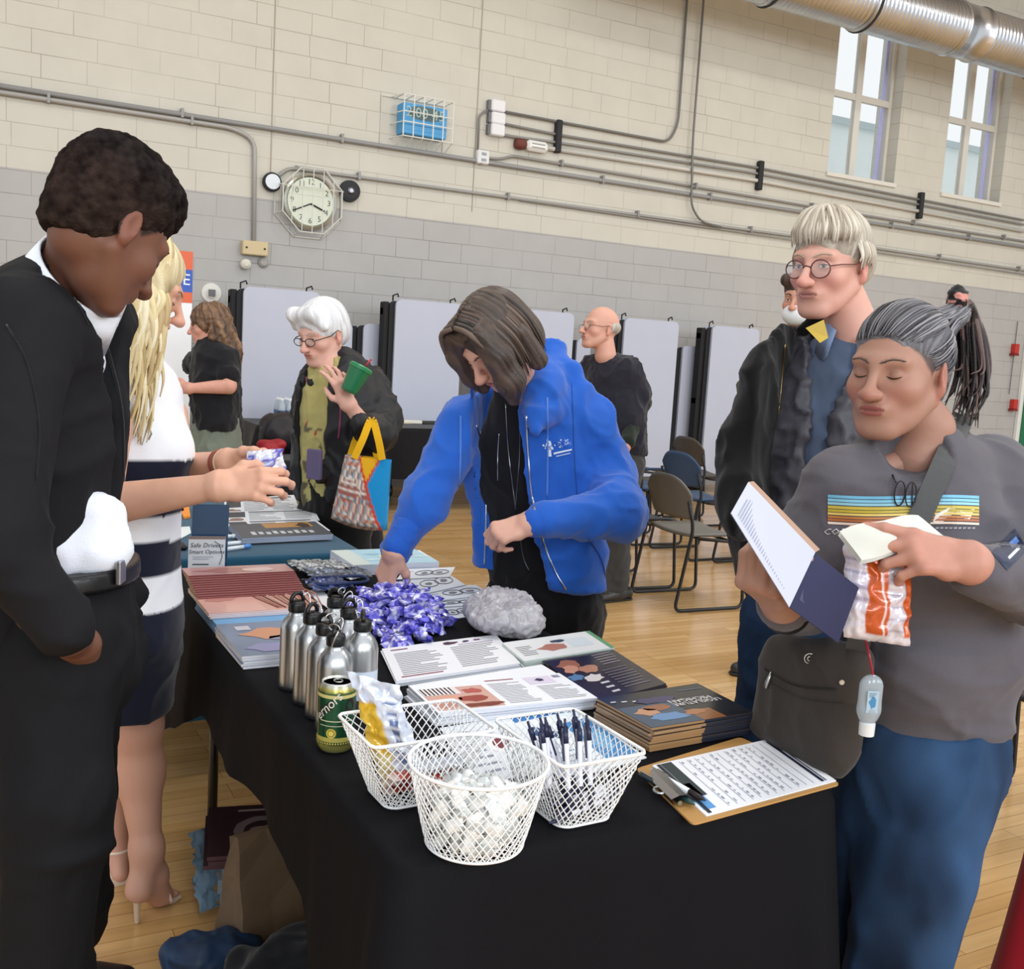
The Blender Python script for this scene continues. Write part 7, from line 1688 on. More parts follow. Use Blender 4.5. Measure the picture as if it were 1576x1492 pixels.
# ------------------------------------------------------------------ woman in the grey printed shirt, right foreground
def grey_shirt():
    az = 232; f = azv(az); rg = azv(az-90); lf = -rg
    root = person(A(1430, 1200, 1.9), 'person with a dark ponytail and grey striped-print shirt reading beside the table')
    nb = A(1412, 705, 1.84); skin = '#a37c6c'
    H = Head((-.078, -.012, -.010), A(1452, 583, 1.75), 198, 5, 0, .96)
    hm, lash, of = head_mesh(H, nb+np.array([0, 0, -.02]), neck_r=.050, res=.0026, scalp='#38363a', hairline=-.004, skin=skin, lip='#8f4f4c', brow='#4f3f3a', flush='#a8655a', nose=.78, nose_w=1.15, cheek=1.06, jaw=1.06, browthin=.7, lid='#5e3f3a', neckpts=[H.w((0, -.03, -.04)), A(1426, 660, 1.83), nb])
    wr1, el1 = A(1203, 930, 1.63), A(1238, 925, 1.84); wr2, el2 = A(1492, 866, 1.545), A(1600, 905, 1.72)
    M1 = handM(wr1, nrm(A(1158, 888, 1.50)-wr1)+IMR*-.05, -IMR*.45-UPV*.2+FWD*.05-FWD*.8, -1)
    M1 = handM(wr1, -IMR*.62+UPV*.45-FWD*.65, -FWD*.55-IMR*.55-UPV*.5, -1)
    h1 = hand_vol(M1, curls=[(62, 60, 25), (62, 58, 25), (62, 58, 25), (64, 56, 25)], spread=2, arm=[wr1+nrm(el1-wr1)*.06, wr1], arm_r=(.028, .027), skin=skin, nail='#c79588', thumb=[(.022, .022, -.010), (.038, .046, -.030), (.030, .068, -.046), (.014, .084, -.052)])
    M2 = handM(wr2, -IMR*1+UPV*.16-FWD*.12, -FWD*.75+UPV*.6, 1)
    h2 = hand_vol(M2, curls=[(14, 22, 12), (34, 40, 20), (48, 50, 25), (55, 52, 25)], spread=8, arm=[wr2+nrm(el2-wr2)*.06, wr2], arm_r=(.030, .028), skin='#b58474', nail='#c79588', thumb=[(.022, .022, -.010), (.040, .046, -.030), (.040, .072, -.044), (.032, .094, -.052)], res=.002)
    v = Vol(.006); v.cap(A(1416, 705, 1.85), A(1400, 768, 1.83), .066, .050, k=.02, n=f, q=.8); vc_ = v.build()
    J = merged([hm, h1, h2, (vc_[0], vc_[1], skin), inner([nb, A(1290, 745, 1.80), A(1250, 830, 1.84), el1, wr1+nrm(el1-wr1)*.05], .026, skin=skin), inner([nb, A(1528, 725, 1.90), A(1575, 810, 1.86), el2, wr2+nrm(el2-wr2)*.05], .026, skin=skin)]); mesh_obj('body', J[0], J[1], M_SKIN, root, cols=J[2], smooth=True); lash.build('eyelashes', M_HAIR, root)
    # hair pulled back into a ponytail
    knot = H.l(A(1472, 486, 1.85))*np.array([1, 1, 1])
    v0 = [('e', (0, -.020, .040), (.0785, .099, .086)), ('e', (0, -.055, .010), (.072, .062, .072)), ('e', (0, -.056, -.030), (.064, .050, .060)), ('p', [(0, -.085, .06), tuple(knot)], [.04, .024])]
    hs = hair_shell(H, v0, [('e', (0, .128, -.006), (.092, .075, .088)), ('e', (.090, .010, -.040), (.030, .030, .050)), ('e', (-.090, .010, -.040), (.030, .030, .050)), ('h', (0, -.05, -.078), (0, .3, -1))], res=.0028, flow=(tuple(knot), (.1, -1, .45)), freq=16, amp=.0016, cA='#27252a', cB='#77777e', seed=9)
    ho = mesh_obj('hair', *hs[:2], M_HAIR, root, cols=hs[2], smooth=True)
    tr_ = bvh(H.l(hs[0]), hs[1]); st_ = [(x_, .098*math.sqrt(max(.05, 1-(x_/.082)**2))-.008, .050+.014*(1-(x_/.07)**2)) for x_ in np.linspace(-.068, .068, 60)]+[(-.076, .03-.03*t_, .03-.05*t_) for t_ in np.linspace(0, 1, 14)]
    strands_to(H, tr_, st_, tuple(knot), .0019, ['#2a282d', '#55545a', '#8b8a90', '#3a383d', '#6d6c72'], 5, n=9).build('hair_strands', M_HAIR, ho, smooth=True)
    K = H.w(knot); mb = MB(); r = random.Random(2); gs = []
    p1, p2, p3 = A(1493, 505, 1.88), A(1500, 580, 1.86), A(1492, 642, 1.84)
    K0 = A(1476, 480, 1.86)
    for k in range(70):
        j = lambda s_: np.array([r.uniform(-s_, s_), r.uniform(-s_, s_), r.uniform(-s_, s_)]); jj = j(.012)
        gs.append([H.w(knot*np.array([1, .8, .9]))*.4+K0*.6+j(.008), K0+IMR*.012+UPV*.008+j(.010), p1+jj*1.5+j(.004), p2+jj*2.0, p3+jj*2.0+UPV*r.uniform(-.02, .06)-IMR*r.uniform(-.01, .02)])
    locks(mb, gs, .0050, ['#241c1e', '#3a2c2c', '#4f3c38', '#171316', '#5d4a46'], 6, 6); 
    mb.build('ponytail', M_HAIR, ho, smooth=True)
    v = Vol(.004); K0 = A(1472, 474, 1.86)
    for k in range(9):
        a = 2*math.pi*k/9; c_ = K0+(UPV*math.cos(a)+FWD*.7*math.sin(a)+IMR*.25*math.sin(a))*.024; v.ell(c_, (.015, .015, .015), k=.008)
    V, F = v.build(); V = wrinkle(V, F, .003, (60, 60, 60), 3); n3 = vnoise(V*80, 5); cc = np.where((n3 > .25)[:, None], np.array(lin('#c98a80')), np.array(lin('#141316')))
    mesh_obj('scrunchie', V, F, M_CLOTH, ho, cols=cc, smooth=True, label='black scrunchie with pink pattern')
    # shirt
    v = Vol(.007)
    v.path([A(1432, 1120, 1.87), A(1438, 1010, 1.86), A(1420, 900, 1.86), A(1405, 800, 1.855), A(1408, 742, 1.86)], [.136, .142, .142, .150, .118], k=.04, n=f, q=.74)
    v.ell(A(1350, 875, 1.77), (.06, .06, .06), k=.06); v.ell(A(1450, 885, 1.77), (.06, .06, .06), k=.06); v.ell(A(1430, 1040, 1.80), (.08, .08, .07), k=.06)
    sR, sL = A(1290, 745, 1.80), A(1528, 725, 1.90); v.cap(sR, nb-UPV*.030, .056, .056, k=.05); v.cap(sL, nb-UPV*.030, .058, .056, k=.05)
    v.path([sR, A(1250, 830, 1.84), el1, A(1208, 932, 1.66)], [.062, .062, .060, .042], k=.03); v.path([sL, A(1575, 810, 1.86), el2, A(1512, 878, 1.575)], [.066, .066, .064, .044], k=.03)
    # V neck
    v.cap(A(1408, 690, 1.76), A(1396, 754, 1.73), .066, .006, k=.006, op='s')
    v.half(A(1430, 1142, 1.80), -UPV, k=.006)
    o, V, F = cloth_obj('shirt', v, root, '#58555c', amp=.0065, sc=(7, 7, 11), seed=61, big=.004)
    t = bvh(V, F)
    # chest print
    pl = []
    def row(y0, y1, c, x0=1274, x1=1507, n=34, gapx=None):
        for i in range(n):
            a = x0+(x1-x0)*i/n; b = x0+(x1-x0)*(i+1)/n
            if gapx and gapx[0] < a < gapx[1]: continue
            sh = lambda x: (x-1390)*.012+2*math.sin((x-1274)/40.)
            pl.append(([(a, y1+sh(a)), (b, y1+sh(b)), (b, y0+sh(b)), (a, y0+sh(a))], c))
    for y0, y1, c in ((763, 767.5, '#6fb2d4'), (768.7, 773, '#7fc0dc'), (774, 778, '#8fc4d8'), (779.5, 784, '#c2b04a'), (785, 789, '#b9a63c'), (790, 793.5, '#d9c06a'), (795, 798.5, '#b5763f'), (799.5, 803, '#a8623a'), (804.5, 808, '#d9c9bb')): row(y0, y1, c)
    pl.append(([(1440, 792), (1462, 781), (1478, 786), (1500, 784), (1492, 800), (1450, 806), (1436, 803)], '#e4e0d6'))
    for ch_i, ch in enumerate('COPPER'):
        P, Fs = text2d(ch, 17, .25, 1)
        for f_ in Fs: pl.append(([(1272+12.5*ch_i+P[i][0], 819-P[i][1]*.8) for i in f_], '#cfcfd4'))
    for k in range(9): pl.append(([(1440+7*k, 812), (1445+7*k, 811.5), (1445+7*k, 814), (1440+7*k, 814.5)], '#8f8f96'))
    pxpolys(t, pl, 'chest_print', M_PRINT, o, .0022, label='blue, yellow and orange striped print with white lettering')
    pxline(t, [(1362, 665+30), (1372, 720), (1396, 750), (1425, 722), (1440, 690)], .0035, '#4c4950', 'neckline', M_CLOTH, o) if 0 else None
    # folded eyeglasses hanging at the neckline
    mb = MB(); c_ = hitpx(t, 1392, 760, .006)
    if c_ is not None:
        for s in (-1, 1):
            mb.tube([c_+IMR*(.008*s+.009*math.cos(a))+UPV*(.0+.021*math.sin(a))-FWD*(.004+.004*s) for a in np.linspace(0, 2*math.pi, 18, endpoint=False)], .0013, '#1d1d20', 6, closed=True)
        mb.tube([c_+IMR*.012+UPV*.020, c_+IMR*.014-UPV*.03-FWD*.004, c_+IMR*.010-UPV*.045], .0014, '#1d1d20', 6); mb.tube([c_-IMR*.016+UPV*.018, c_-IMR*.020+UPV*.03-FWD*-.01], .0014, '#1d1d20', 6)
        g_ = mb.build('eyeglasses', M_PLAST, smooth=True, label='thin black eyeglasses hooked in the neckline of the grey printed shirt', cat='eyeglasses')
    # jeans
    v = Vol(.010); hp = A(1418, 1160, 1.88); v.path([A(1425, 1110, 1.88), hp, A(1405, 1230, 1.88)], [.124, .132, .122], k=.05, n=f, q=.80)
    l1, l2 = A(1350, 1250, 1.92), A(1452, 1260, 1.84)
    v.path([l1, A(1318, 1490, 2.00), A(1290, 1780, 2.08)], [.085, .072, .062], k=.025); v.path([A(1440, 1200, 1.85), A(1412, 1330, 1.82), A(1372, 1520, 1.82), A(1352, 1900, 1.86)], [.104, .098, .084, .075], k=.025)
    v.half(A(1425, 1105, 1.88), UPV)
    m = mat('denim', vc=True, rough=.85, spec=.2, bump=.4, bscale=700)
    def dn(V, F):
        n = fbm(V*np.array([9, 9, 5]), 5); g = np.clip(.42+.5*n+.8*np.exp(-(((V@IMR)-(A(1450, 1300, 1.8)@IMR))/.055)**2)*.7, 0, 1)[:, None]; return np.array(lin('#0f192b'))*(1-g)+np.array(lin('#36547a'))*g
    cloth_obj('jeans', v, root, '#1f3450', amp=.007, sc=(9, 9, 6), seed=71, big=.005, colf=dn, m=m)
    for c_, d_ in ((A(1290, 1780, 2.08), 0), (A(1370, 1900, 1.84), 0)):
        b_ = c_*[1, 1, 0]; shoe('shoe', b_+f*.16, b_-f*.08, '#2a2c33', root)
    v = Vol(.004); v.cap(A(1205, 930, 1.655), A(1210, 940, 1.70), .037, .040, k=.01); V2, F2 = v.build(); mesh_obj('wristband', V2, F2, M_NYLON, root, cols='#141417', smooth=True)
    # name badge on the far sleeve
    pl = []; Q4 = [np.array(q_, float) for q_ in ((1526, 850), (1562, 814), (1582, 846), (1550, 878))]; r = random.Random(4)
    for a_ in range(10):
        for b_ in range(8):
            g_ = lambda u, v_: tuple(Q4[0]*(1-u)*(1-v_)+Q4[1]*u*(1-v_)+Q4[2]*u*v_+Q4[3]*(1-u)*v_)
            u0, v0 = a_/10, b_/8; c_ = '#5f86c8' if (a_ in (6, 7, 8) and b_ in (2, 3)) else ('#c9d0dc' if (b_ in (5,) and 2 < a_ < 8) else '#1c2742')
            pl.append(([g_(u0, v0), g_(u0+.1, v0), g_(u0+.1, v0+.125), g_(u0, v0+.125)], c_))
    pxpolys(t, pl, 'sleeve_sticker', M_PRINT, o, .002, label='dark blue event sticker')
    return t, o
SH_T, SH_O = grey_shirt()

# shoulder bag, strap, sanitizer, snack bag, napkin, booklet
def shoulder_bag():
    c = [A(1185, 975, 1.66), A(1335, 1000, 1.66), A(1300, 1200, 1.68), A(1158, 1135, 1.68)]
    root = thing('shoulder_bag', np.mean(c, 0)*[1, 1, 0]+UPV*c[2][2], 'dark grey brown fabric shoulder bag hanging at the hip of the grey shirted person', 'bag')
    v = Vol(.006); d = FWD*.03
    Q = [A(1204, 1002, 1.93), A(1314, 1015, 1.76), A(1284, 1172, 1.79), A(1182, 1120, 1.95)]
    for i in range(8):
        t_ = i/7; a = Q[0]*(1-t_)+Q[3]*t_; b = Q[1]*(1-t_)+Q[2]*t_; v.cap(a, b, .030, .030, k=.03, n=FWD, q=1.0)
    V, F = v.build(); V = wrinkle(V, F, .004, (10, 10, 10), 5, None, .004); o = mesh_obj('bag_body', V, F, M_CLOTH, root, cols='#37322f', smooth=True); t = bvh(V, F)
    # flap with zip and snap
    v = Vol(.005)
    for i in range(3):
        t_ = i/2*.30; a = Q[0]*(1-t_)+Q[3]*t_; b = Q[1]*(1-t_)+Q[2]*t_; v.cap(a-FWD*.006, b-FWD*.006, .031, .031, k=.02)
    V2, F2 = v.build(); V2 = wrinkle(V2, F2, .0015, (10, 10, 10), 6); fl_ = mesh_obj('flap', V2, F2, M_CLOTH, root, cols='#3b3633', smooth=True); t2 = bvh(V2, F2)
    pxline(t, [(1178, 1030), (1230, 1056), (1310, 1062)], .002, '#1f1c1a', 'zip', M_NYLON, root); pxline(t, [(1185, 1050), (1235, 1075), (1300, 1083)], .0015, '#26221f', 'seam', M_CLOTH, root)
    q = hitpx(t2, 1246, 1014, .002)
    if q is not None:
        mb = MB(); mb.tube([q+IMR*.009*math.cos(a)+UPV*.009*math.sin(a) for a in np.linspace(0, 6.283, 16, endpoint=False)], .0013, '#c9c9c6', 6, closed=True); mb.tube([q+IMR*.004*math.cos(a)+UPV*.004*math.sin(a)-FWD*.001 for a in np.linspace(1.2, 6.0, 10)], .0012, '#c9c9c6', 6); mb.build('round_logo', M_METAL, fl_, smooth=True)
    q = hitpx(t, 1187, 1035, .004)
    if q is not None: MB().tube([q, q-UPV*.012-IMR*.003, q-UPV*.030-IMR*.008], [.002, .004, .006], '#b9b9b4', 8).build('zip_pull', M_METAL, root, smooth=True)
    q = hitpx(t2, 1295, 1050, .003)
    if q is None: q = hitpx(t, 1295, 1050, .003)
    if q is not None: MB().tube([q, q-FWD*.003], .0045, '#c9c9c6', 10).build('snap', M_METAL, fl_)
    # strap across the chest
    P = [A(1318, 1003, 1.735), A(1328, 968, 1.69)]
    for px, py in ((1345, 930), (1378, 870), (1405, 820), (1432, 760), (1458, 700), (1476, 655)):
        h = hitpx(SH_T, px, py, .005); 
        if h is not None: P.append(h)
    P.append(A(1484, 640, 1.86)); P.append(A(1490, 650, 1.93)); S_ = spline(P, 5); mb = MB()
    for i in range(len(S_)-1):
        a, b = S_[i], S_[i+1]; d = nrm(b-a); w = nrm(np.cross(d, nrm(CAM-a)))*.0185; nn = nrm(CAM-a)*.0022
        mb.add([a-w, a+w, b+w, b-w, a-w+nn, a+w+nn, b+w+nn, b-w+nn], [(0, 1, 2, 3), (7, 6, 5, 4), (0, 3, 7, 4), (1, 5, 6, 2)], '#4a4b4c')
    mb.build('strap', M_NYLON, root)
    b_ = A(1326, 972, 1.67); mb = MB(); mb.box((-.020, -.004, -.014), (.020, .004, .014), '#b5b7ba', R=rotz(-YAW)@roty(.3), o=b_, bev=.003); mb.box((-.014, -.006, -.006), (.014, -.003, .006), '#2b2b2d', R=rotz(-YAW)@roty(.3), o=b_); mb.build('buckle', M_METAL, root)
    # sanitizer
    c = A(1339, 1075, 1.63); s = thing('sanitizer_bottle', A(1337, 1130, 1.63), 'small clear hand sanitizer bottle hanging upside down from the bag strap', 'bottle')
    R = rotz(-YAW)@roty(.05)
    v = Vol(.0025); v.cap(c+UPV*.020, c-UPV*.018, .019, .019, k=.01, n=FWD, q=.55); v.cap(c-UPV*.02, c-UPV*.032, .012, .010, k=.012); V, F = v.build(); ob = mesh_obj('clear_body', V, F, mat('clear_bottle', vc=True, rough=.1, spec=.8, alpha=.65), s, cols='#aab6bf', smooth=True)
    MB().lathe([(0, -.060), (.012, -.060), (.0125, -.040), (.010, -.038)], c, 20, '#d5d8db').build('cap', M_PLAST, s, smooth=False)
    pg = Page(c-FWD*.0125-IMR*.009-UPV*.02, IMR*.018, UPV*.036, -FWD, .0005); pg.rect(0, 0, 1, 1, '#9fb9cb', 1); pg.blob(.5, .5, .3, .25, '#3f7fae', 3, 2); pg.lines(.15, .7, .85, .92, 3, '#5d6f80', .4, 2, 2); pg.build(s, 'bottle_label')
    MB().tube(spline([A(1332, 985, 1.635), A(1338, 1010, 1.62), c+UPV*.040, c+UPV*.030], 5), .0022, '#8e2030', 6).build('red_loop', M_PLAST, s, smooth=True)
shoulder_bag()
def held_items():
    # orange and white snack bag
    c = A(1350, 905, 1.585); U = IMR*.052-UPV*.004; Vv = UPV*.082+FWD*.01-IMR*.004
    def col(u, v, s):
        if v < .07: return '#c9c3cc'
        if .28 < u < .60: return '#b9501e' if not (.50 < u < .54) else '#dcd2d8'
        if u > .86: return '#bd5322'
        if u < .28: return ['#cfc9d8', '#a49fba', '#cfc9d8'][int(v*26) % 3] if v > .35 else '#d0cbd6'
        return '#cbc6d2' if int(v*34) % 4 else '#aaa6b4'
    o = pillow('snack_bag', c, U, Vv, -FWD, .024, .0035, 91, col, M_FOIL, 40, 44, label='orange and white snack bag held in front of the grey printed shirt', cat='snack bag')
    pg = Page(A(1393, 972, 1.54)-FWD*.0, IMR*.014, UPV*.006, -FWD, .0005)
    # white napkin over the top of the bag
    n0, n1, n2, n3 = A(1292, 818, 1.56), A(1413, 795, 1.575), A(1455, 820, 1.56), A(1326, 868, 1.535)
    Vs = []; nu = 18
    for side in (0, 1, 2):
        for j in range(nu+1):
            for i in range(nu+1):
                u, v = i/nu, j/nu; p = (n0*(1-u)*(1-v)+n1*u*(1-v)+n2*u*v+n3*(1-u)*v); p = p+UPV*.006*math.sin(3*u+2*v)-FWD*.010*math.sin(math.pi*u)*math.sin(math.pi*v)+UPV*.0022*math.sin(9*u-3*v); Vs.append(p-UPV*.0035*side+FWD*.003*side)
    Vs = np.array(Vs); F = []; n = (nu+1)**2
    for side in range(3):
        for j in range(nu):
            for i in range(nu): a = side*n+j*(nu+1)+i; F.append((a, a+1, a+nu+2, a+nu+1))
    mesh_obj('napkin', Vs, F, M_PAPER, cols='#cdcec7', smooth=True, label='folded white paper napkin under the fingers on top of the snack bag', cat='napkin')
    # booklet in the other hand
    root = thing('open_booklet', A(1180, 920, 1.5), 'open booklet with pale and dark blue pages held up beside the snack bag', 'booklet')
    def leaf(cs, colr, name, th=.0012, lb=None, wob=0):
        P = [A(*q) for q in cs]; nn = nrm(np.cross(P[1]-P[0], P[3]-P[0])); m_ = 10; Vs = []
        for s in (0, 1):
            for j in range(m_+1):
                for i in range(m_+1):
                    u, v = i/m_, j/m_; Vs.append(P[0]*(1-u)*(1-v)+P[1]*u*(1-v)+P[2]*u*v+P[3]*(1-u)*v+nn*(th*s+wob*math.sin(math.pi*u)))
        n = (m_+1)**2; F = []
        for j in range(m_):
            for i in range(m_): a = j*(m_+1)+i; F.append((a, a+1, a+m_+2, a+m_+1)); F.append((n+a, n+a+m_+1, n+a+m_+2, n+a+1))
        o_ = mesh_obj(name, np.array(Vs), F, M_PAPER, root, cols=colr, smooth=True, label=lb); return P, nn, o_
    P, nn, o1 = leaf([(1125, 790, 1.50), (1152, 742, 1.54), (1255, 850, 1.50), (1215, 935, 1.46)], '#b9bccb', 'page', lb='pale page')
    pg = Page(P[0], P[1]-P[0], P[3]-P[0], nrm(CAM-P[0]), .001); 
    for k in range(26): pg.rect(.15, .08+.031*k, .15+.7*(.75+.25*((k*7) % 5)/5), .088+.031*k, '#8f93a8', 2)
    pg.build(o1, 'printed_lines')
    P, nn, o2 = leaf([(1152, 742, 1.545), (1160, 741, 1.56), (1262, 846, 1.52), (1255, 850, 1.50)], '#a98a78', 'spine_edge', lb='tan page edge')
    P, nn, o3 = leaf([(1215, 935, 1.465), (1250, 848, 1.505), (1322, 905, 1.56), (1290, 990, 1.56)], '#2b3050', 'cover', lb='dark blue cover')
    pg = Page(P[0], P[1]-P[0], P[3]-P[0], nrm(CAM-P[0]), .001); pg.blob(.7, .25, .2, .12, '#8d6c58', 3, 1); pg.rect(.2, .1, .5, .9, '#3f4468', 1); pg.blob(.6, .7, .2, .15, '#1f2238', 5, 2); pg.rect(.86, .05, .92, .95, '#a98a78', 2); pg.build(o3, 'cover_picture')
held_items()

# ------------------------------------------------------------------ older man in the black jacket
def old_man():
    az = 205; f = azv(az); rg = azv(az-90); lf = -rg
    root = person(A(1262, 940, 2.52), 'older person with round glasses in an open black jacket, standing behind the grey shirt')
    nb = A(1318, 520, 2.42); skin = '#cf9f90'
    H = Head((-.078, -.012, -.010), A(1331, 413, 2.33), 196, 8, 0, 1.0)
    hm, lash, of = head_mesh(H, nb, neck_r=.054, res=.0028, skin=skin, lip='#a8726a', brow='#b09a85', flush='#c97a70', nose=1.35, nose_w=1.1, eyes='open', jaw=1.0, scalp='#b8a890', hairline=.006, chin=1.0, iris='#5a6a78')
    J = merged([hm]); mesh_obj('body', J[0], J[1], M_SKIN, root, cols=J[2], smooth=True); lash.build('eyes', M_PLAST, root)
    hs = hair_shell(H, [('e', (0, -.015, .044), (.080, .102, .086)), ('e', (0, -.055, .005), (.077, .064, .072))],
                    [('e', (0, .128, -.022), (.090, .073, .090)), ('e', (-.090, .012, -.050), (.028, .034, .056)), ('e', (.090, .012, -.050), (.028, .034, .056)), ('h', (0, -.05, -.060), (0, .3, -1))], res=.003, flow=((.03, -.05, .13), (.1, -.2, 1)), freq=11, amp=.0028, cA='#7d7365', cB='#c6beb1', part=True, seed=14)
    ho = mesh_obj('hair', *hs[:2], M_HAIR, root, cols=hs[2], smooth=True)
    mb = MB(); gs = []; r = random.Random(3)
    for k in range(130):
        t = k/129; a = -math.pi*.15+t*math.pi*1.15; c_, s_ = math.cos(a), math.sin(a); tp = np.array([.018+r.uniform(-.01, .01), -.03+r.uniform(-.02, .02), .134]); e = np.array([-.088*c_, .088*s_ if s_ > 0 else .10*s_, .055 if s_ > .3 else .0]); 
        gs.append([H.w(tp), H.w((tp+e)/2*np.array([1.15, 1.15, 1])+[0, 0, .028]), H.w(e+[0, -.006, .028]), H.w(e+[0, .0, -.002+r.uniform(-.012, .008)])])
    locks(mb, gs, .0042, ['#b9af9f', '#958a7b', '#cfc7ba', '#a59a8b'], 6, 7); mb.build('hair_strands', M_HAIR, ho, smooth=True)
    glasses(H, of, root, rim='#5a2f30', r=(.0235, .020), y0=.103, drop=-.006, wire=.0015, temple='#6a3a36')
    # clothes from inside out
    P = [A(1262, 930, 2.52), A(1262, 800, 2.52), A(1268, 680, 2.50), A(1290, 590, 2.46)]
    v = Vol(.009); v.path(P, [.160, .158, .165, .12], k=.05, n=f, q=.66); v.cap(A(1296, 580, 2.45), A(1304, 556, 2.44), .080, .070, k=.03)
    o, V, F = cloth_obj('denim_shirt', v, root, '#54627a', amp=.004, seed=81); 
    collar_band(A(1316, 530, 2.42), A(1330, 470, 2.39)-A(1316, 530, 2.42), .080, .070, .060, '#7f93b8', 'shirt_collar', root, f, gap=.4, dip=.03)
    v = Vol(.009); v.path([p+f*.0 for p in P], [.182, .180, .184, .145], k=.05, n=f, q=.68)
    c0 = A(1290, 620, 2.48)
    def op(Pn):
        d = Pn-c0; return np.maximum(np.abs(d@lf-.005)-(.022+.05*np.clip((Pn[:, 2]-c0[2])/.15, 0, 1)), .02-d@f)
    v.custom(op, c0-np.array([.4, .4, .9]), c0+np.array([.4, .4, .3]), k=.01)
    cloth_obj('quilted_grey_jacket', v, root, '#4a4a52', amp=.009, sc=(18, 18, 26), seed=83, big=.003, m=M_NYLON)
    v = Vol(.009); v.path([A(1262, 860, 2.53), A(1262, 780, 2.53), A(1266, 680, 2.51), A(1288, 590, 2.47)], [.215, .212, .210, .165], k=.05, n=f, q=.72)
    s1, s2 = A(1205, 575, 2.36), A(1375, 560, 2.56); v.cap(s1, A(1270, 540, 2.44), .072, .070, k=.05); v.cap(s2, A(1310, 540, 2.46), .075, .070, k=.05)
    v.path([s1, A(1160, 690, 2.44), A(1156, 770, 2.40), A(1180, 830, 2.25)], [.080, .080, .076, .055], k=.04); v.path([s2, A(1420, 700, 2.6), A(1420, 860, 2.6)], [.08, .075, .06], k=.04)
    v.path([A(1225, 520, 2.40), A(1275, 495, 2.44), A(1330, 510, 2.50)], [.050, .046, .050], k=.03)
    c1 = A(1262, 700, 2.51)
    def op2(Pn):
        d = Pn-c1; return np.maximum(np.abs(d@lf-.04)-(.105), .03-d@f)
    v.custom(op2, c1-np.array([.5, .5, .7]), c1+np.array([.5, .5, .40]), k=.012)
    o, V, F = cloth_obj('black_jacket', v, root, '#121214', amp=.007, sc=(9, 9, 9), seed=85, big=.006); t = bvh(V, F)
    pxline(t, [(1208, 530), (1202, 600), (1196, 680), (1214, 750)], .0028, '#8f7c5c', 'brass_zip', M_METAL, o)
    mb = MB(); mb.add([A(1240, 505, 2.30), A(1268, 492, 2.30), A(1275, 520, 2.30), A(1262, 528, 2.29)], [(0, 1, 2, 3), (3, 2, 1, 0)], '#b59a3c'); mb.build('gold_collar_lining', M_NYLON, root)
    v = Vol(.01); v.path([A(1255, 900, 2.54), A(1252, 960, 2.54)], [.155, .16], k=.05, n=f, q=.78)
    for i, (px, dd) in enumerate(((1205, 2.46), (1295, 2.62))):
        h_ = A(px, 960, dd); kn = h_*[1, 1, 0]+UPV*.5+f*.02; an = h_*[1, 1, 0]+UPV*.09; v.path([h_, kn, an], [.098, .078, .062], k=.04); shoe('shoe', an*[1, 1, 0]+f*.17, an*[1, 1, 0]-f*.08, '#1f1f22', root)
    cloth_obj('jeans', v, root, '#1f3450', amp=.006, seed=87, m=MATS['denim'])
old_man()

# ------------------------------------------------------------------ masked man behind him
def masked():
    az = 175; f = azv(az); root = person(A(1215, 950, 4.65), 'partly hidden person in a white face mask and green jacket behind the older one')
    nb = A(1240, 508, 4.65); H = Head((0, .1, 0), A(1221, 462, 4.55), 206, 8, 0, 1.0)
    hm, lash, of = head_mesh(H, nb, res=.005, skin='#c08d78', brow='#3a2d28', eyes='open'); J = merged([hm])
    mesh_obj('body', J[0], J[1], M_SKIN, root, cols=J[2], smooth=True); lash.build('eyes', M_PLAST, root)
    hs = hair_shell(H, [('e', (0, -.02, .045), (.082, .104, .088)), ('p', [(-.05, .06, .085), (.05, .06, .085)], [.028, .028])], [('e', (0, .13, -.035), (.095, .07, .09)), ('h', (0, -.05, -.055), (0, .3, -1))], res=.005, freq=8, amp=.003, cA='#1f1715', cB='#4f3f36', seed=3); mesh_obj('hair', *hs[:2], M_HAIR, root, cols=hs[2], smooth=True)
    v = Vol(.004); v.ell((0, .072, -.066), (.060, .045, .048)); v.half((0, .0, -.030), (0, -.15, 1)); V, F = v.build(); V = H.w(V); mesh_obj('face_mask', V, F, M_PAPER, root, cols='#d9dde0', smooth=True)
    v = Vol(.014); v.path([A(1230, 700, 4.7), A(1238, 600, 4.7), A(1240, 545, 4.66)], [.19, .20, .16], k=.06, n=f, q=.68); v.path([A(1205, 550, 4.6), A(1164, 600, 4.62), A(1160, 640, 4.5), A(1190, 650, 4.4)], [.08, .075, .07, .05], k=.04); cloth_obj('green_jacket', v, root, '#33422f', amp=.008, seed=4)
    v = Vol(.014); v.path([A(1230, 700, 4.7), A(1230, 740, 4.7)], [.16, .16], k=.05, n=f, q=.8)
    for px, py in ((1138, 1040), (1196, 1062)):
        toe = T(px-14, py, .0); toe[2] = 0; heel = toe-f*.26; v.path([A(1230, 740, 4.7), (heel+UPV*.5)*[1, 1, 1], heel+f*.05+UPV*.1], [.10, .075, .06], k=.05); shoe('shoe', toe, heel, '#2a2c30', root)
    cloth_obj('trousers', v, root, '#20242c', amp=.006, seed=5)
masked()

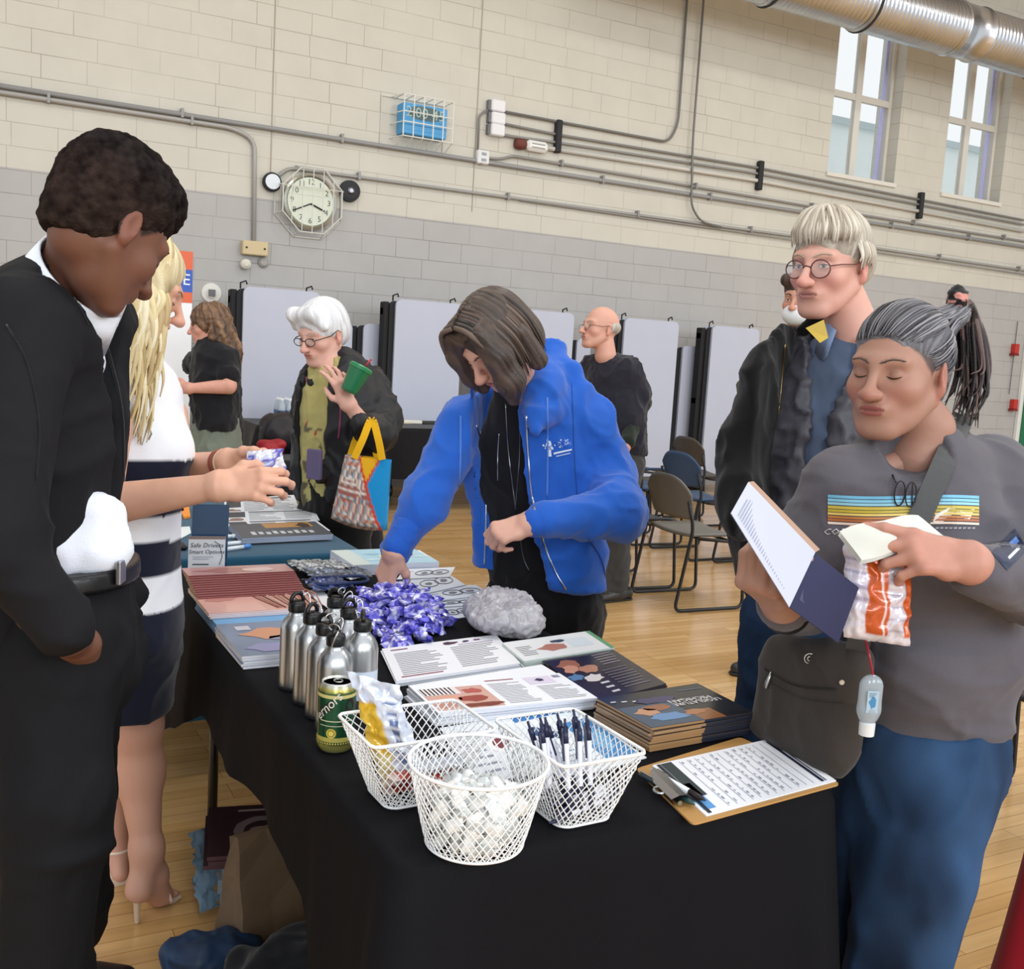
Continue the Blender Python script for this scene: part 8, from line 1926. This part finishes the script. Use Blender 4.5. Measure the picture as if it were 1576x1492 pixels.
# ------------------------------------------------------------------ white haired woman with the tote bag
def white_hair():
    az = 214; f = azv(az); rg = azv(az-90); lf = -rg
    root = person(A(525, 830, 4.3), 'white haired person with glasses in a black jacket over a yellow top')
    nb = A(512, 572, 4.22); skin = '#d4a595'
    H = Head((-.078, -.012, -.010), A(522, 516, 4.18), 208, 20, 0, 1.04)
    hm, lash, of = head_mesh(H, nb, neck_r=.052, res=.0042, skin=skin, lip='#b06a64', brow='#b5a59a', eyes='open', nose=1.05)
    wr, el = A(536, 622, 4.02), A(572, 668, 4.12)
    M = handM(wr, -IMR*.35+UPV*.95-FWD*.15, -FWD*.8+IMR*.5, -1)
    hv = hand_vol(M, curls=[(25, 30, 15), (22, 30, 15), (25, 35, 18), (30, 40, 20)], spread=10, arm=[el, wr], arm_r=(.036, .026), skin=skin, res=.0038, thumb=[(.022, .022, -.008), (.046, .040, -.02), (.052, .062, -.036), (.050, .082, -.048)])
    J = merged([hm, hv, inner([nb, A(568, 595, 4.32), A(586, 645, 4.26), el], .03)]); mesh_obj('body', J[0], J[1], M_SKIN, root, cols=J[2], smooth=True); lash.build('eyes', M_PLAST, root)
    hs = hair_shell(H, [('e', (0, -.015, .046), (.088, .110, .092)), ('e', (0, -.060, .0), (.080, .066, .078)), ('p', [(-.05, .075, .098), (.05, .078, .095), (.075, .06, .04)], [.026, .026, .014]), ('p', [(-.05, .075, .098), (-.078, .055, .04)], [.026, .012])],
                    [('e', (0, .135, -.020), (.082, .074, .090)), ('e', (-.092, .012, -.050), (.028, .032, .054)), ('e', (.092, .012, -.050), (.028, .032, .054))], res=.0042, flow=((0, -.03, .13), (0, .1, 1)), freq=8, amp=.0035, cA='#b9bac0', cB='#f2f3f5', seed=6); mesh_obj('hair', *hs[:2], M_HAIR, root, cols=hs[2], smooth=True)
    glasses(H, of, root, rim='#2a2424', r=(.024, .015), y0=.106, drop=-.006, wire=.0017, temple='#2a2424')
    P = [A(514, 760, 4.32), A(516, 690, 4.30), A(514, 630, 4.27), A(516, 590, 4.25)]
    def yc(V, F):
        n = vnoise(V*30, 3); c = np.tile(lin('#a89f66'), (len(V), 1)); c = np.where((n > .55)[:, None], np.array(lin('#5a5540')), c); c = np.where((vnoise(V*24, 9) > .68)[:, None], np.array(lin('#9c2f2a')), c); return c
    v = Vol(.010); v.path(P, [.170, .160, .168, .125], k=.05, n=f, q=.68); cloth_obj('yellow_flowered_top', v, root, '#a89f66', amp=.008, sc=(16, 16, 9), seed=7, colf=yc)
    v = Vol(.010); v.path([A(520, 725, 4.32), A(522, 680, 4.31), A(522, 630, 4.28), A(522, 596, 4.26)], [.215, .200, .200, .16], k=.05, n=f, q=.74)
    s1, s2 = A(482, 592, 4.16), A(568, 595, 4.32); v.cap(s1, A(508, 578, 4.25), .062, .06, k=.05); v.cap(s2, A(525, 578, 4.25), .066, .06, k=.05)
    v.path([s1, A(478, 650, 4.2), A(484, 730, 4.15)], [.070, .062, .05], k=.04); v.path([s2, A(590, 645, 4.26), A(580, 668, 4.15), A(556, 652, 4.06)], [.076, .074, .070, .048], k=.04)
    c1 = A(508, 650, 4.28)
    v.custom(lambda Pn: np.maximum(np.abs((Pn-c1)@lf)-.078, .03-(Pn-c1)@f), c1-np.array([.5, .5, .6]), c1+np.array([.5, .5, .5]), k=.012)
    v.path([A(482, 590, 4.20), A(498, 570, 4.32), A(540, 562, 4.34), A(556, 575, 4.26)], [.02, .025, .03, .025], k=.02)
    o, V, F = cloth_obj('black_jacket', v, root, '#1a1a1e', amp=.009, seed=8, big=.007, m=M_NYLON); t = bvh(V, F)
    pxline(t, [(471, 580), (473, 640), (470, 700)], .004, '#7d3a56', 'pink_piping', M_NYLON, o); pxline(t, [(524, 590), (524, 640), (521, 675)], .004, '#7d3a56', 'pink_piping', M_NYLON, o)
    v = Vol(.012); v.path([A(518, 740, 4.33), A(518, 780, 4.33)], [.16, .165], k=.05, n=f, q=.76)
    for s in (-1, 1):
        h_ = A(520, 790, 4.33)+rg*.08*s; an = h_*[1, 1, 0]+UPV*.09; v.path([h_, (h_+an)/2+f*.02, an], [.088, .066, .055], k=.04); shoe('shoe', an*[1, 1, 0]+f*.16, an*[1, 1, 0]-f*.08, '#202024', root)
    cloth_obj('trousers', v, root, '#131316', amp=.006, seed=9)
    MB().box((-.035, -.01, -.06), (.035, .01, .06), '#5a5070', R=rotz(math.radians(az+90)), o=A(484, 715, 4.08), bev=.004).build('pouch', M_NYLON, root)
    # green cup
    c = A(547, 583, 3.97); cup = thing('travel_cup', c-UPV*.05, 'green plastic cup with a lid and straw held by the white haired person', 'cup'); R = rotz(-YAW)@roty(.42)@rotx(-.15)
    MB().lathe([(0, -.058), (.030, -.058), (.033, -.05), (.044, .036), (.0455, .040)], c, 26, '#14653f', R=R).build('cup_body', M_PLAST, cup, smooth=False)
    MB().lathe([(.047, .038), (.048, .050), (.040, .056), (.0, .058)], c, 26, '#1f7a4c', R=R).build('lid', M_PLAST, cup, smooth=False)
    MB().tube([c+R@np.array([.01, 0, .055]), c+R@np.array([.02, 0, .095])], .004, '#a32a3a', 8).build('straw', M_PLAST, cup, smooth=True)
    # tote bag
    a, b, c_, d = A(531, 700, 4.02), A(603, 708, 4.05), A(596, 816, 4.05), A(509, 797, 4.02)
    tb = thing('tote_bag', (a+b+c_+d)/4*[1, 1, 0]+UPV*c_[2], 'patchwork tote bag, patterned and bright blue with yellow handles, on the white haired person\'s arm', 'tote bag')
    tb['label'] = 'patterned and bright blue tote bag with yellow handles hanging from an arm'
    n = 30; Vs = []; C = []
    pal = ['#c9b8ae', '#a5544a', '#6f8f9c', '#b99a86', '#d8d0c8', '#7d5f5a']
    for s in (0, 1):
        for j in range(n+1):
            for i in range(n+1):
                u, v_ = i/n, j/n; p = a*(1-u)*(1-v_)+b*u*(1-v_)+c_*u*v_+d*(1-u)*v_; th = (.035+.045*v_)*math.sin(math.pi*min(max(u, .0), 1))**.5*(1 if v_ < .95 else .6); p = p+FWD*th*(1 if s else -1)*.8-UPV*.012*math.sin(math.pi*u)*v_; Vs.append(p)
                bl = .34+.30*(1-abs(v_-.38)/.62) if v_ < .38 else .64+.22*(v_-.38)/.62; bl2 = .36+.28*min(1, v_/.38)
                e = (.64 - .12*(1-v_/.38)) if v_ < .38 else .64+.26*(v_-.38)/.62; y0 = .30+.34*min(1, v_/.38)
                # left: patchwork; yellow wedge at the top middle; right: blue, red piping between
                eb = .74-.20*v_/.38 if v_ < .38 else .54+.36*(v_-.38)/.62; ep = .34+.20*v_/.38 if v_ < .38 else eb
                if u > eb+.03: col = '#1787c4'
                elif u > eb-.02: col = '#c0412a'
                elif u > ep+.02: col = '#d8a31e'
                elif u > ep-.02: col = '#c0412a'
                else:
                    q = (int((u+v_)*16)+int((u-v_+4)*16)) % 4; col = pal[(q+int(v_*9)) % 6]
                C.append(lin(col))
    m_ = (n+1)**2; F = []
    for j in range(n):
        for i in range(n): k = j*(n+1)+i; F.append((k, k+1, k+n+2, k+n+1)); F.append((m_+k, m_+k+n+1, m_+k+n+2, m_+k+1))
    for j in range(n): F.append((j*(n+1), (j+1)*(n+1), m_+(j+1)*(n+1), m_+j*(n+1))); F.append((j*(n+1)+n, m_+j*(n+1)+n, m_+(j+1)*(n+1)+n, (j+1)*(n+1)+n))
    for i in range(n): F.append((n*(n+1)+i, n*(n+1)+i+1, m_+n*(n+1)+i+1, m_+n*(n+1)+i))
    mesh_obj('bag_body', np.array(Vs), F, M_CLOTH, tb, cols=np.array(C), smooth=True)
    for k, (x0, x1, xm, ym, dd) in enumerate(((545, 588, 572, 646, 4.0), (538, 582, 558, 662, 4.12))):
        P = spline([A(x0, 706, dd), A((x0+xm)/2, 676, dd), A(xm, ym, dd+.02), A((x1+xm)/2+2, 676, dd), A(x1, 708, dd)], 6); mb = MB()
        for i in range(len(P)-1):
            p_, q_ = P[i], P[i+1]; w = nrm(np.cross(nrm(q_-p_), FWD))*.014; mb.add([p_-w, p_+w, q_+w, q_-w, p_-w+FWD*.004, p_+w+FWD*.004, q_+w+FWD*.004, q_-w+FWD*.004], [(0, 1, 2, 3), (7, 6, 5, 4), (0, 4, 5, 1), (2, 6, 7, 3), (1, 5, 6, 2), (3, 7, 4, 0)], '#e0ab1c')
        mb.build('handle', M_CLOTH, tb)
white_hair()

# ------------------------------------------------------------------ curly haired woman
def curly():
    az = 160; f = azv(az); rg = azv(az-90); root = person(A(330, 700, 6.1), 'curly brown haired person in a black T-shirt seen from behind near the banner')
    nb = A(330, 532, 6.05); H = Head((0, 0, .12), A(316, 468, 6.0), 168, 10, 0, 1.0); skin = '#c99482'
    hm, lash, of = head_mesh(H, nb, res=.006, skin=skin); w, e = A(290, 598, 5.85), A(352, 595, 5.9)
    hv = hand_vol(handM(w, -IMR, -FWD, 1), arm=[e, w], arm_r=(.045, .028), skin=skin, res=.006, curl=(35, 40, 20))
    v = Vol(.008); v.cap(A(352, 575, 5.95), e, .050, .046); va = v.build()
    J = merged([hm, hv, (va[0], va[1], skin), inner([nb, A(345, 556, 5.98), A(352, 578, 5.93)], .04)]); mesh_obj('body', J[0], J[1], M_SKIN, root, cols=J[2], smooth=True)
    def post(V, F, c): N = normals(V, F); return V+N*(.010*vnoise(V*38, 2)+.005*vnoise(V*80, 4))[:, None], c
    hs = hair_shell(H, [('e', (0, -.02, .03), (.10, .12, .10)), ('e', (0, -.06, -.07), (.12, .09, .13)), ('e', (0, -.10, -.16), (.12, .07, .10))], [('e', (0, .16, -.03), (.08, .08, .12))], res=.006, freq=8, amp=.004, cA='#33231c', cB='#8a6a4f', seed=5, post=post); mesh_obj('hair', *hs[:2], M_HAIR, root, cols=hs[2], smooth=True)
    v = Vol(.012); v.path([A(335, 650, 6.1), A(330, 600, 6.1), A(328, 555, 6.08)], [.20, .19, .17], k=.06, n=f, q=.7); v.cap(A(298, 560, 6.2), A(345, 552, 5.98), .07, .08, k=.05); v.cap(A(345, 556, 5.98), A(352, 578, 5.93), .075, .068, k=.04); v.half(A(335, 660, 6.1), -UPV); cloth_obj('t_shirt', v, root, '#17171b', amp=.008, seed=6)
    v = Vol(.012); v.path([A(333, 655, 6.1), A(333, 690, 6.1)], [.175, .19], k=.05, n=f, q=.8)
    for s in (-1, 1):
        h_ = A(333, 700, 6.1)+rg*.09*s; an = h_*[1, 1, 0]+UPV*.08; v.path([h_, (h_+an)/2, an], [.10, .08, .06], k=.04); shoe('shoe', an*[1, 1, 0]+f*.16, an*[1, 1, 0]-f*.08, '#3a3a3a', root)
    v.half(A(333, 640, 6.1), UPV); cloth_obj('olive_trousers', v, root, '#6d7468', amp=.008, seed=7)
curly()

# ------------------------------------------------------------------ bald man
def bald():
    az = 188; f = azv(az); rg = azv(az-90); lf = -rg; root = person(A(955, 800, 6.10), 'bald person with rimless glasses in a dark T-shirt over long sleeves')
    nb = A(932, 548, 6.05); H = Head((-.078, -.012, -.010), A(938, 508, 5.97), 180, -4, 0, 1.07); skin = '#cd9c8a'
    hm, lash, of = head_mesh(H, nb, res=.005, skin=skin, brow='#9a8a80', eyes='open', nose=1.2, lip='#b87a70'); w, e = A(962, 690, 5.90), A(985, 620, 6.10)
    hv = hand_vol(handM(w, -UPV+f*.1, -FWD*.6-f*.5, -1), arm=[e, w], arm_r=(.045, .028), skin='#c98a7a', res=.005, curl=(25, 30, 20))
    J = merged([hm, hv, inner([nb, A(966, 572, 6.03), e], .03)]); mesh_obj('body', J[0], J[1], M_SKIN, root, cols=J[2], smooth=True); lash.build('eyes', M_PLAST, root)
    hs = hair_shell(H, [('e', (0, -.045, .010), (.080, .075, .050))], [('e', (0, .10, 0), (.1, .10, .12)), ('e', (-.092, .012, -.030), (.028, .034, .050)), ('e', (.092, .012, -.030), (.028, .034, .050))], res=.005, amp=.001, cA='#9c948c', cB='#c9c4be', seed=5); mesh_obj('hair', *hs[:2], M_HAIR, root, cols=hs[2], smooth=True)
    glasses(H, of, root, rim='#6d5f58', r=(.021, .016), y0=.106, drop=-.004, wire=.0016, temple='#6d4a42', half=True)
    v = Vol(.010); v.path([A(955, 690, 6.12), A(948, 640, 6.12), A(938, 590, 6.10)], [.185, .185, .175], k=.06, n=f, q=.72); s1, s2 = A(912, 565, 6.20), A(966, 572, 6.03); v.cap(s1, s2, .075, .078, k=.05); v.cap(s2, A(984, 606, 6.06), .080, .070, k=.04); v.half(A(950, 697, 6.10), -UPV)
    cloth_obj('dark_t_shirt', v, root, '#22222c', amp=.008, seed=6)
    v = Vol(.008); v.path([A(970, 575, 6.04), e, A(966, 680, 5.92)], [.066, .062, .042], k=.03); cloth_obj('long_sleeve', v, root, '#1f2723', amp=.006, seed=8)
    v = Vol(.012); v.path([A(952, 690, 6.12), A(950, 715, 6.12)], [.165, .17], k=.05, n=f, q=.82)
    for s, px in ((-1, 948), (1, 925)):
        h_ = A(950, 720, 6.12)-lf*.07*s; an = T(px, 925, 0)*[1, 1, 0]+UPV*.10; v.path([h_, (h_+an)/2+f*.02, an], [.10, .08, .065], k=.04); shoe('shoe', an*[1, 1, 0]+f*.16, an*[1, 1, 0]-f*.08, '#2c2a28', root)
    cloth_obj('grey_trousers', v, root, '#3a3a3a', amp=.008, seed=7)
bald()
print('people done')
